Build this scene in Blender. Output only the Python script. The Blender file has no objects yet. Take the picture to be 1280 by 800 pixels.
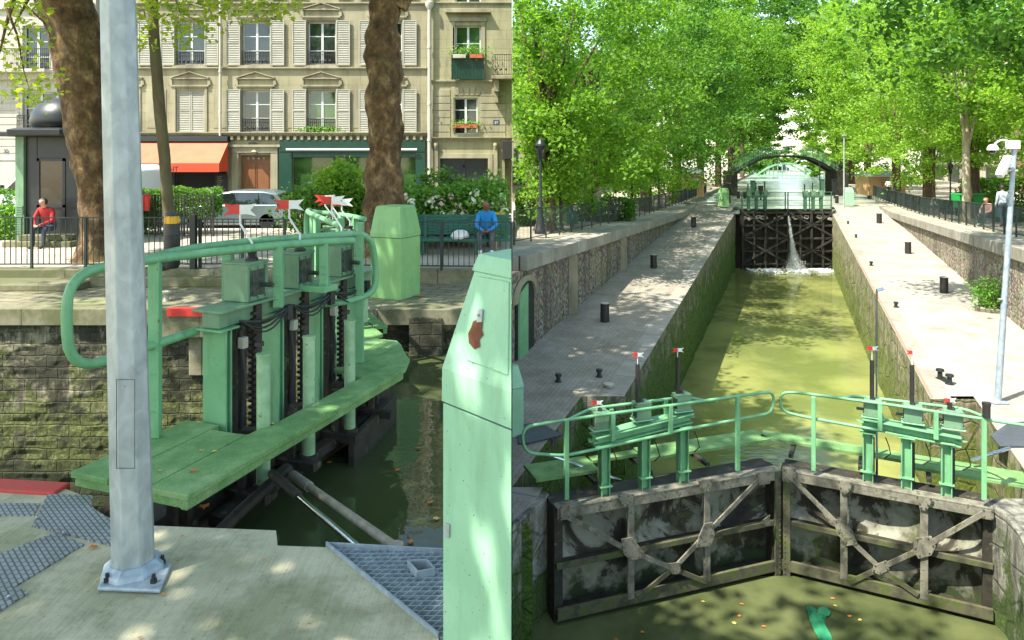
import bpy, bmesh, math, random
import numpy as np
from mathutils import Vector, Matrix, noise, Quaternion
random.seed(7)
C = bpy.context.scene.collection
SC = bpy.context.scene
F = 900.0; HV = 196.0          # focal length in photo pixels, horizon row

# ------------------------------------------------------------------ camera, sky, sun, exposure
cd = bpy.data.cameras.new('camera'); cam = bpy.data.objects.new('camera', cd); C.objects.link(cam)
cam.location = (0, 0, 0); cam.rotation_euler = (math.radians(90), 0, 0)
cd.sensor_width = 36; cd.lens = 36*F/1280; cd.shift_y = -(400-HV)/1280.0
cd.clip_start = .05; cd.clip_end = 6000
SC.camera = cam
SUN_EL, SUN_AZ = 57, 236       # azimuth clockwise from +Y (north): behind the camera, to its left
w = bpy.data.worlds.new("World"); SC.world = w; w.use_nodes = True
nt = w.node_tree; bg = nt.nodes['Background']
sky = nt.nodes.new('ShaderNodeTexSky'); sky.sky_type = 'NISHITA'; sky.sun_disc = False
sky.sun_elevation = math.radians(SUN_EL); sky.sun_rotation = math.radians(SUN_AZ)
sky.dust_density = 1.0; sky.air_density = 1.0; sky.ozone_density = 1.0
tint = nt.nodes.new('ShaderNodeMix'); tint.data_type = 'RGBA'; tint.blend_type = 'MULTIPLY'; tint.inputs[0].default_value = 1; tint.inputs[7].default_value = (1.08, 1.02, .88, 1)
nt.links.new(sky.outputs[0], tint.inputs[6]); nt.links.new(tint.outputs[2], bg.inputs[0]); bg.inputs[1].default_value = 0.15
sl = bpy.data.lights.new('sun', 'SUN'); so = bpy.data.objects.new('sun', sl); C.objects.link(so)
sl.energy = 3.4; sl.angle = math.radians(.6); sl.color = (1, .95, .86)
_az = math.radians(SUN_AZ); _el = math.radians(SUN_EL)
sdir = Vector((math.sin(_az)*math.cos(_el), math.cos(_az)*math.cos(_el), math.sin(_el)))
so.rotation_euler = sdir.to_track_quat('Z', 'Y').to_euler()
SC.view_settings.view_transform = 'Standard'; SC.view_settings.look = 'None'
SC.view_settings.exposure = 1.8; SC.view_settings.gamma = 1
SC.view_settings.use_curve_mapping = False
SC.cycles.max_bounces = 6; SC.cycles.transparent_max_bounces = 8
SC.cycles.caustics_reflective = False; SC.cycles.caustics_refractive = False

# ------------------------------------------------------------------ helpers
def P(u, v, d): return Vector(((u-640)/F*d, d, -(v-HV)/F*d))
def G(u, v, z):
    d = -z*F/(v-HV); return Vector(((u-640)/F*d, d, z))
def U(u, d): return (u-640)/F*d
def Z(v, d): return -(v-HV)/F*d
def R(off, y, z): return Vector((.382*y+off, y, z))

def tag(o, label=None, cat=None, group=None, kind=None):
    if label: o['label'] = label
    if cat: o['category'] = cat
    if group: o['group'] = group
    if kind: o['kind'] = kind
    return o
BASE = {}
def empty(name, loc, label, cat, group=None, rz=0):
    o = bpy.data.objects.new(name, None); C.objects.link(o); o.location = loc
    o.rotation_euler = (0, 0, rz); o.empty_display_size = .2
    BASE[o.name] = Vector(loc) if rz == 0 else Vector((0, 0, 0))
    if rz: BASE[o.name] = None
    return tag(o, label, cat, group)

def finish(name, me, mat, parent=None, bevel=0, smooth=False, world=True):
    mats = mat if isinstance(mat, (list, tuple)) else [mat]
    for m in mats: me.materials.append(m)
    if smooth: me.polygons.foreach_set('use_smooth', [True]*len(me.polygons))
    o = bpy.data.objects.new(name, me); C.objects.link(o)
    if parent is not None:
        o.parent = parent
        b = BASE.get(parent.name)
        if world and b is not None and b.length > 0: me.transform(Matrix.Translation(-b))
        BASE[o.name] = b if world else None
    else:
        BASE[o.name] = Vector((0, 0, 0))
    if bevel:
        bv = o.modifiers.new('bevel', 'BEVEL'); bv.width = bevel; bv.segments = 2; bv.limit_method = 'ANGLE'
    me.update()
    return o

class MB:
    def __init__(s): s.v = []; s.f = []; s.m = []
    def add(s, vs, fs, mi=0):
        n = len(s.v); s.v += [tuple(x) for x in vs]; s.f += [tuple(i+n for i in f) for f in fs]; s.m += [mi]*len(fs); return s
    def box(s, c, d, rot=None, mi=0):
        x, y, z = [q/2 for q in d]; c = Vector(c)
        vs = [Vector((a*x, b*y, e*z)) for a in (-1, 1) for b in (-1, 1) for e in (-1, 1)]
        if rot is not None:
            if isinstance(rot, (int, float)): rot = Matrix.Rotation(rot, 3, 'Z')
            vs = [rot @ q for q in vs]
        vs = [q+c for q in vs]
        return s.add(vs, [(0,1,3,2),(4,6,7,5),(0,4,5,1),(2,3,7,6),(0,2,6,4),(1,5,7,3)], mi)
    def bb(s, lo, hi, mi=0):
        return s.box([(a+b)/2 for a, b in zip(lo, hi)], [abs(b-a) for a, b in zip(lo, hi)], None, mi)
    def beam(s, p0, p1, wd, ht, up=(0,0,1), mi=0):
        p0 = Vector(p0); p1 = Vector(p1); d = p1-p0; L = d.length
        if L < 1e-6: return s
        d.normalize(); up = Vector(up)
        if abs(d.dot(up)) > .98: up = Vector((0, 1, 0))
        x = d.cross(up).normalized(); z = x.cross(d).normalized()
        m = Matrix((x, d, z)).transposed()
        return s.box((p0+p1)/2, (wd, L, ht), m, mi)
    def tube(s, pts, r, n=10, caps=True, mi=0):
        pts = [Vector(p) for p in pts]; k = len(pts)
        rs = r if isinstance(r, (list, tuple)) else [r]*k
        vs = []; fs = []; prev = None
        for i, p in enumerate(pts):
            t = (pts[min(i+1, k-1)]-pts[max(i-1, 0)]).normalized()
            if prev is None:
                a = Vector((0, 0, 1)) if abs(t.z) < .9 else Vector((0, 1, 0))
                prev = t.cross(a).normalized()
            prev = (prev - t*prev.dot(t)).normalized(); b = t.cross(prev)
            for j in range(n):
                q = 2*math.pi*j/n
                vs.append(p+(prev*math.cos(q)+b*math.sin(q))*rs[i])
        for i in range(k-1):
            for j in range(n):
                fs.append((i*n+j, i*n+(j+1) % n, (i+1)*n+(j+1) % n, (i+1)*n+j))
        if caps: fs.append(tuple(range(n))[::-1]); fs.append(tuple((k-1)*n+j for j in range(n)))
        return s.add(vs, fs, mi)
    def prism(s, poly, z0, z1, mi=0):
        n = len(poly)
        vs = [(p[0], p[1], z0) for p in poly]+[(p[0], p[1], z1) for p in poly]
        fs = [tuple(range(n))[::-1], tuple(range(n, 2*n))]+[(i, (i+1) % n, (i+1) % n+n, i+n) for i in range(n)]
        return s.add(vs, fs, mi)
    def extrude(s, pts, vec, mi=0):
        pts = [Vector(p) for p in pts]; vec = Vector(vec); n = len(pts)
        return s.add(pts+[p+vec for p in pts], [tuple(range(n))[::-1], tuple(range(n, 2*n))]+[(i, (i+1) % n, (i+1) % n+n, i+n) for i in range(n)], mi)
    def lathe(s, c, prof, n=20, mi=0):
        c = Vector(c); vs = []; fs = []; k = len(prof)
        for (r, z) in prof:
            for j in range(n):
                q = 2*math.pi*j/n; vs.append(c+Vector((r*math.cos(q), r*math.sin(q), z)))
        for i in range(k-1):
            for j in range(n): fs.append((i*n+j, i*n+(j+1) % n, (i+1)*n+(j+1) % n, (i+1)*n+j))
        fs.append(tuple(range(n))[::-1]); fs.append(tuple((k-1)*n+j for j in range(n)))
        return s.add(vs, fs, mi)
    def quad(s, a, b, c, d, mi=0): return s.add([a, b, c, d], [(0, 1, 2, 3)], mi)
    def build(s, name, mat, parent=None, bevel=0, smooth=False, world=True):
        me = bpy.data.meshes.new(name); me.from_pydata([tuple(v) for v in s.v], [], s.f)
        bm = bmesh.new(); bm.from_mesh(me); 
        me.polygons.foreach_set('material_index', s.m)
        bm.free(); bm = bmesh.new(); bm.from_mesh(me)
        bmesh.ops.recalc_face_normals(bm, faces=bm.faces); bm.to_mesh(me); bm.free()
        o = finish(name, me, mat, parent, bevel, smooth, world)
        if smooth:
            try: me.set_sharp_from_angle(angle=math.radians(40))
            except Exception: pass
        return o

def smooth_path(pts, rad=.15, n=5):
    """round the corners of a polyline"""
    pts = [Vector(p) for p in pts]; out = [pts[0]]
    for i in range(1, len(pts)-1):
        a, b, c = pts[i-1], pts[i], pts[i+1]
        r = min(rad, (a-b).length*.48, (c-b).length*.48)
        p = b+(a-b).normalized()*r; q = b+(c-b).normalized()*r
        for k in range(n+1):
            t = k/n; out.append(p*(1-t)**2+b*2*t*(1-t)+q*t*t)
    out.append(pts[-1]); return out

def copy_tree(o, parent=None):
    c = o.copy(); C.objects.link(c)
    if parent: c.parent = parent
    for ch in list(o.children): copy_tree(ch, c)
    return c
def place(first, proto, loc, rz=0, label=None, scale=None):
    o = proto if first else copy_tree(proto)
    o.location = loc; o.rotation_euler = (0, 0, rz)
    if label: o['label'] = label
    if scale: o.scale = (scale,)*3 if isinstance(scale, (int, float)) else scale
    return o

# ------------------------------------------------------------------ materials
MATS = {}
def nodes(name, rough=.8, metal=0, spec=.5):
    m = bpy.data.materials.new(name); m.use_nodes = True
    n = m.node_tree.nodes; l = m.node_tree.links; b = n['Principled BSDF']
    b.inputs['Roughness'].default_value = rough; b.inputs['Metallic'].default_value = metal
    b.inputs['Specular IOR Level'].default_value = spec
    return m, n, l, b
def coords(n, l, sc=(1,1,1), rot=0):
    tc = n.new('ShaderNodeTexCoord'); mp = n.new('ShaderNodeMapping')
    mp.inputs['Scale'].default_value = sc; mp.inputs['Rotation'].default_value = (0, 0, rot)
    l.new(tc.outputs['Object'], mp.inputs[0]); return mp.outputs[0]
def nz(n, l, co, scale, detail=6, rough=.6, dist=0):
    t = n.new('ShaderNodeTexNoise'); t.inputs['Scale'].default_value = scale
    t.inputs['Detail'].default_value = detail; t.inputs['Roughness'].default_value = rough
    t.inputs['Distortion'].default_value = dist
    l.new(co, t.inputs['Vector']); return t.outputs['Fac']
def ramp(n, l, fac, stops):
    r = n.new('ShaderNodeValToRGB'); e = r.color_ramp.elements
    while len(e) < len(stops): e.new(.5)
    for i, (p, c) in enumerate(stops):
        e[i].position = p; e[i].color = (*c, 1) if len(c) == 3 else c
    l.new(fac, r.inputs[0]); return r.outputs[0]
def mix(n, l, fac, a, b, mode='MIX'):
    x = n.new('ShaderNodeMix'); x.data_type = 'RGBA'; x.blend_type = mode
    for s, q in ((0, fac), (6, a), (7, b)):
        if isinstance(q, (int, float)): x.inputs[s].default_value = q
        elif isinstance(q, tuple): x.inputs[s].default_value = (*q, 1)
        else: l.new(q, x.inputs[s])
    return x.outputs[2]
def mth(n, l, op, a, b=0.0, clamp=False):
    x = n.new('ShaderNodeMath'); x.operation = op; x.use_clamp = clamp
    for i, q in ((0, a), (1, b)):
        if isinstance(q, (int, float)): x.inputs[i].default_value = q
        else: l.new(q, x.inputs[i])
    return x.outputs[0]
def bump(n, l, b, h, strength=.3, dist=.02):
    x = n.new('ShaderNodeBump'); x.inputs['Strength'].default_value = strength; x.inputs['Distance'].default_value = dist
    l.new(h, x.inputs['Height']); l.new(x.outputs[0], b.inputs['Normal'])
def posz(n, l, z0, z1):
    """0 at height z0, 1 at z1 (world)"""
    g = n.new('ShaderNodeNewGeometry'); s = n.new('ShaderNodeSeparateXYZ'); l.new(g.outputs['Position'], s.inputs[0])
    r = n.new('ShaderNodeMapRange'); r.inputs[1].default_value = z0; r.inputs[2].default_value = z1
    l.new(s.outputs[2], r.inputs[0]); return r.outputs[0]

def simple(name, c1, c2=None, scale=6, rough=.7, metal=0, bmp=.2, bd=.01, sc=(1,1,1), lo=.35, hi=.65, spec=.5, spots=None):
    m, n, l, b = nodes(name, rough, metal, spec); co = coords(n, l, sc)
    c2 = c2 or tuple(q*.75 for q in c1)
    f = nz(n, l, co, scale); col = ramp(n, l, f, [(lo, c2), (hi, c1)])
    if spots:
        f3 = nz(n, l, co, spots[1], 4, .7); k = ramp(n, l, f3, [(spots[2], (0,0,0)), (spots[2]+.04, (1,1,1))])
        col = mix(n, l, k, col, spots[0])
    l.new(col, b.inputs['Base Color'])
    f2 = nz(n, l, co, scale*6, 5); bump(n, l, b, f2, bmp, bd)
    MATS[name] = m; return m

def m_paint(name, c1, c2, grime, rough=.45, rust=(.16,.06,.02)):
    m, n, l, b = nodes(name, rough); co = coords(n, l); cs = coords(n, l, (1, 1, .18))
    c = ramp(n, l, nz(n, l, co, 2.2, 5), [(.35, c2), (.65, c1)])
    s = ramp(n, l, nz(n, l, cs, 7, 7, .7), [(.50, (0,0,0)), (.72, (.7,.7,.7))]); c = mix(n, l, s, c, grime)
    k = ramp(n, l, nz(n, l, co, 16, 6, .75), [(.655, (0,0,0)), (.68, (1,1,1))]); c = mix(n, l, k, c, rust)
    k = ramp(n, l, nz(n, l, co, 48, 3, .6), [(.70, (0,0,0)), (.72, (1,1,1))]); c = mix(n, l, k, c, (.04,.04,.03))
    l.new(c, b.inputs['Base Color']); l.new(ramp(n, l, nz(n, l, co, 5, 5), [(.3, (.35,)*3), (.7, (.65,)*3)]), b.inputs['Roughness'])
    bump(n, l, b, nz(n, l, co, 26, 5), .12, .004); MATS[name] = m
m_paint('green_paint', (.18,.41,.20), (.135,.34,.16), (.09,.20,.085))
m_paint('green_paint_dull', (.17,.30,.17), (.12,.23,.13), (.07,.12,.06))
m_paint('green_pale', (.31,.56,.36), (.26,.49,.30), (.21,.38,.22), .4, (.24,.22,.12))
m_paint('green_cabinet', (.23,.45,.17), (.19,.39,.14), (.15,.29,.10), .42, (.16,.14,.06))
simple('green_metal_far', (.06,.16,.095), (.04,.11,.065), 4, .5)
simple('pipe_pale', (.34,.50,.30), (.20,.36,.18), 5, .5, 0, .15, .004, spots=((.16,.13,.07), 13, .64))
simple('bolt_face', (.05,.075,.055), (.02,.03,.022), 16, .5)
simple('rust', (.22,.075,.03), (.12,.04,.02), 12, .9)
simple('black_iron', (.018,.018,.018), (.03,.026,.022), 10, .45)
simple('dark_steel', (.04,.034,.022), (.016,.014,.009), 7, .7, 0, .5, .01, spots=((.09,.10,.05), 6, .62))
simple('fence_iron', (.025,.04,.036), (.02,.028,.025), 8, .5)
simple('grease_rack', (.035,.024,.018), (.015,.012,.010), 14, .55)
simple('white_paint', (.75,.74,.70), (.66,.65,.6), 4, .5)
simple('red_paint', (.62,.035,.025), (.5,.03,.02), 6, .5)
simple('red_edge', (.55,.05,.04), (.42,.07,.05), 9, .8, spots=((.35,.3,.25), 20, .66))
simple('amber', (.80,.42,.02), (.65,.33,.02), 6, .25)
simple('chrome', (.62,.66,.70), (.5,.52,.55), 8, .16, 1)
simple('old_pipe', (.30,.27,.21), (.20,.18,.14), 12, .55)
simple('brown_door', (.24,.10,.035), (.17,.065,.02), 7, .5, sc=(5,5,.6))
simple('awning_cloth', (.30,.14,.07), (.25,.115,.055), 2, .8)
simple('awning_orange', (.62,.07,.02), (.55,.06,.018), 2, .8)
simple('dark_green_shop', (.006,.045,.027), (.005,.035,.02), 2, .35)
simple('dark_inside', (.012,.012,.012), (.02,.018,.016), 2, .8)
simple('charcoal', (.018,.022,.022), (.012,.015,.015), 3, .4)
simple('shutter', (.36,.35,.28), (.30,.29,.22), 2, .7)
simple('window_frame', (.58,.60,.55), (.5,.52,.47), 3, .5)
simple('asphalt', (.085,.083,.078), (.06,.06,.056), 3, .95, bmp=.5)
simple('street_sand', (.42,.37,.28), (.30,.27,.20), 1.2, .95, bmp=.5)
simple('car_silver', (.22,.29,.30), (.21,.28,.29), 1, .25, .6, .0)
simple('van_white', (.78,.79,.76), (.75,.76,.73), 1, .3, 0, .0)
simple('tyre', (.02,.02,.02), None, 5, .85)
simple('terracotta', (.42,.12,.05), (.34,.09,.04), 8, .85)
simple('skin_dark', (.20,.09,.05), (.17,.075,.04), 9, .5)
simple('skin', (.50,.28,.19), (.46,.25,.17), 9, .5)
simple('cloth_red', (.42,.025,.03), (.30,.02,.025), 7, .9)
simple('cloth_blue', (.012,.24,.58), (.01,.17,.42), 6, .8)
simple('cloth_white', (.72,.70,.66), (.6,.58,.55), 6, .9)
simple('cloth_black', (.022,.022,.026), (.03,.03,.035), 6, .9)
simple('denim', (.05,.07,.11), (.035,.05,.08), 8, .9)
simple('cloth_grey', (.12,.12,.12), (.08,.08,.08), 8, .9)
simple('cloth_pink', (.55,.33,.28), (.45,.25,.22), 8, .9)
simple('cloth_olive', (.30,.29,.2), (.22,.21,.14), 8, .9)
simple('cloth_plaid', (.55,.6,.62), (.22,.28,.34), 16, .9)
simple('hair_dark', (.02,.014,.01), None, 20, .6)
simple('hair_red', (.30,.11,.04), None, 20, .6)
simple('plastic_green', (.02,.34,.07), (.015,.27,.05), 4, .4)
simple('plastic_yellow', (.75,.55,.04), None, 4, .4)
simple('kiosk_wood', (.50,.30,.15), (.42,.24,.12), 5, .7)
simple('zinc', (.34,.37,.38), (.28,.3,.31), 3, .45, .3)
simple('bench_green', (.02,.14,.09), (.015,.1,.065), 6, .45)
simple('leaf_orange', (.62,.22,.04), (.42,.10,.02), 9, .8)
simple('leaf_fallen_yellow', (.60,.45,.10), (.45,.28,.05), 9, .8)
simple('bag_green', (.05,.30,.14), (.03,.22,.10), 6, .3)
simple('petal_pink', (.75,.42,.42), (.7,.6,.5), 6, .8)
simple('petal_white', (.75,.78,.60), (.6,.7,.4), 6, .8)
simple('soil', (.09,.06,.035), (.06,.04,.025), 8, .95)
simple('trunk_brown', (.115,.072,.038), (.055,.036,.02), 3, .95, 0, .6, .03, sc=(3,3,.8))
simple('trunk_pale', (.46,.40,.28), (.24,.22,.14), 2.2, .85, 0, .3, .01, sc=(2,2,.8))
simple('rubber_cable', (.03,.03,.03), None, 5, .6)
simple('concrete_pale', (.42,.40,.33), (.30,.29,.22), 3, .9, bmp=.4)
simple('roof_slate', (.10,.115,.13), (.07,.08,.09), 3, .6)

def m_glass(name, col=(.02,.03,.025), rough=.05):
    m, n, l, b = nodes(name, rough, 0, .8); co = coords(n, l)
    f = nz(n, l, co, 1.1, 4); l.new(ramp(n, l, f, [(.4, tuple(q*.5 for q in col)), (.62, col)]), b.inputs['Base Color'])
    bump(n, l, b, nz(n, l, co, .9, 2), .05, .05)
    MATS[name] = m
m_glass('glass_dark'); m_glass('glass_green_reflection', (.05,.12,.03)); m_glass('glass_van', (.03,.03,.03))  # the green one carries tree reflections in its base colour

def m_galv(name, a=(.42,.45,.44), b_=(.30,.33,.32)):
    m, n, l, b = nodes(name, .45, .2); co = coords(n, l, (1,1,.6))
    v = n.new('ShaderNodeTexVoronoi'); v.inputs['Scale'].default_value = 26; l.new(co, v.inputs['Vector'])
    d = n.new('ShaderNodeTexNoise'); d.inputs['Scale'].default_value = 5; d.inputs['Distortion'].default_value = 1.5; l.new(co, d.inputs['Vector'])
    c = ramp(n, l, d.outputs[0], [(.35, b_), (.65, a)])
    bw = n.new('ShaderNodeRGBToBW'); l.new(v.outputs['Color'], bw.inputs[0]); c = mix(n, l, .16, c, bw.outputs[0], 'SOFT_LIGHT')
    l.new(c, b.inputs['Base Color']); bump(n, l, b, d.outputs[0], .08, .004); MATS[name] = m
m_galv('galvanised'); m_galv('galvanised_blue', (.36,.42,.46), (.26,.31,.35))

def m_facade(name, a, b_, stain, course=0):
    m, n, l, b = nodes(name, .9); co = coords(n, l); co2 = coords(n, l, (1, 1, .15))
    c = ramp(n, l, nz(n, l, co, .8, 6), [(.35, b_), (.65, a)])
    s = ramp(n, l, nz(n, l, co2, 1.6, 8, .7), [(.45, (0,0,0)), (.75, (1,1,1))])
    s2 = mth(n, l, 'MULTIPLY', s, .85)
    c = mix(n, l, s2, c, stain)
    sp = ramp(n, l, nz(n, l, co, 9, 8, .8), [(.58, (0,0,0)), (.72, (1,1,1))])
    c = mix(n, l, mth(n, l, 'MULTIPLY', sp, .35), c, tuple(q*.6 for q in stain))
    h = nz(n, l, co, 24, 5)
    if course:
        br = n.new('ShaderNodeTexBrick'); mp = n.new('ShaderNodeMapping'); mp.inputs['Rotation'].default_value = (math.radians(90), 0, 0)
        tc = n.new('ShaderNodeTexCoord'); l.new(tc.outputs['Object'], mp.inputs[0]); l.new(mp.outputs[0], br.inputs['Vector'])
        br.inputs['Scale'].default_value = 1; br.inputs['Brick Width'].default_value = 1.1; br.inputs['Row Height'].default_value = course
        br.inputs['Mortar Size'].default_value = .008; br.inputs['Mortar Smooth'].default_value = .6
        c = mix(n, l, mth(n, l, 'MULTIPLY', br.outputs['Fac'], .5), c, tuple(q*.55 for q in stain))
        h = mth(n, l, 'SUBTRACT', h, br.outputs['Fac'])
    l.new(c, b.inputs['Base Color']); bump(n, l, b, h, .35, .01); MATS[name] = m
m_facade('facade_beige', (.33,.30,.185), (.26,.235,.14), (.12,.105,.06), .42)
m_facade('facade_pale', (.52,.49,.40), (.45,.42,.33), (.28,.26,.2), .4)
m_facade('facade_yellow', (.33,.31,.175), (.26,.24,.135), (.12,.11,.06), .42)
m_facade('facade_trim', (.34,.31,.20), (.25,.225,.14), (.09,.08,.05))
m_facade('brick_far', (.36,.20,.13), (.30,.16,.1), (.22,.14,.1), .3)

def m_bark():
    m, n, l, b = nodes('bark_plane', .95); co = coords(n, l, (1, 1, .75))
    f = nz(n, l, co, 3.6, 9, .66, .25)
    c = ramp(n, l, f, [(.30, (.04,.024,.010)), (.44, (.13,.075,.030)), (.52, (.19,.115,.048)), (.58, (.27,.17,.075)), (.66, (.42,.30,.15))])
    g = ramp(n, l, nz(n, l, co, 1.3, 5), [(.5, (0,0,0)), (.68, (1,1,1))])
    c = mix(n, l, mth(n, l, 'MULTIPLY', g, .35), c, (.16,.15,.05))
    l.new(c, b.inputs['Base Color'])
    v = n.new('ShaderNodeTexVoronoi'); v.inputs['Scale'].default_value = 7; l.new(co, v.inputs['Vector'])
    c = mix(n, l, .55, c, ramp(n, l, nz(n, l, coords(n, l, (1, 1, .4)), 16, 8, .85), [(.36, (.30,.28,.25)), (.60, (1,1,1))]), 'MULTIPLY'); l.new(c, b.inputs['Base Color'])
    vf = n.new('ShaderNodeTexVoronoi'); vf.inputs['Scale'].default_value = 6; l.new(coords(n, l, (1.3, 1.3, .6)), vf.inputs['Vector']); bwf = n.new('ShaderNodeRGBToBW'); l.new(vf.outputs['Color'], bwf.inputs[0])
    c = mix(n, l, .5, c, ramp(n, l, bwf.outputs[0], [(.25, (.55,.5,.45)), (.55, (1,1,1)), (.8, (1.5,1.4,1.2))]), 'MULTIPLY'); l.new(c, b.inputs['Base Color'])
    h = mth(n, l, 'ADD', mth(n, l, 'MULTIPLY', f, 1.6), mth(n, l, 'ADD', mth(n, l, 'MULTIPLY', v.outputs['Distance'], -.5), mth(n, l, 'MULTIPLY', nz(n, l, co, 22, 8, .75), .7)))
    bump(n, l, b, h, 1.0, .08); MATS['bark_plane'] = m
m_bark()
simple('bark_thin', (.14,.115,.055), (.085,.07,.03), 5, .9, 0, .4, .01, sc=(1,1,.35))

def m_mosswall(name, top, z0, z1, moss=(.045,.085,.012), moss2=(.16,.20,.03), thr=.5, blocks=.5, dark=(.03,.026,.018), rows=None):
    m, n, l, b = nodes(name, .92); co = coords(n, l); cs = coords(n, l, (1, 1, .12))
    f1 = nz(n, l, co, 1.5, 10, .75, .4); f2 = nz(n, l, co, 7, 8, .8); fs = nz(n, l, cs, 3.0, 8, .7)
    stone = ramp(n, l, f2, [(.25, tuple(q*.25 for q in top)), (.5, tuple(q*.75 for q in top)), (.72, tuple(min(1, q*1.25) for q in top))])
    stone = mix(n, l, ramp(n, l, fs, [(.46, (0,0,0)), (.6, (.8,.8,.8))]), stone, dark)
    ms = ramp(n, l, nz(n, l, co, 18, 6, .8), [(.3, tuple(q*.4 for q in moss)), (.5, moss), (.72, moss2)])
    h = posz(n, l, z0, z1)
    k = mth(n, l, 'ADD', h, mth(n, l, 'MULTIPLY', mth(n, l, 'SUBTRACT', f1, .5), 2.4))
    k = mth(n, l, 'ADD', k, mth(n, l, 'MULTIPLY', mth(n, l, 'SUBTRACT', fs, .5), 1.6))
    kk = ramp(n, l, k, [(thr-.12, (1,1,1)), (thr+.12, (0,0,0))])
    c = mix(n, l, kk, stone, ms)
    v = n.new('ShaderNodeTexVoronoi'); v.feature = 'DISTANCE_TO_EDGE'; v.inputs['Scale'].default_value = 1/blocks
    mpv = coords(n, l, (1, 1, 1.7)); l.new(mpv, v.inputs['Vector'])
    e = ramp(n, l, v.outputs[0], [(.0, (0,0,0)), (.05, (1,1,1))])
    if rows:
        br = n.new('ShaderNodeTexBrick'); mp = n.new('ShaderNodeMapping'); mp.inputs['Rotation'].default_value = (math.radians(90), 0, 0)
        wob = n.new('ShaderNodeMix'); wob.data_type = 'RGBA'; wob.inputs[0].default_value = .06; tn = n.new('ShaderNodeTexNoise'); tn.inputs['Scale'].default_value = 2.5; l.new(co, tn.inputs['Vector'])
        l.new(co, wob.inputs[6]); l.new(tn.outputs['Color'], wob.inputs[7]); l.new(wob.outputs[2], mp.inputs[0]); l.new(mp.outputs[0], br.inputs['Vector'])
        br.inputs['Scale'].default_value = 1; br.inputs['Brick Width'].default_value = rows*1.9; br.inputs['Row Height'].default_value = rows; br.inputs['Mortar Size'].default_value = .018; br.inputs['Mortar Smooth'].default_value = .8
        e = mth(n, l, 'SUBTRACT', 1.0, br.outputs['Fac'])
    c = mix(n, l, .10 if rows else .45, c, e, 'MULTIPLY')
    if rows:
        dk = ramp(n, l, mth(n, l, 'ADD', nz(n, l, coords(n, l, (1, 1, 1.2)), 1.3, 12, .78, .5), mth(n, l, 'MULTIPLY', posz(n, l, -5.2, -3.2), .10)), [(.50, (0,0,0)), (.57, (.88,.88,.88))])
        c = mix(n, l, dk, c, (.028,.028,.014)); bt = ramp(n, l, posz(n, l, -6.9, -5.3), [(.45, (.9,.9,.9)), (.7, (0,0,0))]); c = mix(n, l, bt, c, (.02,.028,.008))
    l.new(c, b.inputs['Base Color'])
    bump(n, l, b, mth(n, l, 'ADD', mth(n, l, 'ADD', mth(n, l, 'MULTIPLY', e, .5), f2), mth(n, l, 'MULTIPLY', f1, 1.2)), .9, .06); MATS[name] = m

m_mosswall('wall_lock_far', (.42,.38,.24), -6.2, -2.9, moss=(.085,.10,.025), moss2=(.26,.27,.10), thr=.62, blocks=.33, rows=.21)
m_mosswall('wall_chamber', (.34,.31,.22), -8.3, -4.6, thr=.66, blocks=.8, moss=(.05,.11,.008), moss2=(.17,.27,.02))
m_mosswall('wall_chamber_sunny', (.40,.37,.22), -8.3, -3.9, thr=.42, blocks=.9, moss=(.12,.16,.02), moss2=(.28,.30,.06), dark=(.10,.085,.04))  # lit copy of the chamber wall: sunlight put into its paler colours
m_mosswall('wall_pier', (.36,.35,.28), -8.2, -5.6, thr=.50, blocks=.9)

def m_rubble(name, a, b_, scale=9):
    m, n, l, b = nodes(name, .95); co = coords(n, l, (1, 1, 1)); cs = coords(n, l, (1, 1, .06))
    v = n.new('ShaderNodeTexVoronoi'); v.inputs['Scale'].default_value = scale; l.new(co, v.inputs['Vector'])
    c = ramp(n, l, v.outputs['Distance'], [(.1, a), (.55, b_), (.8, tuple(q*.4 for q in b_))])
    c = mix(n, l, .35, c, v.outputs['Color'], 'SOFT_LIGHT')
    st = ramp(n, l, nz(n, l, cs, 2.2, 7, .7), [(.44, (0,0,0)), (.62, (1,1,1))])
    c = mix(n, l, mth(n, l, 'MULTIPLY', st, .75), c, (.075,.062,.045))
    gr = ramp(n, l, nz(n, l, co, .7, 6), [(.52, (0,0,0)), (.7, (1,1,1))])
    c = mix(n, l, mth(n, l, 'MULTIPLY', gr, .4), c, (.22,.21,.08))
    l.new(c, b.inputs['Base Color'])
    bump(n, l, b, mth(n, l, 'ADD', mth(n, l, 'MULTIPLY', v.outputs['Distance'], -1), nz(n, l, co, 14, 7)), .8, .05); MATS[name] = m
m_rubble('wall_rubble', (.40,.35,.27), (.20,.17,.125)); m_rubble('wall_rubble_sunny', (.46,.40,.30), (.26,.22,.16))  # the second is a lighter copy with sunlight mixed into the stone colour

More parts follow.
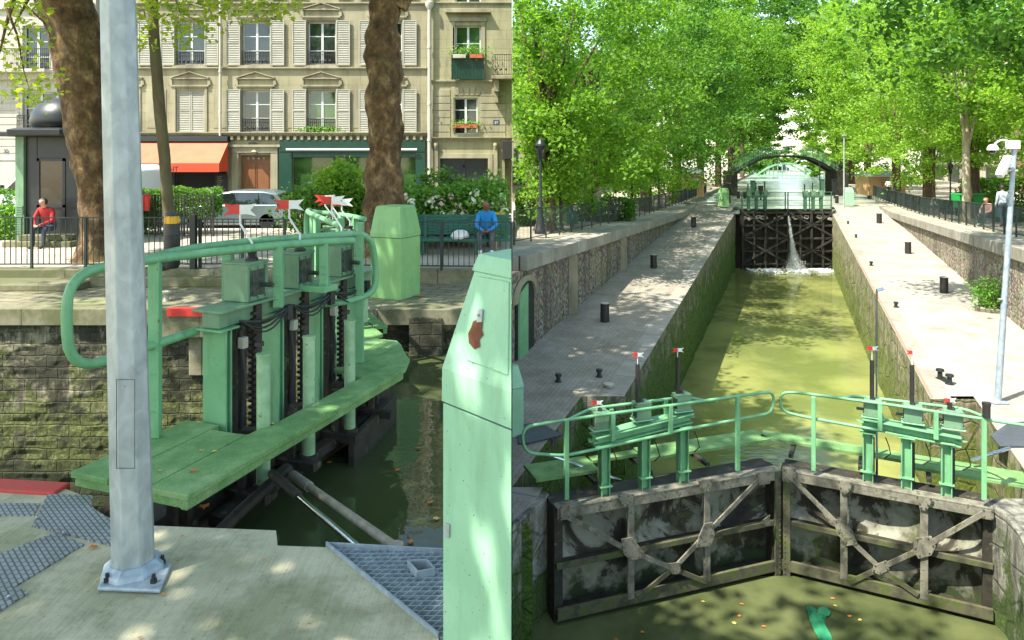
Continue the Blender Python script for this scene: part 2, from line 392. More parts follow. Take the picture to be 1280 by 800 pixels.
def m_paving(name, a, b_, bw, bh, rot=0, mortar=(.07,.065,.05), ms=.018, moss=None, mossthr=.55):
    m, n, l, b = nodes(name, .88); co = coords(n, l, (1,1,1), rot); cw = coords(n, l)
    br = n.new('ShaderNodeTexBrick'); l.new(co, br.inputs['Vector'])
    br.inputs['Scale'].default_value = 1; br.inputs['Brick Width'].default_value = bw; br.inputs['Row Height'].default_value = bh
    br.inputs['Mortar Size'].default_value = ms; br.inputs['Mortar Smooth'].default_value = .4
    br.inputs['Color1'].default_value = (*a, 1); br.inputs['Color2'].default_value = (*b_, 1); br.inputs['Mortar'].default_value = (*mortar, 1)
    f = nz(n, l, cw, .9, 8, .7); c = mix(n, l, .8, br.outputs['Color'], ramp(n, l, f, [(.3, (.45,.42,.36)), (.65, (1,1,1))]), 'MULTIPLY')
    c = mix(n, l, .6, c, ramp(n, l, nz(n, l, cw, 26, 6, .8), [(.3, (.5,.5,.5)), (.6, (1,1,1))]), 'MULTIPLY')
    if moss:
        k = ramp(n, l, nz(n, l, cw, .6, 7, .7), [(mossthr, (0,0,0)), (mossthr+.12, (.75,.75,.75))])
        c = mix(n, l, k, c, moss)
    l.new(c, b.inputs['Base Color'])
    bump(n, l, b, mth(n, l, 'SUBTRACT', mth(n, l, 'MULTIPLY', nz(n, l, cw, 20, 6), .4), br.outputs['Fac']), .3, .008); MATS[name] = m
SK = math.atan(.382)
m_paving('paving_left', (.30,.27,.17), (.22,.21,.12), .55, .28, .25, moss=(.16,.19,.06))
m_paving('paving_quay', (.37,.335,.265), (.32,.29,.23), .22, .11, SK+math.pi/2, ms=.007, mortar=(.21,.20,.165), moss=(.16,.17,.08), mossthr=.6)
m_paving('paving_quay_sunny', (.46,.43,.37), (.42,.39,.33), .22, .11, SK+math.pi/2, ms=.006, mortar=(.33,.305,.25))  # brighter copy of the quay setts; the sunlight is in the colour
m_paving('coping_stone', (.42,.39,.32), (.34,.32,.26), 1.3, 5, SK+math.pi/2, ms=.012, moss=(.24,.25,.10), mossthr=.62)
m_paving('coping_left', (.30,.28,.18), (.25,.235,.15), 1.7, 5, 0, ms=.012, moss=(.075,.085,.025), mossthr=.46)

def m_concrete():
    m, n, l, b = nodes('concrete_broomed', .92); co = coords(n, l, (1, 1, 1), -.12); cw = coords(n, l)
    wv = n.new('ShaderNodeTexNoise'); wv.inputs['Scale'].default_value = 1.0; wv.inputs['Detail'].default_value = 5; cb = coords(n, l, (70, 2.2, 1), -.12); l.new(cb, wv.inputs['Vector'])
    f = nz(n, l, cw, 1.1, 7, .65)
    c = ramp(n, l, f, [(.3, (.30,.28,.175)), (.5, (.44,.41,.28)), (.68, (.54,.485,.34))])
    gm = ramp(n, l, nz(n, l, cw, .75, 7), [(.50, (0,0,0)), (.60, (.65,.65,.65))]); c = mix(n, l, gm, c, (.22,.235,.115)); c = mix(n, l, .7, c, ramp(n, l, nz(n, l, cw, 3.2, 8, .75), [(.34, (.62,.60,.55)), (.52, (1,1,1))]), 'MULTIPLY')
    og = ramp(n, l, nz(n, l, coords(n, l, (1,.6,1), .9), .8, 4), [(.60, (0,0,0)), (.70, (.5,.5,.5))]); c = mix(n, l, og, c, (.48,.36,.20))
    c = mix(n, l, .5, c, ramp(n, l, wv.outputs['Fac'], [(.34, (.74,.72,.69)), (.56, (1,1,1))]), 'MULTIPLY')
    pit = ramp(n, l, nz(n, l, cw, 45, 3, .6), [(.28, (.35,.33,.28)), (.36, (1,1,1))]); c = mix(n, l, .8, c, pit, 'MULTIPLY')
    l.new(c, b.inputs['Base Color']); bump(n, l, b, mth(n, l, 'ADD', wv.outputs['Fac'], nz(n, l, cw, 30, 5)), .5, .006); MATS['concrete_broomed'] = m
m_concrete()

def m_planks():
    m, n, l, b = nodes('green_planks', .8); co = coords(n, l)
    f = nz(n, l, co, 3, 8, .7); c = ramp(n, l, f, [(.3, (.09,.19,.055)), (.5, (.14,.28,.09)), (.7, (.24,.37,.15))])
    g = ramp(n, l, nz(n, l, co, 60, 3, .7), [(.38, (.6,.6,.6)), (.5, (1,1,1))]); c = mix(n, l, .8, c, g, 'MULTIPLY')
    wn = ramp(n, l, nz(n, l, co, 1.7, 6, .7), [(.62, (0,0,0)), (.72, (.5,.5,.5))]); c = mix(n, l, wn, c, (.36,.42,.22))
    l.new(c, b.inputs['Base Color']); bump(n, l, b, nz(n, l, co, 60, 4), .3, .004); MATS['green_planks'] = m
m_planks()

def m_tread(name, c1):
    m, n, l, b = nodes(name, .5, .35); co = coords(n, l, (1,1,1), .785)
    t = n.new('ShaderNodeTexBrick'); l.new(co, t.inputs['Vector']); t.inputs['Scale'].default_value = 1
    t.inputs['Brick Width'].default_value = .07; t.inputs['Row Height'].default_value = .035; t.inputs['Mortar Size'].default_value = .006
    co2 = coords(n, l)
    c = mix(n, l, t.outputs['Fac'], c1, tuple(q*.35 for q in c1)); c = mix(n, l, .6, c, ramp(n, l, nz(n, l, co2, 4, 6), [(.3, (.5,.5,.45)), (.65, (1,1,1))]), 'MULTIPLY')
    l.new(c, b.inputs['Base Color']); bump(n, l, b, mth(n, l, 'SUBTRACT', 1, t.outputs['Fac']), .6, .006); MATS[name] = m
m_tread('tread_plate', (.36,.38,.40)); m_tread('tread_dark', (.14,.16,.19))

def m_gateplate():
    m, n, l, b = nodes('gate_plate', .85); co = coords(n, l); cs = coords(n, l, (1, 1, .8))
    f = nz(n, l, cs, 1.15, 9, .62, .7)
    c = ramp(n, l, f, [(.36, (.012,.010,.006)), (.45, (.04,.034,.017)), (.475, (.17,.165,.115)), (.57, (.27,.27,.20)), (.66, (.19,.22,.08))])
    g = ramp(n, l, nz(n, l, co, 2.4, 6), [(.55, (0,0,0)), (.62, (.8,.8,.8))]); c = mix(n, l, g, c, (.06,.065,.02))
    k = posz(n, l, -7.85, -6.2); kk = ramp(n, l, mth(n, l, 'ADD', k, mth(n, l, 'MULTIPLY', mth(n, l, 'SUBTRACT', nz(n, l, co, 3.5, 6), .5), .7)), [(.16, (1,1,1)), (.3, (0,0,0))])
    c = mix(n, l, kk, c, (.028,.045,.01))
    l.new(c, b.inputs['Base Color']); bump(n, l, b, nz(n, l, co, 12, 8), .5, .02); MATS['gate_plate'] = m
m_gateplate()
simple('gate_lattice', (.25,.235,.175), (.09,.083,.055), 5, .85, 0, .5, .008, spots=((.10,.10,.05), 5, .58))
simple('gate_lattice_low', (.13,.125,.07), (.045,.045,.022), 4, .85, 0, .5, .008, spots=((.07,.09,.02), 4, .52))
simple('gate_far', (.02,.018,.014), (.045,.04,.03), 3, .9, 0, .6, .03, spots=((.06,.065,.03), 2.5, .62))

def m_water(name, col, col2, rough=.06, bscale=3, bstr=.25, bsc=(1,1,1), spec=.5, scale=.12):
    m, n, l, b = nodes(name, rough, 0, spec); co = coords(n, l, bsc); cw = coords(n, l)
    l.new(ramp(n, l, nz(n, l, cw, scale, 4), [(.4, col2), (.6, col)]), b.inputs['Base Color'])
    b.inputs['IOR'].default_value = 1.33
    h = mth(n, l, 'ADD', nz(n, l, co, bscale, 3), mth(n, l, 'MULTIPLY', nz(n, l, co, bscale*4, 3), .25))
    bump(n, l, b, h, bstr, .03); MATS[name] = m
m_water('water_still', (.065,.08,.032), (.045,.06,.022), .03, 1.6, .2)
m_water('water_chamber', (.24,.255,.08), (.125,.145,.045), .07, 1.5, .28, (.7, 1.3, 1), scale=.28)
m_water('water_below', (.11,.125,.05), (.06,.075,.028), .06, 1.0, .18, scale=.6)
m_water('water_upper', (.36,.42,.34), (.28,.34,.26), .22, .9, .25, spec=.9)  # pale base colour stands in for the bright sky reflected here

def m_leaf(name, cols, trans=.45, rough=.55):
    m, n, l, b = nodes(name, rough, 0, .35)
    g = n.new('ShaderNodeNewGeometry')
    c = ramp(n, l, g.outputs['Random Per Island'], [(i/(len(cols)-1), q) for i, q in enumerate(cols)])
    tcn = coords(n, l); big = nz(n, l, tcn, .35, 3)
    c = mix(n, l, .55, c, ramp(n, l, big, [(.35, (.62,.72,.6)), (.62, (1.0,1.0,1.0))]), 'MULTIPLY')
    l.new(c, b.inputs['Base Color'])
    t = n.new('ShaderNodeBsdfTranslucent'); c2 = mix(n, l, 1.0, c, (1.5, 1.55, .55), 'MULTIPLY'); l.new(c2, t.inputs[0])
    ms = n.new('ShaderNodeMixShader'); ms.inputs[0].default_value = trans
    l.new(b.outputs[0], ms.inputs[1]); l.new(t.outputs[0], ms.inputs[2])
    l.new(ms.outputs[0], n['Material Output'].inputs[0]); MATS[name] = m
m_leaf('leaf_plane', [(.07,.17,.02), (.14,.28,.035), (.22,.38,.05), (.10,.23,.03)], .55)
m_leaf('leaf_bright', [(.13,.28,.035), (.23,.39,.05), (.32,.46,.07), (.16,.33,.04)], .55)
m_leaf('leaf_deep', [(.05,.14,.02), (.09,.22,.03), (.14,.29,.045)], .46)
m_leaf('leaf_spray', [(.26,.36,.04), (.38,.46,.06), (.46,.50,.08), (.22,.34,.04)], .5)
m_leaf('leaf_hedge', [(.05,.14,.02), (.09,.22,.03), (.15,.30,.05), (.20,.34,.06)], .4)
m_leaf('leaf_shrub', [(.08,.2,.03), (.16,.34,.05), (.25,.42,.08), (.10,.25,.04)], .4)
def m_foam():
    m, n, l, b = nodes('foam', .6); b.inputs['Base Color'].default_value = (.82,.85,.84,1)
    b.inputs['Transmission Weight'].default_value = .0; MATS['foam'] = m
m_foam()
M = MATS

# ------------------------------------------------------------------ leaves
def leaf_cloud(name, centers, size, mat, parent=None, seed=1, shape='kite', flat=.5, clip=None, world=True, droop=0):
    """one mesh of many separate folded leaf faces at the given points"""
    rg = np.random.default_rng(seed); c = np.asarray(centers, dtype=np.float64)
    if clip == 'L': c = c[c[:, 0] < -.12]
    if clip == 'R': c = c[c[:, 0] > .045]
    n = len(c)
    nrm = rg.normal(size=(n, 3)); nrm[:, 2] = np.abs(nrm[:, 2])+flat; nrm /= np.linalg.norm(nrm, axis=1)[:, None]
    t = rg.normal(size=(n, 3)); t -= (t*nrm).sum(1)[:, None]*nrm; t /= np.linalg.norm(t, axis=1)[:, None]
    b = np.cross(nrm, t); s = size*rg.uniform(.6, 1.35, n)[:, None]
    if shape == 'kite':
        ks = [(-1, 0, 0), (-.1, .72, .22), (1, 0, 0), (-.1, -.72, .22)]; fc = [(0, 1, 2), (0, 2, 3)]
    else:
        ks = [(-.7, 0, 0), (-.55, .55, .1), (-.05, .38, .1), (.05, .95, .12), (.3, .4, .05), (1, 0, -.15), (.3, -.4, .05), (.05, -.95, .12), (-.05, -.38, .1), (-.55, -.55, .1)]
        fc = [(0, 1, 2, 3, 4, 5), (0, 5, 6, 7, 8, 9)]
    k = len(ks); vs = np.empty((n, k, 3))
    for i, (a, e, g) in enumerate(ks): vs[:, i] = c+s*(t*a*.5+b*e*.5+nrm*g*.5)
    vs = vs.reshape(-1, 3)
    fl = len(fc[0]); nf = len(fc)
    idx = np.concatenate([np.asarray(q) for q in fc]); al = (np.arange(n)[:, None]*k+idx[None, :]).reshape(-1)
    me = bpy.data.meshes.new(name); me.vertices.add(len(vs)); me.vertices.foreach_set('co', vs.ravel())
    me.loops.add(len(al)); me.loops.foreach_set('vertex_index', al.astype(np.int32))
    me.polygons.add(n*nf); me.polygons.foreach_set('loop_start', (np.arange(n*nf)*fl).astype(np.int32))
    me.polygons.foreach_set('loop_total', np.full(n*nf, fl, dtype=np.int32)); me.update(calc_edges=True)
    return finish(name, me, mat, parent, world=world)

def crown_points(c, r, nclus, per, seed, cl=.9, hollow=.35):
    rg = np.random.default_rng(seed); out = []
    c = np.asarray(c); r = np.asarray(r)
    for _ in range(nclus):
        d = rg.normal(size=3); d /= np.linalg.norm(d); rad = rg.uniform(hollow, 1)**.6
        wob = 1+.22*math.sin(3*d[0]+seed)+.18*math.sin(4*d[2]+2*seed)+rg.normal()*.06
        q = c+d*r*rad*wob; k = cl*rg.uniform(.55, 1.35)
        out.append(q+rg.normal(size=(int(per*rg.uniform(.5, 1.5)), 3))*np.array([k, k, k*.55])*.55)
    return np.concatenate(out)

def trunk_mesh(mb, path, rs, n=14, amp=0, seed=0, freq=1.6):
    """a bark tube with real lumps"""
    pts = [Vector(p) for p in path]
    sp = []; sr = []
    for i in range(len(pts)-1):
        st = max(2, int((pts[i+1]-pts[i]).length/(.075 if amp > .1 else .12))) if amp else 2
        for k in range(st):
            t = k/st; sp.append(pts[i].lerp(pts[i+1], t)); sr.append(rs[i]*(1-t)+rs[i+1]*t)
    sp.append(pts[-1]); sr.append(rs[-1]); k0 = len(mb.v)
    mb.tube(sp, sr, n)
    if amp:
        for i, p in enumerate(sp):
            for j in range(n):
                a = k0+i*n+j; v = Vector(mb.v[a]); d = (v-p)
                vd = noise.voronoi(v*freq*1.3+Vector((seed, 0, 0)))[0][0]; e = noise.fractal(v*freq*.6+Vector((seed, 0, 0)), .8, 2.0, 4)*amp*.7 + (0.55-vd)*amp*1.2
                mb.v[a] = tuple(v+d.normalized()*e)
# =================================================================== LEFT BANK SCENE (x < 0): lock head seen from the quay
SEAM = -.004
ZQ, ZS, ZW = -2.9, -2.6, -3.75     # quay, street and canal levels
def struct(name, mb, mat, bevel=0, kind='structure'):
    return tag(mb.build(name, mat, None, bevel), kind=kind)
# near quay slab (thick), with the recess where the gate is hinged
edge = [G(-700, 600, ZQ), G(82, 611, ZQ), G(100, 618, ZQ), G(138, 655, ZQ), G(345, 663, ZQ), G(347, 682, ZQ), G(408, 684, ZQ), G(470, 731, ZQ), G(548, 797, ZQ), G(556, 880, ZQ)]
slab = [(p.x, p.y) for p in edge]+[(-.35, 2.2), (-.35, 1.4), (SEAM, 1.4), (SEAM, -8), (-26, -8), (-26, edge[0].y)]
mb = MB(); mb.prism(slab, -9.0, ZQ); struct('near_quay', mb, M['concrete_broomed'])
# far quay, step, street, road, pavement
mb = MB(); mb.bb((-40, 14.15, -9), (SEAM, 16.6, ZQ)); struct('far_quay', mb, M['paving_left'])
mb = MB(); mb.bb((-40, 13.72, -3.22), (-4.9, 14.15, ZQ+.004)); mb.bb((-2.9, 13.66, -3.2), (SEAM, 14.15, ZQ+.004)); struct('quay_coping', mb, M['coping_left'], .015)
mb = MB(); mb.bb((-4.9, 13.9, -3.05), (-2.9, 14.15, ZQ+.006)); struct('quay_slab', mb, M['tread_dark'], .01)
mb = MB(); mb.bb((-40, 15.5, ZQ), (-9.4, 16.6, -2.76)); mb.bb((-9.4, 16.0, ZQ), (-5.6, 16.6, -2.70)); struct('quay_step', mb, M['coping_left'], .02)
mb = MB(); mb.bb((-45, 16.6, -9), (SEAM, 26.2, ZS)); struct('terrace', mb, M['street_sand'])
mb = MB(); mb.bb((-45, 16.42, -3.0), (SEAM, 16.75, ZS+.03)); struct('terrace_kerb', mb, M['coping_left'], .02)
mb = MB(); mb.bb((-45, 26.2, -4), (SEAM, 31.2, ZS-.12)); struct('road', mb, M['asphalt'])
mb = MB(); mb.bb((-45, 31.2, -4), (SEAM, 33.2, ZS)); struct('pavement', mb, M['concrete_pale'], .02)
# far wall of the lock with rough stones (real relief)
def rough_wall(name, x0, x1, z0, z1, y, mat, amp=.06, seed=0, st=.09):
    nx = int((x1-x0)/st); nzz = int((z1-z0)/st); vs = []; fs = []
    for i in range(nx+1):
        for j in range(nzz+1):
            x = x0+(x1-x0)*i/nx; z = z0+(z1-z0)*j/nzz
            q = Vector((x*1.4, seed, z*3.4)); e = (noise.noise(q)+.7*noise.noise(q*2.3)+.5*noise.noise(q*5))*amp
            course = abs(((z+.07*noise.noise(Vector((x*.8, 0, 7)))) % .30)-.15); e += (.015 if course > .128 else 0)
            vs.append((x, y+e, z))
    for i in range(nx):
        for j in range(nzz): a = i*(nzz+1)+j; fs.append((a, a+nzz+1, a+nzz+2, a+1))
    mb = MB(); mb.add(vs, fs); o = mb.build(name, mat); return tag(o, kind='structure')
rough_wall('lock_wall', -16, -4.95, -7.0, -3.2, 13.86, M['wall_lock_far'], .035)
rough_wall('lock_wall', -4.95, SEAM-.01, -5.2, -3.2, 13.98, M['wall_lock_far'], .04, 4)
mb = MB(); mb.bb((-6.75, 13.70, -3.45), (-5.15, 13.85, -2.895)); mb.bb((-6.2, 13.80, -4.2), (-5.3, 13.9, -3.4)); struct('concrete_patch', mb, M['coping_left'], .02)
mb = MB(); mb.bb((-1.95, 13.62, -5), (-1.32, 13.9, -3.05)); struct('wall_buttress', mb, M['wall_lock_far'], .02)
mb = MB(); mb.bb((-6.55, 13.66, -3.03), (-5.45, 13.85, -2.888)); tag(mb.build('edge_marking', M['red_paint']), 'red painted band on the edge of the far quay', 'edge marking')
mb = MB(); a, b_ = G(-60, 603, ZQ), G(81, 611, ZQ); mb.beam(a+Vector((0, -.03, -.09)), b_+Vector((0, -.03, -.09)), .20, .24); tag(mb.build('edge_marking', M['red_edge'], bevel=.015), 'worn red painted kerb along the near quay at the left', 'edge marking')
# water either side of the leaves
mb = MB(); mb.add([(-26, 5, -6.9), (-3.5, 5, -6.9), (-1.6, 10.4, -6.9), (-3.6, 14.2, -6.9), (-26, 14.2, -6.9)], [(0,1,2,3,4)]); struct('lower_canal_water', mb, M['water_still'])
mb = MB(); mb.add([(-3.45, 5.2, ZW), (SEAM, 5.2, ZW), (SEAM, 14.2, ZW), (-3.5, 14.2, ZW), (-1.75, 10.5, ZW), (-1.9, 10.0, ZW), (-3.7, 5.4, ZW)], [(0,1,2,3,4,5,6)]); struct('canal_water', mb, M['water_still'])
mb = MB(); mb.bb((-3.9, 2.0, ZW-.004), (SEAM, 5.25, ZW)); struct('canal_water', mb, M['water_still'])

# ---- leaf of the lock gate with its walkway and winding gear
def gearbox(parent, c, w, dp, h, rot, name='gearbox'):
    mb = MB(); c = Vector(c); mb.box(c+Vector((0, 0, h/2)), (w, dp, h), rot)
    R3 = Matrix.Rotation(rot, 3, 'Z')
    for sx in (-1, 1):
        for sz in (.1, .9):
            for k in (-.35, 0, .35):
                p = c+R3 @ Vector((sx*(w/2+.012), k*dp, h*sz)); mb.box(p, (.03, .035, .035), rot)
    mb.box(c+Vector((0, 0, h+.012)), (w*1.04, dp*1.04, .024), rot)
    o = mb.build(name, M['green_paint_dull'], parent, .006)
    for sx in (-1, 1):
        f = MB(); f.box(c+R3 @ Vector((sx*w*.502, -.04*dp, h*.48)), (.006, dp*.72, h*.72), rot)
        for k in range(2):
            for j in range(3):
                f.box(c+R3 @ Vector((sx*w*.505, (-.22+k*.36)*dp, h*(.26+j*.22))), (.016, .05, .05), rot)
        if sx > 0: f.tube([c+R3 @ Vector((w*.5, .2*dp, h*.4)), c+R3 @ Vector((w*.95, .2*dp, h*.4))], .026, 8)
        f.build('bolt_plate', M['bolt_face'], o)
    return o
def pennant(parent, base, h, kink, s, rot, rod='white_paint'):
    """bent rod with a red and a white swallow-tailed plate"""
    base = Vector(base); R3 = Matrix.Rotation(rot, 3, 'Z')
    mb = MB(); k = R3 @ Vector((kink, 0, 0))
    mb.tube([base, base+Vector((0, 0, h*.25)), base+k+Vector((0, 0, h*.62)), base+k+Vector((0, 0, h))], s*.085, 7)
    o = mb.build('indicator_rod', M[rod], parent)
    top = base+k+Vector((0, 0, h-s*.35))
    for sgn, m in ((-1, 'red_paint'), (1, 'white_paint')):
        pl = [(0, -.36), (sgn*.62, -.36), (sgn*1.25, -.5), (sgn*.8, -.05), (sgn*1.25, .45), (sgn*.62, .36), (0, .36)]
        pts = [top+R3 @ Vector((a*s, -.02, b*s)) for a, b in pl]
        f = MB(); f.extrude(pts, R3 @ Vector((0, .012, 0))); f.build('arrow_plate', M[m], o)
def gate_leaf_left(root, e, n, S, L, label, mirrored=False, Hs=1.0, tip_s=(3.78, 4.9)):
    root = Vector(root); e = Vector(e).normalized(); n = Vector(n).normalized(); ang = math.atan2(e.y, e.x)
    def T(s, w, z): p = root+e*(s*S)+n*(w*S); return Vector((p.x, p.y, z))
    zp = -2.75
    th = empty('lock_gate', T(0, 0, ZQ), label, 'lock gate', 'green winding leaves of the lock')
    W1, W0 = .98, -.32
    # boards: front run, two back boards near the quay, boards at the tip
    def board(poly, z=zp, t=.055, name='walkway_board'):
        m = MB(); m.prism([T(a, b, 0)[:2] for a, b in poly], z-t, z); return m.build(name, M['green_planks'], th, .008)
    board([(-.02, .56), (-.02, W1), (2.1, W1), (2.1, .62), (1.45, .62), (1.45, .56)])
    board([(2.11, .63), (2.11, W1), (3.72, .96), (3.72, .63)])
    board([(-.02, .12), (-.02, .55), (1.18, .55), (1.18, .12)]); board([(-.02, W0), (-.02, .11), (1.3, .11), (1.3, W0)])
    if not mirrored:
        board([(3.73, .63), (3.73, .955), (tip_s[0]+.35, .80), (tip_s[0]+.55, .63)])
        board([(3.2, .33), (3.2, .62), (4.34, .62), (4.75, .33)]); board([(3.35, .02), (3.35, .32), (4.76, .32), (4.93, .16), (4.93, .02)]); board([(3.6, -.3), (3.6, .01), (4.93, .01), (4.93, -.3)])
    else:
        board([(2.6, -.3), (2.6, .6), (4.5, .6), (4.9, .1), (4.9, -.3)])
    m = MB(); m.prism([T(a, b, 0)[:2] for a, b in [(0, W0+.03), (0, W1-.02), (1.4, W1-.02), (1.2, W0+.03)]], zp-.13, zp-.057)
    m.beam(T(.0, W1-.06, zp-.10), T(3.7, W1-.08, zp-.10), .07, .08); m.beam(T(1.2, .6, zp-.10), T(3.7, .6, zp-.10), .05, .08)
    m.build('board_bearer', M['green_planks'], th, .006)
    # black structure of the leaf under the boards
    m = MB(); m.beam(T(-.1, .0, -5.1), T(4.75, .0, -5.1), .42*S, 3.6)
    m.beam(T(.9, .42, -3.5), T(4.4, .30, -3.5), .16*S, .12); m.beam(T(2.9, .66, -3.6), T(4.45, .38, -3.6), .08, .40)
    for s in (.4, 1.3, 2.1, 2.95, 3.8): m.beam(T(s, .72, -3.42), T(s, -.2, -3.42), .09, .10); m.beam(T(s, .40, -3.4), T(s, .40, -2.85), .08, .08); m.beam(T(s+.25, .28, -3.4), T(s+.25, .28, -2.85), .14, .12)
    m.build('gate_frame', M['dark_steel'], th, .01)
    for s in (1.44, 2.21, 3.04): m = MB(); m.lathe(T(s, .55, -3.48), [(.01, 0), (.14*S, .0), (.14*S, .06), (.10*S, .07), (.10*S, .14), (.02, .15)], 12); m.build('pipe_shoe', M['dark_steel'], th)
    # columns, beam
    cols = [1.40, 2.25, 3.02, 3.85]
    for k, s in enumerate(cols):
        m = MB(); zt = -1.80; zb = zp-.3
        m.beam(T(s-.0, -.13, zb), T(s, -.13, zt), .03, .27*S, e); m.beam(T(s, .13, zb), T(s, .13, zt), .03, .27*S, e)
        c = MB(); 
        for w_ in (-.1, .12): pass
        m.box((T(s, 0, (zb+zt)/2)), (.02, .25*S, zt-zb), ang-math.pi/2)
        m.beam(T(s-.16, 0, zt+.012), T(s+.16, 0, zt+.012), .36*S, .024)
        m.beam(T(s-.135, -.12, (zb+zt)/2), T(s-.115, -.12, (zb+zt)/2), .01, .01)
        f = MB(); f.box(T(s-.035, -.0, (zb+zt)/2), (.30*S, .025, zt-zb), ang-math.pi/2); f.box(T(s+.035, .0, (zb+zt)/2), (.30*S, .025, zt-zb), ang-math.pi/2); f.box(T(s, 0, (zb+zt)/2-.002), (.03, .05, zt-zb-.01), ang-math.pi/2)
        f.box(T(s, 0, zt+.012), (.34*S, .28, .024), ang-math.pi/2)
        f.build('column', M['green_paint'], th, .006)
    zb0, zb1 = -1.77, -1.60
    m = MB(); m.beam(T(1.30, 0, -1.685), T(4.35, 0, -1.685), .22*S, .17); m.beam(T(1.24, 0, zb1+.012), T(4.3, 0, zb1+.012), .40*S, .026)
    m.build('gear_beam', M['green_paint_dull'], th, .006)
    m = MB()
    for s in (1.5, 2.35, 3.2):
        for k, (dp, rr_) in enumerate(((.10, .014), (.15, .012), (.07, .016), (.19, .010))): m.tube([T(s+.78*q/8, .20+.012*k, -1.72-dp*math.sin(math.pi*q/8)) for q in range(9)], rr_, 6)
        m.box(T(s+.78, .22, -1.78), (.09, .06, .16), ang)
    for s in (1.62, 2.45, 3.3): m.tube([T(s, .1, -1.85), T(s+.03, .14, -2.4), T(s+.02, .1, -2.9)], .022, 6)
    m.build('cable', M['rubber_cable'], th)
    # racks and their guides
    for s in (1.86, 2.72, 3.55):
        m = MB(); m.beam(T(s, .12, -3.3), T(s, .12, -1.62), .07, .09, e)
        z = -3.2
        while z < -1.7: m.box(T(s-.06, .12, z), (.075, .06, .032), ang-math.pi/2); z += .068
        m.build('rack', M['grease_rack'], th)
        m = MB(); m.beam(T(s-.2, .02, -3.3), T(s-.2, .02, -1.80), .13, .16, e); m.build('guide_post', M['dark_steel'], th)
        m = MB(); m.box(T(s-.24, .14, -1.98), (.08, .08, .12), ang-math.pi/2); m.build('switch_box', M['concrete_pale'], th, .01)
    # pale cylinders through the boards
    for k, s in enumerate((1.44, 2.21, 3.04)):
        m = MB(); c = T(s, .55, 0); m.lathe((c.x, c.y, 0), [(.005, -3.45), (.068, -3.45), (.068, -2.035), (.074, -2.035), (.074, -2.01), (.005, -2.01)], 20)
        o = m.build('cylinder_pipe', M['pipe_pale'], th, 0, True)
        m = MB(); m.lathe((c.x-.05, c.y+.03, 0), [(.012, -2.01), (.012, -1.95), (.045, -1.94), (.045, -1.90), (.01, -1.89)], 10); m.build('cap_knob', M['black_iron'], o)
    # gear boxes and indicator arrows
    for s in (1.86, 2.72, 3.62):
        gearbox(th, T(s, -.02, zb1+.03), .32*S, .34*S, .40*Hs, ang-math.pi/2)
        m = MB(); c = T(s+.02, .04, zb1+.03+.40*Hs); m.lathe(c, [(.01, 0), (.07, .0), (.07, .05), (.04, .08), (.05, .12), (.01, .13)], 10); m.build('gear_cap', M['black_iron'], th)
        pennant(th, c+Vector((0, 0, .08)), .56*Hs, -.13, .145, .0 if not mirrored else .1)
    # hand rails
    r = .045
    zr, zl = -1.0, -1.84
    pth = [T(1.32, -.19, zl+.03), T(.83, -.25, zl), T(-.10, -.25, zl-.02), T(-.12, -.25, zr+.0), T(.83, -.25, zr), T(2.12, .17, zr), T(2.75, .42, zr-.02), T(3.1, .56, zr-.04)]
    m = MB(); m.tube(smooth_path(pth, .34), r, 12); m.build('hand_rail', M['green_paint'], th, 0, True)
    pth = [T(.75, -.28, zr), T(1.35, -.48, zr+.01), T(2.4, -.36, zr), T(3.3, .02, zr-.02), T(3.95, .32, zr-.03), T(4.02, .36, -1.86), T(3.5, .2, -1.90), T(3.2, .05, -1.88)]
    if mirrored: pth = [T(.5, -.30, zr+.02), T(1.3, -.50, zr+.02), T(4.6, -.42, zr-.05)]
    m = MB(); m.tube(smooth_path(pth, .3), r, 12); m.build('hand_rail', M['green_paint'], th, 0, True)
    posts = [(.83, -.25, zp, zr), (2.14, .19, zb1-.1, zr), (2.72, .40, zb1, zr-.03), (2.0, -.40, zp, zr), (3.1, -.08, zp, zr), (3.75, .25, zp, zr-.05)]
    bk = MB(); bk.beam(T(2.72, .1, zb1+.03), T(2.72, .50, zb1+.03), .28, .07); bk.build('rail_bracket', M['green_paint'], th, .006)
    for (s, w_, z0, z1) in posts:
        m = MB(); m.box(T(s, w_, (z0+z1)/2), (.105, .085, z1-z0), ang-math.pi/2+.4)
        for zz in (.25, .6, .85): m.box(T(s, w_, z0+(z1-z0)*zz*.6)+Vector((.0, -.055, 0)), (.05, .012, .012), .3)
        m.build('rail_post', M['green_paint'], th, .006)
    return th
E1 = Vector((.34, .94, 0)); N1 = Vector((.94, -.34, 0))
gate_near = gate_leaf_left((-3.55, 6.2, 0), E1, N1, 1.0, 4.6, 'near green lock gate leaf with planks, gearboxes and red-white arrows')
E2 = Vector((.46, -.89, 0)); N2 = Vector((.89, .46, 0))
gate_far = gate_leaf_left((-3.72, 13.65, 0), E2, N2, .66, 3.1, 'farther green lock gate leaf hinged on the opposite quay', True, .85)
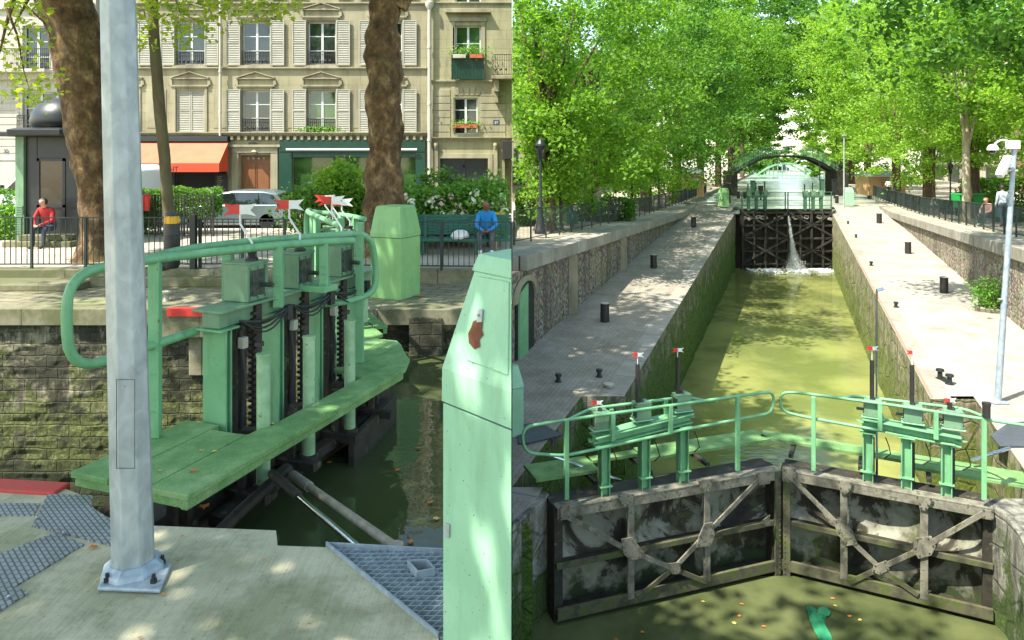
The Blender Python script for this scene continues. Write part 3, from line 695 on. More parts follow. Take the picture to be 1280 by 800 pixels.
# hydraulic rods from the leaf to the near quay
mb = MB(); a = P(366, 594, 7.5); b_ = P(500, 688, 5.5); mb.tube([a, a.lerp(b_, .2)], .05, 12); mb.tube([a.lerp(b_, .2), b_], .038, 12); mb.lathe(b_+Vector((-.03, 0, -.05)), [(.01, 0), (.06, 0), (.06, .1), (.01, .1)], 10)
tag(mb.build('hydraulic_rod', M['old_pipe'], smooth=True), 'longer rusty beige rod running from the gate to the grating', 'rod')
mb = MB(); a = P(340, 592, 7.3); b_ = P(455, 690, 5.5); mb.tube([a, a.lerp(b_, .35)], .045, 12); t = empty('hydraulic_rod', a, 'shorter shiny chrome rod beside the rusty one over the water', 'rod')
mb.build('rod_sleeve', M['dark_steel'], t, smooth=True); mb = MB(); mb.tube([a.lerp(b_, .35), b_], .026, 12); mb.build('rod', M['chrome'], t, smooth=True)
mb = MB(); mb.tube([P(250, 690, 6.2), P(300, 640, 6.9), P(360, 585, 7.6)], .06, 8); tag(mb.build('hinge_strut', M['dark_steel'], smooth=True), 'black strut under the near end of the green walkway', 'strut')
mb = MB(); mb.tube([P(150, 655, 6.1), P(135, 640, 6.0), P(150, 628, 6.0)], .07, 8); tag(mb.build('old_timber', M['trunk_brown'], smooth=True), 'stub of old timber under the walkway corner', 'timber')

# ---- grating and tread plates
gpoly = [G(408, 682, ZQ), G(553, 690, ZQ), G(640, 694, ZQ), G(640, 900, ZQ), G(557, 880, ZQ), G(548, 797, ZQ)]
def inside(x, y, pl):
    r = False
    for i in range(len(pl)):
        a, b = pl[i], pl[i-1]
        if (a.y > y) != (b.y > y) and x < (b.x-a.x)*(y-a.y)/(b.y-a.y)+a.x: r = not r
    return r
t = empty('grating', G(500, 720, ZQ), 'galvanised metal floor grating over the water beside the near cabinet', 'grating')
hole = [G(510, 708, ZQ), G(533, 707, ZQ), G(543, 718, ZQ), G(522, 722, ZQ)]
def bars(ang, step, wd, ht, name, z):
    m = MB(); c = Vector((-.9, 4.6)); dx = Vector((math.cos(ang), math.sin(ang))); dn = Vector((-dx.y, dx.x))
    for k in range(-60, 61):
        o = c+dn*(k*step); run = None; prev = None
        for i in range(-130, 131):
            p = o+dx*(i*.02); ok = inside(p.x, p.y, gpoly) and not inside(p.x, p.y, hole) and p.x < SEAM
            if ok and run is None: run = p
            if not ok and run is not None: m.beam((run.x, run.y, z), (prev.x, prev.y, z), wd, ht); run = None
            prev = p
    return m.build(name, M['galvanised_blue'], t)
bars(.02, .052, .007, .035, 'bearing_bars', ZQ-.02); bars(.98, .052, .006, .026, 'cross_bars', ZQ-.0185)
m = MB()
for i in range(4):
    m.beam(hole[i], hole[(i+1) % 4], .012, .09)
m.beam(gpoly[0], gpoly[1], .012, .05); m.beam(gpoly[0], gpoly[5], .012, .06); m.build('edge_frame', M['galvanised_blue'], t)
mb = MB(); mb.bb((-1.6, 2.5, -3.6), (-.03, 5.0, -3.5)); struct('pit_floor', mb, M['dark_steel'])
def plate(uv, label, z=ZQ+.008):
    m = MB(); m.prism([G(u, v, z)[:2] for u, v in uv], z-.012, z); tag(m.build('tread_plate', M['tread_plate']), label, 'tread plate', 'steel tread plates on the near quay')
plate([(60, 617), (117, 619), (113, 634), (142, 650), (142, 682), (72, 664), (40, 657)], 'chequered steel plate nearest the lock edge, against the walkway', ZQ+.012)
plate([(-60, 628), (50, 629), (42, 644), (-60, 645)], 'narrow chequered steel strip at the far left of the quay', ZQ+.008)
plate([(70, 665), (105, 680), (18, 733), (-60, 790), (-60, 715)], 'long diagonal chequered steel plate running to the left edge', ZQ+.010)
plate([(18, 733), (36, 740), (-20, 775), (-50, 770)], 'small corner piece of chequered steel plate at the left', ZQ+.014)
for uv in ((47, 649), (80, 668), (12, 748)):
    c = G(uv[0], uv[1], ZQ+.012); mb = MB(); mb.lathe(c, [(.002, 0), (.016, 0), (.016, .018), (.002, .02)], 6); tag(mb.build('bolt', M['chrome']), 'small steel bolt head on the chequered floor plates', 'bolt', 'bolt heads on the tread plates')

# ---- galvanised post
pb = G(167, 716, ZQ); t = empty('lamp_post', pb, 'tall octagonal galvanised steel post bolted to the near quay', 'post')
top = P(147.5, 0, pb.y); k = (top-pb); topx = pb+k*1.9
R0 = .135; def_r = lambda f: R0*(1-f)+.092*f
mb = MB(); mb.tube([pb+Vector((0, 0, .03)), pb.lerp(topx, .5), topx], [.142, .118, .092], 8)
for kx in range(8): pass
o = mb.build('shaft', M['galvanised'], t, .006)
mb = MB(); mb.lathe(pb, [(.15, .02), (.215, .022), (.205, .06), (.152, .10), (.14, .10)], 8); mb.build('collar', M['galvanised_blue'], t, .008)
mb = MB(); pl = [G(121, 733, ZQ+.04), G(200, 736, ZQ+.04), G(215, 702, ZQ+.04), G(139, 701, ZQ+.04)]; mb.extrude([p-Vector((0, 0, .035)) for p in pl], (0, 0, .03)); mb.build('base_plate', M['galvanised_blue'], t, .012)
for uv in ((134, 727), (192, 728), (203, 704), (146, 704)):
    c = G(uv[0], uv[1], ZQ+.035); mb = MB(); mb.lathe(c, [(.002, 0), (.024, 0), (.024, .022), (.014, .022), (.014, .055), (.002, .055)], 6); mb.build('anchor_bolt', M['charcoal'], t)
m = MB(); q = P(157, 530, pb.y-.145); hw = .062; hh = .30
for (a, b) in (((-hw, -hh), (hw, -hh)), ((hw, -hh), (hw, hh)), ((hw, hh), (-hw, hh)), ((-hw, hh), (-hw, -hh))):
    m.beam(q+Vector((a[0]+.0, 0, a[1])), q+Vector((b[0], 0, b[1])), .003, .003)
m.build('hatch_seam', M['charcoal'], o)
m = MB(); m.lathe(q+Vector((-.005, -.01, hh-.05)), [(.001, 0), (.009, 0), (.009, .01), (.001, .01)], 8); m.build('hatch_screw', M['chrome'], o)

# ---- tapered green cabinets
def cabinet(name, loc, w, dp, hb, ht, rot, mat, label, group='tapered green cabinets', inset=.2, x=None):
    t = empty(name, loc, label, 'cabinet', group); c = Vector(loc); R3 = Matrix.Rotation(rot, 3, 'Z')
    def ring(a, b, z): return [c+R3 @ Vector((sx*a/2, sy*b/2, z)) for sx, sy in ((-1, -1), (1, -1), (1, 1), (-1, 1))]
    def loft(rs):
        m = MB(); vs = sum(rs, []); fs = [(3, 2, 1, 0), tuple(range(len(vs)-4, len(vs)))]
        for i in range(len(rs)-1):
            for j in range(4): fs.append((i*4+j, i*4+(j+1) % 4, i*4+4+(j+1) % 4, i*4+4+j))
        m.add(vs, fs); return m
    loft([ring(w, dp, 0), ring(w, dp, hb)]).build('body', M[mat], t, .012)
    loft([ring(w*1.02, dp*1.02, hb+.008), ring(w*1.02, dp*1.02, hb+.10), ring(w*(1-inset), dp*(1-inset), hb+ht), ring(w*(1-inset)*.9, dp*(1-inset)*.9, hb+ht+.03)]).build('hood', M[mat], t, .012)
    loft([ring(w*.95, dp*.95, hb), ring(w*.95, dp*.95, hb+.012)]).build('joint', M['charcoal'], t)
    return t
cabinet('cabinet', (-2.42, 14.98, ZQ+.004), .74, .74, 1.24, .62, math.radians(-24), 'green_cabinet', 'grass-green tapered cabinet standing at the end of the far quay', inset=.2)
# the near cabinet is cut by the edge of the picture's left half, so its far side is not seen
t = empty('cabinet', (-.2, 4.1, ZQ), 'large pale mint cabinet filling the near right of the left quay', 'cabinet', 'tapered green cabinets')
A = Vector((U(553.5, 4.1), 4.1, 0)); B_ = Vector((SEAM, 3.68, 0)); Cc = Vector((SEAM, 4.46, 0))
def tri(z, k=0.0, ext=0.0):
    a = A+Vector((k+(-ext), 0, 0)); b = B_+Vector((0, k*.85-ext, 0)); c = Cc+Vector((0, -k*.6+ext, 0))
    return [Vector((q.x, q.y, z)) for q in (a, b, c)]
def loft3(rs):
    m = MB(); vs = sum(rs, []); n = 3; fs = [(2, 1, 0), tuple(range(len(vs)-3, len(vs)))]
    for i in range(len(rs)-1):
        for j in range(3): fs.append((i*3+j, i*3+(j+1) % 3, i*3+3+(j+1) % 3, i*3+3+j))
    m.add(vs, fs); return m
zl = Z(501, 4.1)
loft3([tri(ZQ), tri(zl-.012)]).build('body', M['green_pale'], t, .006)
loft3([tri(zl-.02, .02), tri(zl+.01, .02)]).build('joint', M['charcoal'], t)
loft3([tri(zl, 0, .006), tri(Z(460, 4.1), 0, .004), tri(Z(336, 4.2), .180), tri(Z(334, 4.2), .165), tri(Z(313, 4.25), .205), tri(Z(312, 4.3), .24)]).build('hood', M['green_pale'], t, .005)
dA = (B_-A).normalized(); nA = Vector((dA.y, -dA.x, 0))
if nA.y > 0: nA = -nA
def onface(u, v, off=0.0, lift=.006):
    # point of the hood's front face seen at (u, v): the face leans back as it rises
    z = 0; y = 4.0
    for _ in range(20):
        z = Z(v, y); k = 0.0 if z < Z(460, 4.1) else .18*(z-Z(460, 4.1))/(Z(336, 4.2)-Z(460, 4.1)); k = max(0, min(.24, k))
        a = A+Vector((k, 0, 0)); b = B_+Vector((0, k*.85, 0)); q = (u-640)/F
        den = (b.x-a.x)-q*(b.y-a.y); s = (q*a.y-a.x)/den; y = a.y+s*(b.y-a.y)
    return Vector((q*y, y, Z(v, y)))+nA*lift
d4 = [onface(598, 345), onface(585, 449), onface(636.5, 468), onface(637.5, 352)]
m = MB(); m.extrude([p-nA*.004 for p in d4], nA*.012); m.build('door', M['green_pale'], t, .003)
m = MB(); rc = [onface(u, v, lift=.0165) for u, v in ((594, 401), (600, 399), (606, 403), (605, 412), (607, 418), (602, 424), (603, 433), (596, 436), (589, 428), (588, 416), (592, 408))]; m.add(rc, [tuple(range(len(rc)))]); m.build('rust_patch', M['rust'], t)
m = MB(); rc = [onface(u, v, lift=.018) for u, v in ((601, 386), (607, 386), (606, 402), (600, 402))]; m.extrude(rc, nA*.008); m.build('lock_plate', M['galvanised'], t, .002)
m = MB(); q0 = onface(603, 393, lift=.03); m.lathe(q0, [(.001, -.006), (.008, -.006), (.008, .006), (.001, .006)], 8); m.build('lock_knob', M['chrome'], t)
m = MB(); rc = [onface(u, v, lift=.004) for u, v in ((557.5, 654), (563, 655), (563, 672), (557.5, 671))]; m.extrude(rc, nA*.006); m.build('lock_plate', M['galvanised'], t, .002)

# ---- black marker light clamped on the gate rail, small bollard, cable clamp
q = P(215, 334, 8.2); t = empty('marker_light', q, 'black cylindrical marker light with an amber band, clamped behind the rail', 'marker light')
m = MB(); m.lathe(q, [(.01, -.02), (.07, -.01), (.088, .05), (.088, .33), (.082, .335), (.082, .36), (.088, .365), (.082, .50), (.01, .50)], 18); m.tube([q+Vector((.0, 0, .03)), q+Vector((-.12, 0, 0)), q+Vector((-.16, .0, .05))], .05, 8); m.build('housing', M['black_iron'], t, 0, True)
m = MB(); m.lathe(q+Vector((0, 0, .50)), [(.01, 0), (.07, 0), (.07, .085), (.01, .085)], 12)
for kx in range(8):
    a = kx*math.pi/4; m.box(q+Vector((.072*math.cos(a), .072*math.sin(a), .54)), (.012, .02, .1), a)
m.build('lens', M['amber'], t)
m = MB(); m.lathe(q+Vector((0, 0, .585)), [(.01, 0), (.085, 0), (.075, .03), (.01, .045)], 14); m.build('lens_cap', M['black_iron'], t)
q = G(208, 376, ZQ); m = MB(); m.lathe(q, [(.01, 0), (.075, 0), (.05, .03), (.05, .12), (.10, .15), (.11, .19), (.01, .21)], 16); tag(m.build('mooring_bollard', M['concrete_pale'], smooth=True), 'short mushroom-topped bollard on the far quay edge beside the red band', 'bollard')

# ---- fences of the left scene
def fence(name, a, b, h, npost, nbar, label, mat='fence_iron', group='iron fences by the canal', rail=.03, postr=.025, base_gap=.1, bar_r=.008, post_h=None, mid=False, clipx=None):
    a = Vector(a); b = Vector(b); t = empty(name, a, label, 'fence', group); d = (b-a)
    m = MB(); m.beam(a+Vector((0, 0, h)), b+Vector((0, 0, h)), rail*1.4, rail*.8); m.build('top_rail', M[mat], t)
    m = MB(); m.beam(a+Vector((0, 0, base_gap)), b+Vector((0, 0, base_gap)), rail, rail); m.build('bottom_rail', M[mat], t)
    for i in range(npost):
        p = a+d*(i/(npost-1)); m = MB(); hp = post_h or h
        m.box(p+Vector((0, 0, hp/2)), (postr*2, postr*2, hp)); m.build('post', M[mat], t)
    m = MB()
    for i in range(1, nbar):
        p = a+d*(i/nbar); m.box(p+Vector((0, 0, (h+base_gap)/2)), (bar_r*2, bar_r*2, h-base_gap))
    m.build('bars', M[mat], t)
    return t
fence('iron_fence', (-16, 16.55, ZS+.03), (-7.35, 16.6, ZS+.03), 1.17, 8, 68, 'low iron railing on the terrace edge at the left, before the seated man in red')
fence('iron_fence', (-7.2, 16.62, ZS+.03), (-5.25, 16.62, ZS+.03), 1.13, 3, 15, 'short iron railing between the thick post and the arrows', postr=.03)
fence('iron_fence', (-4.75, 16.5, ZS+.03), (-.02, 16.2, ZS+.03), 1.10, 4, 40, 'iron railing on the terrace before the green bench', postr=.03)
m = MB(); m.box((-7.3, 16.5, ZS+.62), (.13, .13, 1.32)); tag(m.build('fence_post', M['charcoal'], bevel=.01), 'thick dark square post at the gap in the railing', 'post')
# hedge with its garden railing
def foliage_box(name, lo, hi, n, size, mat, parent, seed, clip='L', bumpy=.15):
    rg = np.random.default_rng(seed); lo = np.array(lo); hi = np.array(hi); p = rg.uniform(lo, hi, (n, 3))
    c = (lo+hi)/2; hs = (hi-lo)/2; q = (p-c)/hs; m = np.argmax(np.abs(q), axis=1)
    k = rg.uniform(size=n) < .75; rows = np.arange(n)[k]; s = np.sign(q[rows, m[k]]); q[rows, m[k]] = s*(1-rg.uniform(0, .25, len(rows)))
    p = c+q*hs; p += np.stack([np.sin(p[:, 1]*7+seed), np.cos(p[:, 0]*3.3), np.sin(p[:, 0]*4.1+p[:, 1]*3)], 1)*bumpy*.35
    return leaf_cloud(name, p, size, M[mat], parent, seed, 'kite', .2, clip)
def hedge(lo, hi, label, n=9000, size=.085, mat='leaf_hedge', seed=3, group='clipped hedges along the street', clip='L', cat='hedge'):
    t = empty(cat, ((lo[0]+hi[0])/2, (lo[1]+hi[1])/2, lo[2]), label, cat, group)
    foliage_box('foliage', lo, hi, n, size, mat, t, seed, clip)
    m = MB(); rr = random.Random(seed)
    for i in range(max(3, int((hi[0]-lo[0])*3))):
        x = rr.uniform(lo[0]+.1, hi[0]-.1); y = rr.uniform(lo[1]+.1, hi[1]-.1); m.tube([(x, y, lo[2]), (x+rr.uniform(-.1, .1), y, (lo[2]+hi[2])/2), (x+rr.uniform(-.3, .3), y, hi[2]-.1)], [.02, .014, .006], 5)
    m.build('stems', M['trunk_brown'], t); return t
hedge((-20.5, 23.8, ZS), (-12.2, 25.2, -1.1), 'clipped green hedge left of the kiosk, in front of the white van', 9000, .11, seed=11)
hedge((-12.6, 23.8, -2.1), (-9.95, 25.0, -1.05), 'dark clipped hedge under the orange awning', 5500, .10, 'leaf_hedge', 12)
hedge((-17.2, 22.4, ZS), (-13.6, 23.2, -1.55), 'low bright shrub row beside the kiosk at far left', 4500, .12, 'leaf_shrub', 13)
fence('iron_fence', (-12.6, 23.5, ZS), (-9.75, 23.5, ZS), 1.35, 4, 30, 'tall black garden railing around the hedge below the awning', 'black_iron', bar_r=.014, mid=True)
def bush(c, r, label, n=60, per=55, size=.11, mat='leaf_shrub', seed=5, flowers=None, clip='L', group='shrubs behind the railings', z0=ZS, cat='shrub'):
    t = empty('shrub', (c[0], c[1], z0), label, cat, group)
    leaf_cloud('foliage', crown_points(c, r, n, per, seed, .38), size, M[mat], t, seed, 'kite', .3, clip)
    m = MB(); rr = random.Random(seed)
    for i in range(7):
        m.tube([(c[0]+rr.uniform(-.2, .2), c[1], z0), (c[0]+rr.uniform(-.5, .5)*r[0], c[1]+rr.uniform(-.3, .3), c[2]), (c[0]+rr.uniform(-.8, .8)*r[0], c[1]+rr.uniform(-.3, .3), c[2]+r[2]*.6)], [.03, .02, .008], 5)
    m.build('stems', M['trunk_brown'], t)
    if flowers:
        for k in range(flowers):
            a = rr.uniform(0, 6.28); q = Vector((c[0]+r[0]*.95*rr.uniform(-1, 1), c[1]-r[1]*rr.uniform(.75, 1.05), c[2]+r[2]*rr.uniform(-.7, .65)))
            if q.x > -.15: continue
            f = MB(); nb = rr.uniform(.07, .13)
            for j in range(14):
                d = Vector((rr.gauss(0, 1), rr.gauss(0, 1), rr.gauss(0, 1))).normalized()*nb; s_ = nb*.5; p = q+d
                tx = d.cross(Vector((0, .3, 1))).normalized()*s_; ty = d.cross(tx).normalized()*s_; f.add([p-tx, p-ty, p+tx, p+ty], [(0, 1, 2, 3)])
            f.build('flower', M['petal_white' if rr.random() < .62 else 'petal_pink'], t)
    return t
bush((-5.15, 22.3, -1.45), (.95, .7, .95), 'light green feathery shrub in front of the green shop window', 95, 75, .13, 'leaf_bright', 21)
bush((-6.2, 21.6, -1.6), (.6, .5, .8), 'small shrub behind the fence at the left of the feathery one', 40, 50, .11, 'leaf_hedge', 22)
bush((-1.9, 21.8, -1.45), (1.35, .8, 1.1), 'tall dark green shrub right of the gnarled trunk', 130, 75, .12, 'leaf_hedge', 23)
bush((-1.6, 20.9, -1.55), (1.55, .6, .75), 'flowering rose bush with white and pink blooms behind the bench', 120, 65, .12, 'leaf_shrub', 24, 34)
bush((-.55, 20.8, -1.4), (.5, .6, .85), 'rose bush with blooms at the right of the man in blue', 50, 60, .12, 'leaf_shrub', 25, 12)
bush((-3.35, 20.4, -1.9), (.5, .4, .5), 'small rose bush at the foot of the gnarled trunk', 40, 50, .11, 'leaf_shrub', 26, 8)
hedge((-3.7, 23.6, ZS), (-.1, 24.6, -1.0), 'long dark hedge behind the rose bushes', 9000, .13, 'leaf_deep', 27)

# ---- bench, kiosk
def bench(c, wd, label):
    t = empty('park_bench', c, label, 'bench'); c = Vector(c)
    m = MB()
    for k in range(7): m.box(c+Vector((0, .28+.035*k*.4, .52+.078*k)), (wd, .028, .07))
    m.build('backrest', M['bench_green'], t, .006)
    m = MB()
    for k in range(6): m.box(c+Vector((0, -.25+.088*k, .42)), (wd, .076, .03))
    m.box(c+Vector((0, -.31, .40)), (wd, .03, .07)); m.build('seat', M['bench_green'], t, .006)
    for sx in (-.5, .18):
        m = MB(); x = sx*wd*.8; m.beam(c+Vector((x, -.22, 0)), c+Vector((x, -.2, .40)), .06, .06); m.beam(c+Vector((x, .2, 0)), c+Vector((x, .38, 1.02)), .06, .06); m.beam(c+Vector((x, -.24, .37)), c+Vector((x, .26, .37)), .06, .05); m.build('leg', M['bench_green'], t)
    return t
bench((-1.32, 19.3, ZS), 2.6, 'dark green slatted bench on which the man in blue sits')
# kiosk
kx, ky = U(72, 21.6), 21.6; t = empty('kiosk', (kx, ky, ZS), 'dark green street kiosk with a domed roof behind the leaning trunk', 'kiosk')
hwk = 1.0
m = MB(); m.lathe((kx, ky, 0), [(1.30*hwk, .98), (1.32, 1.02)], 6); 
m = MB(); m.lathe((kx, ky+.2, 0), [(.1, .62), (1.5, .62), (1.52, .78), (1.25, .84), (.1, .86)], 6); m.bb((kx-1.42, ky-.85, .60), (kx+1.5, ky+1.2, .72)); m.build('eave', M['charcoal'], t, .015)
m = MB(); m.lathe((kx+.1, ky+.2, 0), [(.78, .84), (.86, .92), (.92, 1.05), (.86, 1.32), (.70, 1.55), (.45, 1.72), (.15, 1.78), (.01, 1.80)], 24); m.build('dome', M['charcoal'], t, 0, True)
m = MB(); m.bb((kx-.85, ky-.3, ZS), (kx-.42, ky+1.3, .6)); m.bb((kx+.42, ky-.3, ZS), (kx+1.15, ky+1.3, .6)); m.bb((kx-.42, ky-.29, -.05), (kx+.42, ky+1.3, .6)); m.bb((kx-.42, ky+.2, ZS), (kx+.42, ky+1.3, -.05)); m.build('body', M['charcoal'], t, .01)
m = MB(); m.bb((kx-1.0, ky-.4, ZS), (kx-.75, ky-.2, .6)); m.bb((kx-.98, ky-.42, -1.7), (kx-.72, ky-.38, ZS)); m.build('corner_pillar', M['green_paint_dull'], t, .01)
fr = MB()
for a, b in (((kx-.42, -2.3), (kx-.34, -.05)), ((kx+.34, -2.3), (kx+.42, -.05))): fr.bb((a[0], ky-.32, a[1]), (b[0], ky-.26, b[1]))
fr.bb((kx-.42, ky-.32, -.13), (kx+.42, ky-.26, -.05)); fr.bb((kx-.42, ky-.32, -1.5), (kx+.42, ky-.26, -1.42)); dr = fr.build('door', M['charcoal'], t)
m = MB(); m.bb((kx-.34, ky-.29, -1.42), (kx+.34, ky-.27, -.13)); m.build('pane', M['glass_van'], dr); m = MB(); m.bb((kx-.34, ky-.29, -2.3), (kx+.34, ky-.27, -1.5)); m.build('door_panel', M['charcoal'], dr)
m = MB()
for k in range(12): m.bb((kx-.97, ky-.44, ZS+.35+k*.07), (kx-.76, ky-.40, ZS+.38+k*.07))
m.build('vent_grille', M['green_paint_dull'], t)
m = MB(); m.bb((kx-1.0, ky-.95, ZS), (kx+.95, ky-.3, ZS+.16)); m.bb((kx-.7, ky-.7, ZS+.16), (kx+.75, ky-.3, ZS+.32)); m.build('step', M['coping_left'], t, .015)

# ---- trees of the left scene
def real_tree(name, path, rs, label, amp=.1, seed=0, n=22, mat='bark_plane', freq=1.6, group='plane trees of the left quay'):
    t = empty(name, path[0], label, 'tree', group); m = MB(); trunk_mesh(m, path, rs, n, amp, seed, freq)
    m.build('trunk', M[mat], t, 0, True); return t
d1 = 18.2
t1 = real_tree('plane_tree', [P(119, 333, d1), P(119, 318, d1), P(118, 290, d1), P(118, 250, d1), P(112, 200, d1), P(108, 150, d1), P(102, 100, d1), P(92, 40, d1), P(78, -10, d1), P(58, -70, d1), P(30, -140, d1)],
    [.66, .50, .38, .37, .44, .50, .56, .60, .66, .55, .4], 'large leaning plane tree with flaking brown bark beside the kiosk', .101, 1.3, 30, freq=1.2)
def limbs(parent, pts, mat='bark_plane'):
    for p, r in pts:
        m = MB(); m.tube(p, r, 8); m.build('branch', M[mat], parent, 0, True)
limbs(t1, [([P(85, -10, d1), P(120, -90, d1-1), P(190, -160, d1-2)], [.4, .28, .1]), ([P(78, 0, d1), P(20, -60, d1-1.5), P(-60, -100, d1-3)], [.35, .2, .08]),
    ([P(40, -60, d1-2), P(20, -10, d1-4), P(8, 30, d1-4.6), P(-4, 80, d1-5)], [.1, .05, .03, .01]), ([P(60, -50, d1-2), P(35, 0, d1-3.6), P(10, 45, d1-4)], [.06, .03, .01]), ([P(20, -20, d1-3.9), P(30, 5, d1-4), P(55, 28, d1-4), P(70, 60, d1-4.2)], [.04, .03, .015, .006]),
    ([P(8, 10, d1-4.6), P(22, 45, d1-4.6), P(30, 90, d1-4.7), P(38, 115, d1-4.8)], [.03, .02, .012, .005])])
t2 = real_tree('plane_tree', [P(214, 331, 18.6), P(213, 300, 18.6), P(210, 255, 18.6), P(206, 200, 18.6), P(200, 140, 18.6), P(196, 90, 18.6), P(192, 40, 18.6), P(190, -20, 18.6), P(184, -140, 18.6)],
    [.17, .15, .14, .14, .14, .135, .13, .125, .1], 'slender young plane tree with smooth trunk before the orange awning', .012, 3.3, 14, 'bark_thin', 3)
t3 = real_tree('plane_tree', [P(482, 330, 19), P(481, 315, 19), P(480, 285, 19), P(480, 250, 19), P(480, 215, 19), P(481, 185, 19), P(481, 150, 19), P(480, 120, 19), P(479, 80, 19), P(479, 40, 19), P(480, 0, 19), P(483, -60, 19), P(488, -140, 19)],
    [.86, .70, .56, .50, .46, .43, .48, .46, .45, .42, .40, .42, .3], 'thick gnarled knobbly plane tree in front of the green shop', .115, 8.1, 44, freq=1.75)
limbs(t3, [([P(500, 10, 19), P(520, -25, 19), P(560, -80, 18)], [.2, .16, .06]), ([P(484, -60, 19), P(420, -130, 18), P(330, -180, 17)], [.3, .2, .06])])
# leafy sprays that hang into view, and the crowns above the frame
def spray_pts(uvs, d, seed, n=26, sp=.28, flatk=.6):
    rg = np.random.default_rng(seed); out = []
    for (u, v) in uvs:
        p = P(u, v, d+rg.uniform(-.8, .8)); out.append(np.array(p)+rg.normal(size=(n, 3))*np.array([sp, sp, sp*flatk]))
    return np.concatenate(out)
sprayA = [(5, 5), (20, 0), (38, 6), (5, 30), (28, 25), (15, 50), (5, 70), (30, 75), (45, 45), (48, 60), (18, 95), (35, 85), (8, 100), (45, 118), (40, 128), (60, 100), (30, 122), (12, 118), (65, 98), (22, 10), (52, 15), (10, 60), (30, 110), (45, 33)]
leaf_cloud('foliage', spray_pts(sprayA, 13.8, 31, 13, .17), .15, M['leaf_spray'], t1, 31, 'lobed', .4, 'L')
sprayB = [(175, 10), (190, 4), (215, 8), (225, 22), (240, 12), (250, 25), (260, 8), (275, 14), (290, 4), (300, 12), (318, 6), (335, 10), (345, 3), (362, 5), (356, 10), (232, 35), (228, 55), (212, 40), (188, 30), (178, 45), (172, 60), (258, 32), (262, 42), (310, 18), (330, 20), (205, 20), (180, 20), (320, 2), (245, 2), (270, 2), (365, 0), (240, 45), (222, 3), (285, 9), (198, 14), (350, 8), (340, 14), (265, 20)]
leaf_cloud('foliage', spray_pts(sprayB, 14.6, 33, 15, .17), .15, M['leaf_spray'], t2, 33, 'lobed', .4, 'L')
limbs(t2, [([P(192, 0, 18.2), P(220, -20, 16), P(280, -5, 14.8), P(350, 0, 14.5)], [.07, .05, .03, .01]), ([P(215, -14, 16), P(225, 15, 14.8), P(250, 28, 14.6)], [.03, .02, .008])], 'bark_thin')
def crown_above(t, c, r, n, per, seed, size=.30):
    leaf_cloud('crown', crown_points(c, r, n, per, seed, 1.0), size, M['leaf_plane'], t, seed, 'kite', .6, 'L')
crown_above(t1, (-10.0, 14.5, 8.4), (5.6, 6.0, 2.8), 150, 75, 41)
crown_above(t3, (-4.4, 15.0, 8.9), (4.4, 7.4, 2.8), 190, 80, 42)  # out of view; made bigger and denser to cast shade on the quays
crown_above(t2, (-8.6, 19.2, 9.0), (2.6, 2.6, 1.8), 40, 70, 43)
# unseen plane tree added behind the camera so its crown shades the near quay
t4 = empty('plane_tree', (-9.5, -3.0, ZQ), 'unseen plane tree added behind the camera to shade the near quay', 'tree', 'plane trees of the left quay')
m = MB(); m.tube([(-9.5, -3, ZQ), (-9.4, -3, 0), (-8.8, -2.6, 4), (-8, -2, 7)], [.55, .42, .38, .25], 12); m.build('trunk', M['bark_plane'], t4, 0, True)
leaf_cloud('crown', crown_points((-7.2, 1.6, 7.2), (6.2, 6.6, 2.4), 190, 90, 44, 1.25), .34, M['leaf_plane'], t4, 44, 'kite', .7, 'L')
# ---- facades of the left scene
def wall_with_openings(m, x0, x1, z0, z1, y, ops, depth=.28, mi=0):
    """front skin in cells, with reveals round each opening (xa, xb, za, zb)"""
    xs = sorted({x0, x1, *[o[0] for o in ops], *[o[1] for o in ops]}); zs = sorted({z0, z1, *[o[2] for o in ops], *[o[3] for o in ops]})
    for i in range(len(xs)-1):
        for j in range(len(zs)-1):
            cx, cz = (xs[i]+xs[i+1])/2, (zs[j]+zs[j+1])/2
            if any(o[0] < cx < o[1] and o[2] < cz < o[3] for o in ops): continue
            m.quad((xs[i], y, zs[j]), (xs[i+1], y, zs[j]), (xs[i+1], y, zs[j+1]), (xs[i], y, zs[j+1]), mi)
    for (a, b, c, d) in ops:
        m.quad((a, y, c), (a, y+depth, c), (a, y+depth, d), (a, y, d), mi); m.quad((b, y, c), (b, y+depth, c), (b, y+depth, d), (b, y, d), mi)
        m.quad((a, y, d), (b, y, d), (b, y+depth, d), (a, y+depth, d), mi); m.quad((a, y, c), (b, y, c), (b, y+depth, c), (a, y+depth, c), mi)
YF = 33.0
def fx(u): return U(u, YF)
def fz(v): return Z(v, YF)
def casement(parent, xa, xb, za, zb, y, glass='glass_dark', curtain=False, bars=2, box=False):
    w_ = xb-xa; h = zb-za; m = MB(); f = .065
    m.bb((xa, y, za), (xa+f, y+.06, zb)); m.bb((xb-f, y, za), (xb, y+.06, zb)); m.bb((xa+f, y, zb-f), (xb-f, y+.06, zb)); m.bb((xa+f, y, za), (xb-f, y+.06, za+f))
    c = (xa+xb)/2; m.bb((c-.05, y-.005, za+f), (c+.05, y+.055, zb-f))
    for k in range(1, bars+1): z = za+h*k/(bars+1); m.bb((xa+f, y+.01, z-.018), (c-.05, y+.05, z+.018)); m.bb((c+.05, y+.01, z-.018), (xb-f, y+.05, z+.018))
    o = m.build('window', M['window_frame'], parent)
    g = MB(); g.bb((xa+f, y+.028, za+f), (c-.05, y+.036, zb-f)); g.bb((c+.05, y+.028, za+f), (xb-f, y+.036, zb-f)); g.build('pane', M[glass], o)
    return o
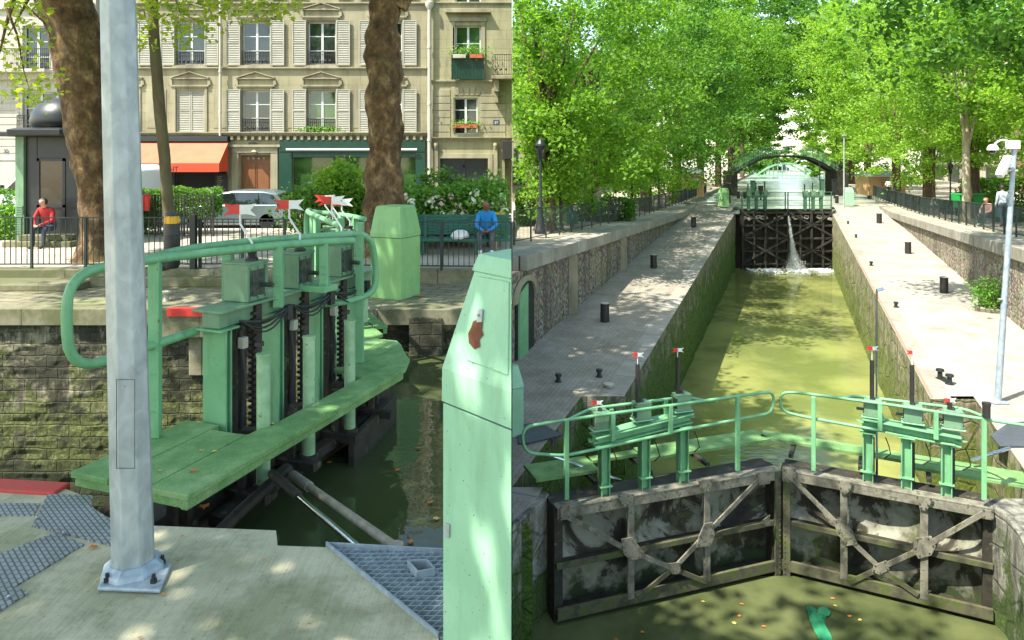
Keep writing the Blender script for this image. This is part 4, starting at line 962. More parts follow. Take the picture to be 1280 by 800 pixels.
def shutter(o, xa, xb, za, zb, y):
    m = MB(); f = .05
    m.bb((xa, y, za), (xa+f, y+.05, zb)); m.bb((xb-f, y, za), (xb, y+.05, zb)); 
    for z in (za, (za+zb)/2, zb-f): m.bb((xa+f, y, z), (xb-f, y+.05, z+f))
    n = int((zb-za)/.085)
    for k in range(n):
        z = za+f+(zb-za-2*f)*(k+.5)/n; m.add([(xa+f, y+.042, z+.035), (xb-f, y+.042, z+.035), (xb-f, y+.008, z-.03), (xa+f, y+.008, z-.03)], [(0, 1, 2, 3)])
    m.bb((xa+f, y+.044, za+f), (xb-f, y+.049, zb-f))
    m.build('shutter', M['shutter'], o)
def railing(o, xa, xb, za, h, y, full=False):
    m = MB(); m.bb((xa, y, za+h-.03), (xb, y+.03, za+h)); m.bb((xa, y, za+.04), (xb, y+.03, za+.07)); m.bb((xa, y, za+h*.72), (xb, y+.02, za+h*.72+.02))
    n = int((xb-xa)/.09)
    for k in range(n+1): x = xa+(xb-xa)*k/n; m.bb((x-.009, y+.004, za+.05), (x+.009, y+.022, za+h))
    for k in range(int((xb-xa)/.22)):
        x = xa+.13+k*.22; m.lathe((x, y+.012, za+h*.3), [(.002, -.07), (.06, 0), (.002, .07)], 8)
    m.build('railing', M['black_iron'], o)
def flowerbox(o, xa, xb, z, y, seed, col='terracotta'):
    m = MB(); m.bb((xa, y-.2, z), (xb, y, z+.17)); q = m.build('flower_box', M[col], o)
def cornice(m, xa, xb, z, y, steps=((.0, .07, .10), (.07, .13, .17), (.13, .16, .22))):
    for (a, b, pj) in steps: m.bb((xa, y-pj, z+a), (xb, y+.02, z+b+.001*pj))
def pediment(m, c, w_, z, h, y):
    m.extrude([(c-w_/2, y-.05, z), (c+w_/2, y-.05, z), (c, y-.05, z+h)], (0, .06, 0))
    m.beam((c-w_/2-.05, y-.06, z+.02), (c, y-.06, z+h+.03), .13, .05); m.beam((c+w_/2+.05, y-.063, z+.02), (c, y-.063, z+h+.03), .13, .05)
    m.bb((c-w_/2-.06, y-.10, z-.04), (c+w_/2+.06, y+.01, z+.012))
# main beige building
B1 = empty('apartment_building', ((fx(126)+fx(535))/2, YF, ZS), 'beige stone apartment building with grey louvred shutters above the shops', 'building')
uc = [155, 238, 320, 402, 485]; ops = []; hw_ = 17.5
for u in uc:
    ops.append((fx(u-hw_), fx(u+hw_), fz(81), fz(27))); ops.append((fx(u-hw_), fx(u+hw_), fz(165), fz(113)))
    ops.append((fx(u-hw_), fx(u+hw_), fz(-2), fz(-56)))
shop = [(fx(172), fx(283), ZS, fz(178)), (fx(300), fx(338), ZS, fz(194)), (fx(366), fx(520), ZS+.3, fz(192))]
m = MB(); wall_with_openings(m, fx(126), fx(535), ZS, 9.5, YF, ops+shop, .30)
m.bb((fx(126), YF+.31, ZS), (fx(535), YF+.6, 9.5)); m.build('wall', M['facade_beige'], B1)
m = MB()
for zc in (fz(86), fz(5)): cornice(m, fx(126), fx(534), zc-.05, YF, ((.0, .05, .05), (.05, .12, .12)))
cornice(m, fx(126), fx(534), fz(170), YF, ((.0, .06, .1), (.06, .13, .22), (.13, .17, .28)))
for u in uc:
    for (zt, zbs) in ((fz(108), fz(98)), (fz(22), fz(12))):
        c = fx(u); w2 = 1.75; m.bb((c-w2/2, YF-.10, zt-.02), (c+w2/2, YF+.01, zt+.06)); pediment(m, c, w2-.1, zbs, .26, YF)
        for sx in (-1, 1): m.bb((c+sx*w2/2-.07, YF-.07, zt+.06), (c+sx*w2/2+.07, YF+.01, zbs-.06))
    c = fx(u)
    for (z0, z1) in ((fz(166), fz(110)), (fz(82), fz(25))):
        m.bb((c-.78, YF-.05, z0), (c-.66, YF+.01, z1)); m.bb((c+.66, YF-.05, z0), (c+.78, YF+.01, z1)); m.bb((c-.78, YF-.06, z1), (c+.78, YF+.01, z1+.10)); m.bb((c-.8, YF-.10, z0-.09), (c+.8, YF+.01, z0))
for u in (196, 279, 361, 443): m.bb((fx(u)-.45, YF-.02, fz(160)), (fx(u)+.45, YF+.005, fz(112)))
k = fx(290)
while k < fx(534): m.bb((k, YF-.20, fz(175)), (k+.12, YF+.01, fz(170))); k += .32
m.build('cornice', M['facade_trim'], B1, .01)
def window_set(B, u, vt, vb, closed=False, glass='glass_dark', y=YF, flowers=False):
    xa, xb, za, zb = fx(u-hw_), fx(u+hw_), fz(vb), fz(vt)
    if closed:
        o = casement(B, xa, xb, za, zb, y+.2, glass); c = (xa+xb)/2; shutter(o, xa+.01, c-.01, za, zb, y+.04); shutter(o, c+.01, xb-.01, za, zb, y+.04); return
    o = casement(B, xa, xb, za, zb, y+.16, glass); s = .62
    shutter(o, xa-s-.06, xa-.05, za-.04, zb+.04, y-.115); shutter(o, xb+.05, xb+s+.06, za-.04, zb+.04, y-.115)
    railing(o, xa+.02, xb-.02, za, .62, y-.02)
    if flowers: leaf_cloud('flower_box_plants', np.random.default_rng(3).normal(size=(420, 3))*np.array([.5, .08, .08])+np.array([(xa+xb)/2-.1, y-.12, za+.1]), .09, M['leaf_shrub'], o, 5, 'kite', .3)
for i, u in enumerate(uc):
    window_set(B1, u, 27, 81); window_set(B1, u, 113, 165, closed=(u in (238, 155)), glass='glass_green_reflection' if u in (402,) else 'glass_dark', flowers=(u == 402)); window_set(B1, u, -56, -2)
m = MB(); m.tube([(fx(278), YF-.24, fz(170)), (fx(278), YF-.24, 9)], .06, 10)
for v in (30, 90, 140): m.lathe((fx(278), YF-.24, fz(v)), [(.06, -.05), (.08, -.05), (.08, .05), (.06, .05)], 10)
m.build('drain_pipe', M['facade_pale'], B1, 0, True)
# restaurant front
m = MB(); m.bb((fx(172), YF-.02, fz(178)), (fx(288), YF+.05, fz(169))); m.bb((fx(172)-.1, YF-.35, fz(177)), (fx(288), YF-.02, fz(171))); m.build('awning_box', M['charcoal'], B1, .01)
m = MB(); za, zb = fz(179), fz(204); ya, yb = YF-.3, YF-1.65
xa, xb = U(150, YF-.3), U(285, YF-.3); xa2, xb2 = U(150, yb), U(274, yb)
m.quad((xa, ya, za), (xb, ya, za), (xb2, yb, Z(204, yb)), (xa2, yb, Z(204, yb))); m.quad((xa, ya, za-.02), (xb, ya, za-.02), (xb2, yb, Z(204, yb)-.02), (xa2, yb, Z(204, yb)-.02))
aw = m.build('awning', M['awning_cloth'], B1)
m = MB(); m.bb((xa2, yb-.015, Z(215, yb)), (xb2, yb, Z(204, yb))); m.add([(xb2, yb, Z(204, yb)), (xb, ya, za), (xb, ya, fz(214)), (xb2, yb, Z(215, yb))], [(0, 1, 2, 3)]); m.quad((xa, ya-.002, za+.012), (xb, ya-.002, za+.012), (xb, ya-.08, za-.09), (xa, ya-.08, za-.09)); m.build('valance', M['awning_orange'], aw)
def text(body, loc, size, mat, parent, rot=(math.pi/2, 0, 0), name='lettering', ext=.004, align='LEFT', world=True):
    cu = bpy.data.curves.new(name, 'FONT'); cu.body = body; cu.size = size; cu.extrude = ext; cu.align_x = align
    ob = bpy.data.objects.new('tmp', cu); C.objects.link(ob); dg = bpy.context.evaluated_depsgraph_get()
    me = bpy.data.meshes.new_from_object(ob.evaluated_get(dg)); C.objects.unlink(ob); bpy.data.objects.remove(ob)
    me.transform(Matrix.Translation(Vector(loc)) @ Matrix.Rotation(rot[2], 4, 'Z') @ Matrix.Rotation(rot[0], 4, 'X')); me.name = name
    return finish(name, me, M[mat], parent, world=world)
text('RESTAURANT', (U(223, yb), yb-.02, Z(214, yb)), .30, 'cloth_black', aw, align='RIGHT')
m = MB(); m.bb((fx(172), YF+.24, ZS), (fx(283), YF+.29, fz(178))); m.build('shop_interior_shade', M['dark_inside'], B1)  # flat near-black panel; the unlit room's shade is its colour
m = MB()
for u in (172, 215, 268): m.bb((fx(u), YF+.05, ZS), (fx(u)+.1, YF+.15, fz(178)))
m.build('shop_frame', M['charcoal'], B1)
m = MB(); m.bb((fx(271), YF-.08, fz(246)), (fx(285), YF-.03, fz(217))); bb_ = m.build('menu_board', M['black_iron'], B1, .01)
m = MB(); rr = random.Random(4)
for k in range(9): z = fz(221)-k*.095; m.bb((fx(272.5), YF-.084, z), (fx(272.5)+rr.uniform(.15, .4), YF-.081, z+.02))
m.build('chalk_lines', M['concrete_pale'], bb_)
m = MB()
for k in range(5): m.lathe((fx(225)+k*.35, YF-.9, fz(262)), [(.01, 0), (.2, 0), (.2, .04), (.01, .04)], 12)
# wooden street door with stone surround
dr = MB(); xa, xb = fx(300), fx(338); dr.bb((xa, YF+.18, ZS), (xb, YF+.26, fz(194)))
d_o = dr.build('door', M['brown_door'], B1); m = MB(); c = (xa+xb)/2
for s0, s1 in ((xa+.12, c-.06), (c+.06, xb-.12)):
    for (z0, z1) in ((ZS+.2, ZS+.9), (ZS+1.05, fz(205))): m.bb((s0, YF+.155, z0), (s1, YF+.18, z1))
m.bb((c-.02, YF+.15, ZS), (c+.02, YF+.18, fz(194))); m.build('door_panel', M['brown_door'], d_o, .015)
m = MB()
for q in range(4): m.lathe((c+(-.36+.24*q), YF+.15, fz(198)), [(.002, -.08), (.08, 0), (.002, .08)], 10)
m.build('door_ornament', M['shutter'], d_o)
m = MB(); m.bb((xa-.36, YF-.10, ZS), (xa-.04, YF+.01, fz(186))); m.bb((xb+.04, YF-.10, ZS), (xb+.36, YF+.01, fz(186))); m.bb((xa-.36, YF-.12, fz(191)), (xb+.36, YF+.01, fz(184)))
m.bb((xa-.5, YF-.2, fz(184)), (xb+.5, YF+.01, fz(181))); m.lathe((c, YF-.1, fz(190)), [(.02, -.12), (.16, 0), (.02, .14)], 8); m.build('door_surround', M['facade_trim'], B1, .015)
m = MB(); m.bb((fx(312), YF-.13, fz(183)), (fx(321), YF-.11, fz(178))); m.build('house_number_plate', M['charcoal'], B1)
# green shop front
m = MB(); m.bb((fx(350), YF-.16, fz(190)), (fx(532), YF-.01, fz(175))); m.bb((fx(350), YF-.14, ZS), (fx(366), YF-.012, fz(190))); m.bb((fx(520), YF-.14, ZS), (fx(532), YF-.012, fz(190)))
m.bb((fx(366), YF-.10, ZS), (fx(520), YF-.01, fz(246)+.05)); m.bb((fx(366), YF-.10, fz(197)), (fx(520), YF-.013, fz(190)))
for u in (416, 468): m.bb((fx(u), YF+.02, ZS), (fx(u)+.12, YF+.12, fz(190)))
m.build('shop_front', M['dark_green_shop'], B1, .015)
m = MB(); m.tube([(fx(360), YF-.26, fz(187)), (fx(522), YF-.26, fz(187))], .05, 8); m.build('awning_roll', M['white_paint'], B1)
m = MB(); m.bb((fx(366), YF+.10, ZS+.3), (fx(520), YF+.11, fz(192))); m.build('shop_window', M['glass_green_reflection'], B1)
# pale building at the left
B0 = empty('apartment_building', (fx(40), YF-.4, ZS), 'pale whitewashed building with a balcony at the far left behind the kiosk', 'building')
Y0 = YF-.4; ops0 = [(U(28, Y0), U(62, Y0), Z(90, Y0), Z(32, Y0)), (U(28, Y0), U(70, Y0), Z(175, Y0), Z(115, Y0)), (U(-60, Y0), U(-26, Y0), Z(90, Y0), Z(32, Y0)), (U(24, Y0), U(60, Y0), ZS, Z(195, Y0))]
m = MB(); wall_with_openings(m, -28, fx(126), ZS, 9.5, Y0, ops0, .3); m.bb((-28, Y0+.31, ZS), (fx(126), Y0+.6, 9.5)); m.quad((fx(126), Y0, ZS), (fx(126), Y0+.4, ZS), (fx(126), Y0+.4, 9.5), (fx(126), Y0, 9.5)); m.build('wall', M['facade_pale'], B0)
m = MB(); m.bb((-28, Y0-.25, Z(100, Y0)), (fx(120), Y0+.01, Z(92, Y0))); m.bb((-28, Y0-.12, Z(12, Y0)), (fx(125), Y0+.01, Z(4, Y0)))
for v in range(112, 200, 9): m.bb((-28, Y0-.03, Z(v+7.5, Y0)), (U(24, Y0), Y0+.005, Z(v, Y0)))
m.bb((-28, Y0-.7, Z(92, Y0)), (U(68, Y0), Y0+.01, Z(88, Y0))); m.build('cornice', M['facade_pale'], B0, .01)
for (a, b, c, d) in ops0[:3]: o = casement(B0, a, b, c, d, Y0+.18, 'glass_dark' if b < -20.5 else 'glass_green_reflection')
m = MB(); m.bb((ops0[3][0], Y0+.2, ZS), (ops0[3][1], Y0+.25, ops0[3][3])); m.build('garage_door', M['charcoal'], B0)
railing(B0, U(5, Y0-.6), U(66, Y0-.6), Z(89, Y0), .95, Y0-.62); railing(B0, U(22, Y0), U(70, Y0), Z(170, Y0), .95, Y0-.06)
text('35', (U(4, Y0-.05), Y0-.06, Z(191, Y0-.05)), .26, 'charcoal', B0)
# right building
B2 = empty('apartment_building', (fx(588), YF, ZS), 'yellowish stone building with planted window boxes right of the drain pipe', 'building')
ops2 = [(fx(569), fx(601), fz(98), fz(32)), (fx(567), fx(597), fz(168), fz(122)), (fx(550), fx(610), ZS, fz(198)), (fx(631), SEAM-.02, ZS, fz(190)), (fx(569), fx(601), fz(5), fz(-40))]
m = MB(); wall_with_openings(m, fx(535), SEAM, ZS, 9.5, YF-.02, ops2, .3); m.bb((fx(535), YF+.31, ZS), (SEAM, YF+.6, 9.5)); m.build('wall', M['facade_yellow'], B2)
m = MB(); cornice(m, fx(539), SEAM, fz(176), YF); cornice(m, fx(539), SEAM, fz(104), YF, ((0, .06, .06), (.06, .14, .12))); cornice(m, fx(539), SEAM, fz(6), YF, ((0, .06, .06), (.06, .12, .10)))
m.bb((fx(566), YF-.07, fz(34)), (fx(569), YF+.0, fz(98))) ; 
for sx0, sx1 in ((563.5, 568.5), (601.5, 606.5)): m.bb((fx(sx0), YF-.07, fz(98)), (fx(sx1), YF+.0, fz(26)))
m.bb((fx(562), YF-.10, fz(27)), (fx(608), YF, fz(22))); m.extrude([(fx(557), YF-.3, fz(17)), (fx(614), YF-.3, fz(17)), (fx(611), YF-.3, fz(12)), (fx(560), YF-.3, fz(12))], (0, .3, 0))
for v in range(112, 168, 9):
    m.bb((fx(541), YF-.045, fz(v+8)), (fx(563), YF, fz(v))); m.bb((fx(601), YF-.045, fz(v+8)), (fx(632), YF, fz(v)))
for k in range(5): m.extrude([(fx(568+k*6.4), YF-.05, fz(119)), (fx(573.6+k*6.4), YF-.05, fz(119)), (fx(573.6+(k-2)*2.2+k*6.4), YF-.05, fz(109)), (fx(568+(k-2)*2.2+k*6.4), YF-.05, fz(109))], (0, .05, 0))
for u in (543, 617): m.bb((fx(u), YF-.16, ZS), (fx(u+5), YF, fz(184))); m.lathe((fx(u+2.5), YF-.16, fz(182)), [(.05, -.15), (.11, 0), (.09, .12)], 8)
m.bb((fx(545), YF-.08, fz(198)), (fx(616), YF, fz(192))); m.bb((fx(545), YF-.08, ZS), (fx(550), YF, fz(198))); m.bb((fx(610), YF-.08, ZS), (fx(616), YF, fz(198)))
m.bb((fx(615), YF-.9, fz(101)), (SEAM, YF, fz(97))); m.bb((fx(618), YF-.7, fz(116)), (fx(624), YF, fz(101))); m.bb((fx(619), YF-.4, fz(129)), (fx(623), YF, fz(116)))
m.build('cornice', M['facade_trim'], B2, .01)
o = casement(B2, fx(569), fx(601), fz(98), fz(32), YF+.14, 'glass_green_reflection'); m = MB()
m.bb((fx(565), YF-.28, fz(100)), (fx(605), YF-.24, fz(68))); 
for k in range(12): m.bb((fx(565+k*3.3), YF-.30, fz(100)), (fx(565+k*3.3)+.02, YF-.28, fz(68)))
m.build('balcony_screen', M['dark_green_shop'], o); flowerbox(o, fx(588), fx(604), fz(74), YF-.26, 2); flowerbox(o, fx(567), fx(583), fz(74), YF-.26, 2, 'concrete_pale')
rg = np.random.default_rng(9); leaf_cloud('window_plants', rg.normal(size=(500, 3))*np.array([.45, .09, .13])+np.array([fx(586), YF-.30, fz(66)]), .09, M['leaf_shrub'], o, 5, 'kite', .3)
o = casement(B2, fx(567), fx(597), fz(168), fz(122), YF+.14, 'glass_dark'); flowerbox(o, fx(567), fx(597), fz(160), YF, 3)
leaf_cloud('window_plants', rg.normal(size=(420, 3))*np.array([.38, .08, .1])+np.array([fx(584), YF-.08, fz(156)]), .08, M['leaf_shrub'], o, 6, 'kite', .3)
o = casement(B2, fx(569), fx(601), fz(5), fz(-40), YF+.14)
railing(B2, fx(617), SEAM-.03, fz(97), .95, YF-.85); m = MB(); m.bb((fx(550), YF+.2, ZS), (fx(610), YF+.25, fz(198))); m.bb((fx(578), YF+.15, ZS), (fx(581), YF+.2, fz(198))); m.bb((fx(550), YF+.15, fz(209)), (fx(610), YF+.2, fz(207))); m.build('garage_door', M['charcoal'], B2)
m = MB(); m.bb((fx(628), YF-.25, fz(199)), (SEAM, YF, fz(176))); m.build('sign_box', M['black_iron'], B2, .02)
m = MB(); m.bb((fx(616.5), YF-.06, fz(155.5)), (fx(624), YF-.046, fz(150))); pl = m.build('house_number_plate', M['denim'], B2); text('37', (fx(618), YF-.063, fz(154.8)), .16, 'white_paint', pl, ext=.002)
m = MB(); m.tube([(fx(537.5), YF-.22, ZS), (fx(537.5), YF-.22, 9)], .085, 10); m.lathe((fx(537.5), YF-.22, fz(8)), [(.085, -.2), (.2, 0), (.2, .15), (.085, .2)], 12)
for v in (60, 130, 175): m.lathe((fx(537.5), YF-.22, fz(v)), [(.085, -.05), (.11, -.05), (.11, .05), (.085, .05)], 10)
m.build('drain_pipe', M['facade_pale'], B2, 0, True)

# ---- vehicles
def wheel(parent, c, r, w_=.2):
    m = MB(); prof = [(.2*r, -w_/2), (.93*r, -w_/2), (r, -w_*.35), (r, w_*.35), (.93*r, w_/2), (.2*r, w_/2)]
    k0 = len(m.v); m.lathe((0, 0, 0), prof, 22); m.v = [(x+c[0], -z+c[1], y+c[2]) for x, y, z in m.v]; o = m.build('wheel', M['tyre'], parent, 0, True)
    m = MB(); m.lathe((0, 0, 0), [(.02, -w_*.52), (.62*r, -w_*.52), (.62*r, w_*.4), (.02, w_*.4)], 18)
    m.v = [(x+c[0], -z*1.0+c[1], y+c[2]) for x, y, z in m.v]; m.v = [(x, c[1]+(y-c[1]), z) for x, y, z in m.v]; m.build('rim', M['chrome'], o, 0, True)
def side_loft(rows, ys):
    """rows: outlines (same count) in (x, z); ys: their y"""
    m = MB(); vs = []; n = len(rows[0]); fs = []
    for r, y in zip(rows, ys): vs += [(x, y, z) for x, z in r]
    for i in range(len(rows)-1):
        for j in range(n): fs.append((i*n+j, i*n+(j+1) % n, (i+1)*n+(j+1) % n, (i+1)*n+j))
    fs.append(tuple(range(n))[::-1]); fs.append(tuple((len(rows)-1)*n+j for j in range(n))); m.add(vs, fs); return m
def car(loc, label, L=4.3, flip=1):
    t = empty('parked_car', loc, label, 'car'); X, Y, Zz = loc; z0 = Zz
    low = [(-L/2+.05, .28), (-L/2, .55), (-L/2+.08, .78), (-.95, .93), (1.95, .95), (L/2-.03, .82), (L/2, .5), (L/2-.08, .28), (1.75, .26), (1.0, .26), (-1.0, .26), (-1.75, .26)]
    lo2 = [(x*.97, z*.97+.02) for x, z in low]
    def tr(r): return [(X+flip*x, z0+z) for x, z in r]
    side_loft([tr(lo2), tr(low), tr(low), tr(lo2)], [Y-.86, Y-.80, Y+.80, Y+.86]).build('body', M['car_silver'], t, .04, True)
    cab = [(-1.15, .90), (-.45, 1.38), (.1, 1.47), (1.2, 1.46), (1.75, 1.36), (2.05, .92)]; cab2 = [(-1.05, .92), (-.38, 1.34), (.1, 1.42), (1.2, 1.41), (1.68, 1.32), (2.0, .92)]
    side_loft([tr(cab2), tr(cab), tr(cab), tr(cab2)], [Y-.72, Y-.55, Y+.55, Y+.72]).build('roof', M['car_silver'], t, .03, True)
    for pl in ([(-.93, .96), (-.36, 1.32), (.12, 1.38), (.12, .96)], [(.2, .96), (.2, 1.38), (1.02, 1.37), (1.02, .96)], [(1.1, .96), (1.1, 1.36), (1.55, 1.30), (1.85, .97)]):
        m = MB(); m.extrude([(X+flip*x, Y-.735-(.07 if z < 1 else -.0), z0+z) for x, z in pl], (0, .02, 0)); m.build('window', M['glass_dark'], t)
    m = MB(); m.extrude([(X+flip*x, Y-.70, z0+z) for x, z in [(2.06, .98), (1.78, 1.34), (1.74, 1.34), (2.0, .98)]], (0, 1.4, 0)); m.build('rear_window', M['glass_dark'], t)
    for x in (-1.32, 1.38): wheel(t, (X+flip*x, Y-.76, z0+.31), .31)
    m = MB(); m.bb((X+flip*(L/2-.03), Y-.80, z0+.62), (X+flip*(L/2+.02), Y-.5, z0+.92)); m.build('tail_light', M['red_paint'], t, .01)
    m = MB(); m.bb((X-flip*(L/2-.02), Y-.8, z0+.55), (X-flip*(L/2-.2), Y-.81, z0+.72)); m.build('headlight', M['chrome'], t, .01)
    for x in (.15, 1.05): m = MB(); m.bb((X+flip*(x-.25), Y-.845, z0+.78), (X+flip*(x-.08), Y-.815, z0+.81)); m.build('door_handle', M['car_silver'], t)
    m = MB(); m.lathe((X-flip*.85, Y-.92, z0+.98), [(.01, -.06), (.09, -.04), (.09, .04), (.01, .07)], 10); m.build('wing_mirror', M['car_silver'], t, 0, True)
    return t
car((U(298, 27.6), 27.6, ZS-.12), 'silver estate car parked behind the railings and arrows', 4.3, 1)
def van(loc, label):
    t = empty('delivery_van', loc, label, 'van'); X, Y, z0 = loc; L = 5.9
    pr = [(x*1.13, z) for x, z in [(-2.9, .35), (-2.95, .8), (-2.75, 1.15), (-1.95, 1.35), (-1.25, 2.15), (-.8, 2.38), (2.6, 2.42), (2.9, 2.2), (2.95, .35)]]
    side_loft([[(X+x*.985, z0+z*.985) for x, z in pr], [(X+x, z0+z) for x, z in pr], [(X+x, z0+z) for x, z in pr], [(X+x*.985, z0+z*.985) for x, z in pr]], [Y-1.0, Y-.9, Y+.9, Y+1.0]).build('body', M['van_white'], t, .06, True)
    m = MB(); m.extrude([(X+x, Y-1.012, z0+z) for x, z in [(-2.1, 1.3), (-1.42, 1.95), (-.85, 1.98), (-.85, 1.3)]], (0, .03, 0)); m.build('side_window', M['glass_dark'], t)
    m = MB(); m.extrude([(X+x, Y-.85, z0+z) for x, z in [(-2.24, 1.38), (-1.47, 2.13), (-1.42, 2.10), (-2.18, 1.35)]], (0, 1.7, 0)); m.build('windscreen', M['glass_dark'], t)
    for x in (-1.95, 1.75): wheel(t, (X+x, Y-.92, z0+.35), .35)
    m = MB(); m.bb((X+2.2, Y-1.012, z0+1.74), (X+3.1, Y-.995, z0+1.98)); m.build('blue_stripe', M['plastic_green'], t)
    m = MB(); m.bb((X+2.6, Y-1.014, z0+1.80), (X+3.1, Y-.998, z0+1.92)); m.build('emblem_band', M['denim'], t)
    m = MB(); m.extrude([(X+2.75+a*.3, Y-1.014, z0+1.15+b*.55) for a, b in [(-1, -.4), (-.3, .1), (-.5, .5), (-.1, 1), (.3, .5), (.2, 0), (.8, -.5), (.2, -.3)]], (0, .02, 0)); m.build('emblem', M['denim'], t)
    m = MB(); m.bb((X-.5, Y-1.01, z0+.5), (X+.9, Y-.998, z0+.53)); m.build('sill_trim', M['charcoal'], t)
    m = MB(); m.lathe((X-2.0, Y-1.12, z0+1.5), [(.01, -.15), (.09, -.13), (.09, .13), (.01, .15)], 10); m.build('wing_mirror', M['black_iron'], t)
    return t
van((U(90, 28.6), 28.6, ZS-.12), 'white delivery van parked behind the kiosk and the leaning tree')
m = MB(); q = Vector((U(733/4, 23), 23.0, ZS)); q.z = -1.72; m.lathe(q, [(.02, 0), (.09, .0), (.10, .2), (.12, .36), (.11, .48), (.06, .54), (.02, .55)], 14); t = tag(m.build('gas_bottle', M['red_paint'], smooth=True), 'red rounded container hanging before the hedge, right of the post', 'container')
t['label'] = 'red container standing before the hedge just right of the galvanised post'
# yellow bin, white bag
q = Vector((-.47, 20.4, ZS)); t = empty('litter_bin', q, 'yellow-topped litter bag stand right of the man in blue', 'bin'); m = MB(); m.bb((q.x-.28, q.y-.2, ZS+.95), (q.x+.28, q.y+.2, ZS+1.05)); m.build('lid', M['plastic_yellow'], t, .03); m = MB(); m.tube([q, q+Vector((0, 0, .95))], .05, 8); m.tube([q+Vector((.0, 0, .5)), q+Vector((0, 0, .94))], .12, 10); m.build('stand', M['kiosk_wood'], t)
q = Vector((U(575, 19.15), 19.15, ZS+.44)); m = MB(); m.lathe(q, [(.02, 0), (.22, 0), (.26, .06), (.2, .16), (.1, .2), (.02, .21)], 14)
for i, v in enumerate(m.v): m.v[i] = tuple(Vector(v)+Vector((.04*noise.noise(Vector(v)*9), .04*noise.noise(Vector(v)*8+Vector((5,0,0))), .05*noise.noise(Vector(v)*7))))
tag(m.build('plastic_bag', M['cloth_white'], smooth=True), 'crumpled white plastic bag lying on the bench seat', 'bag')

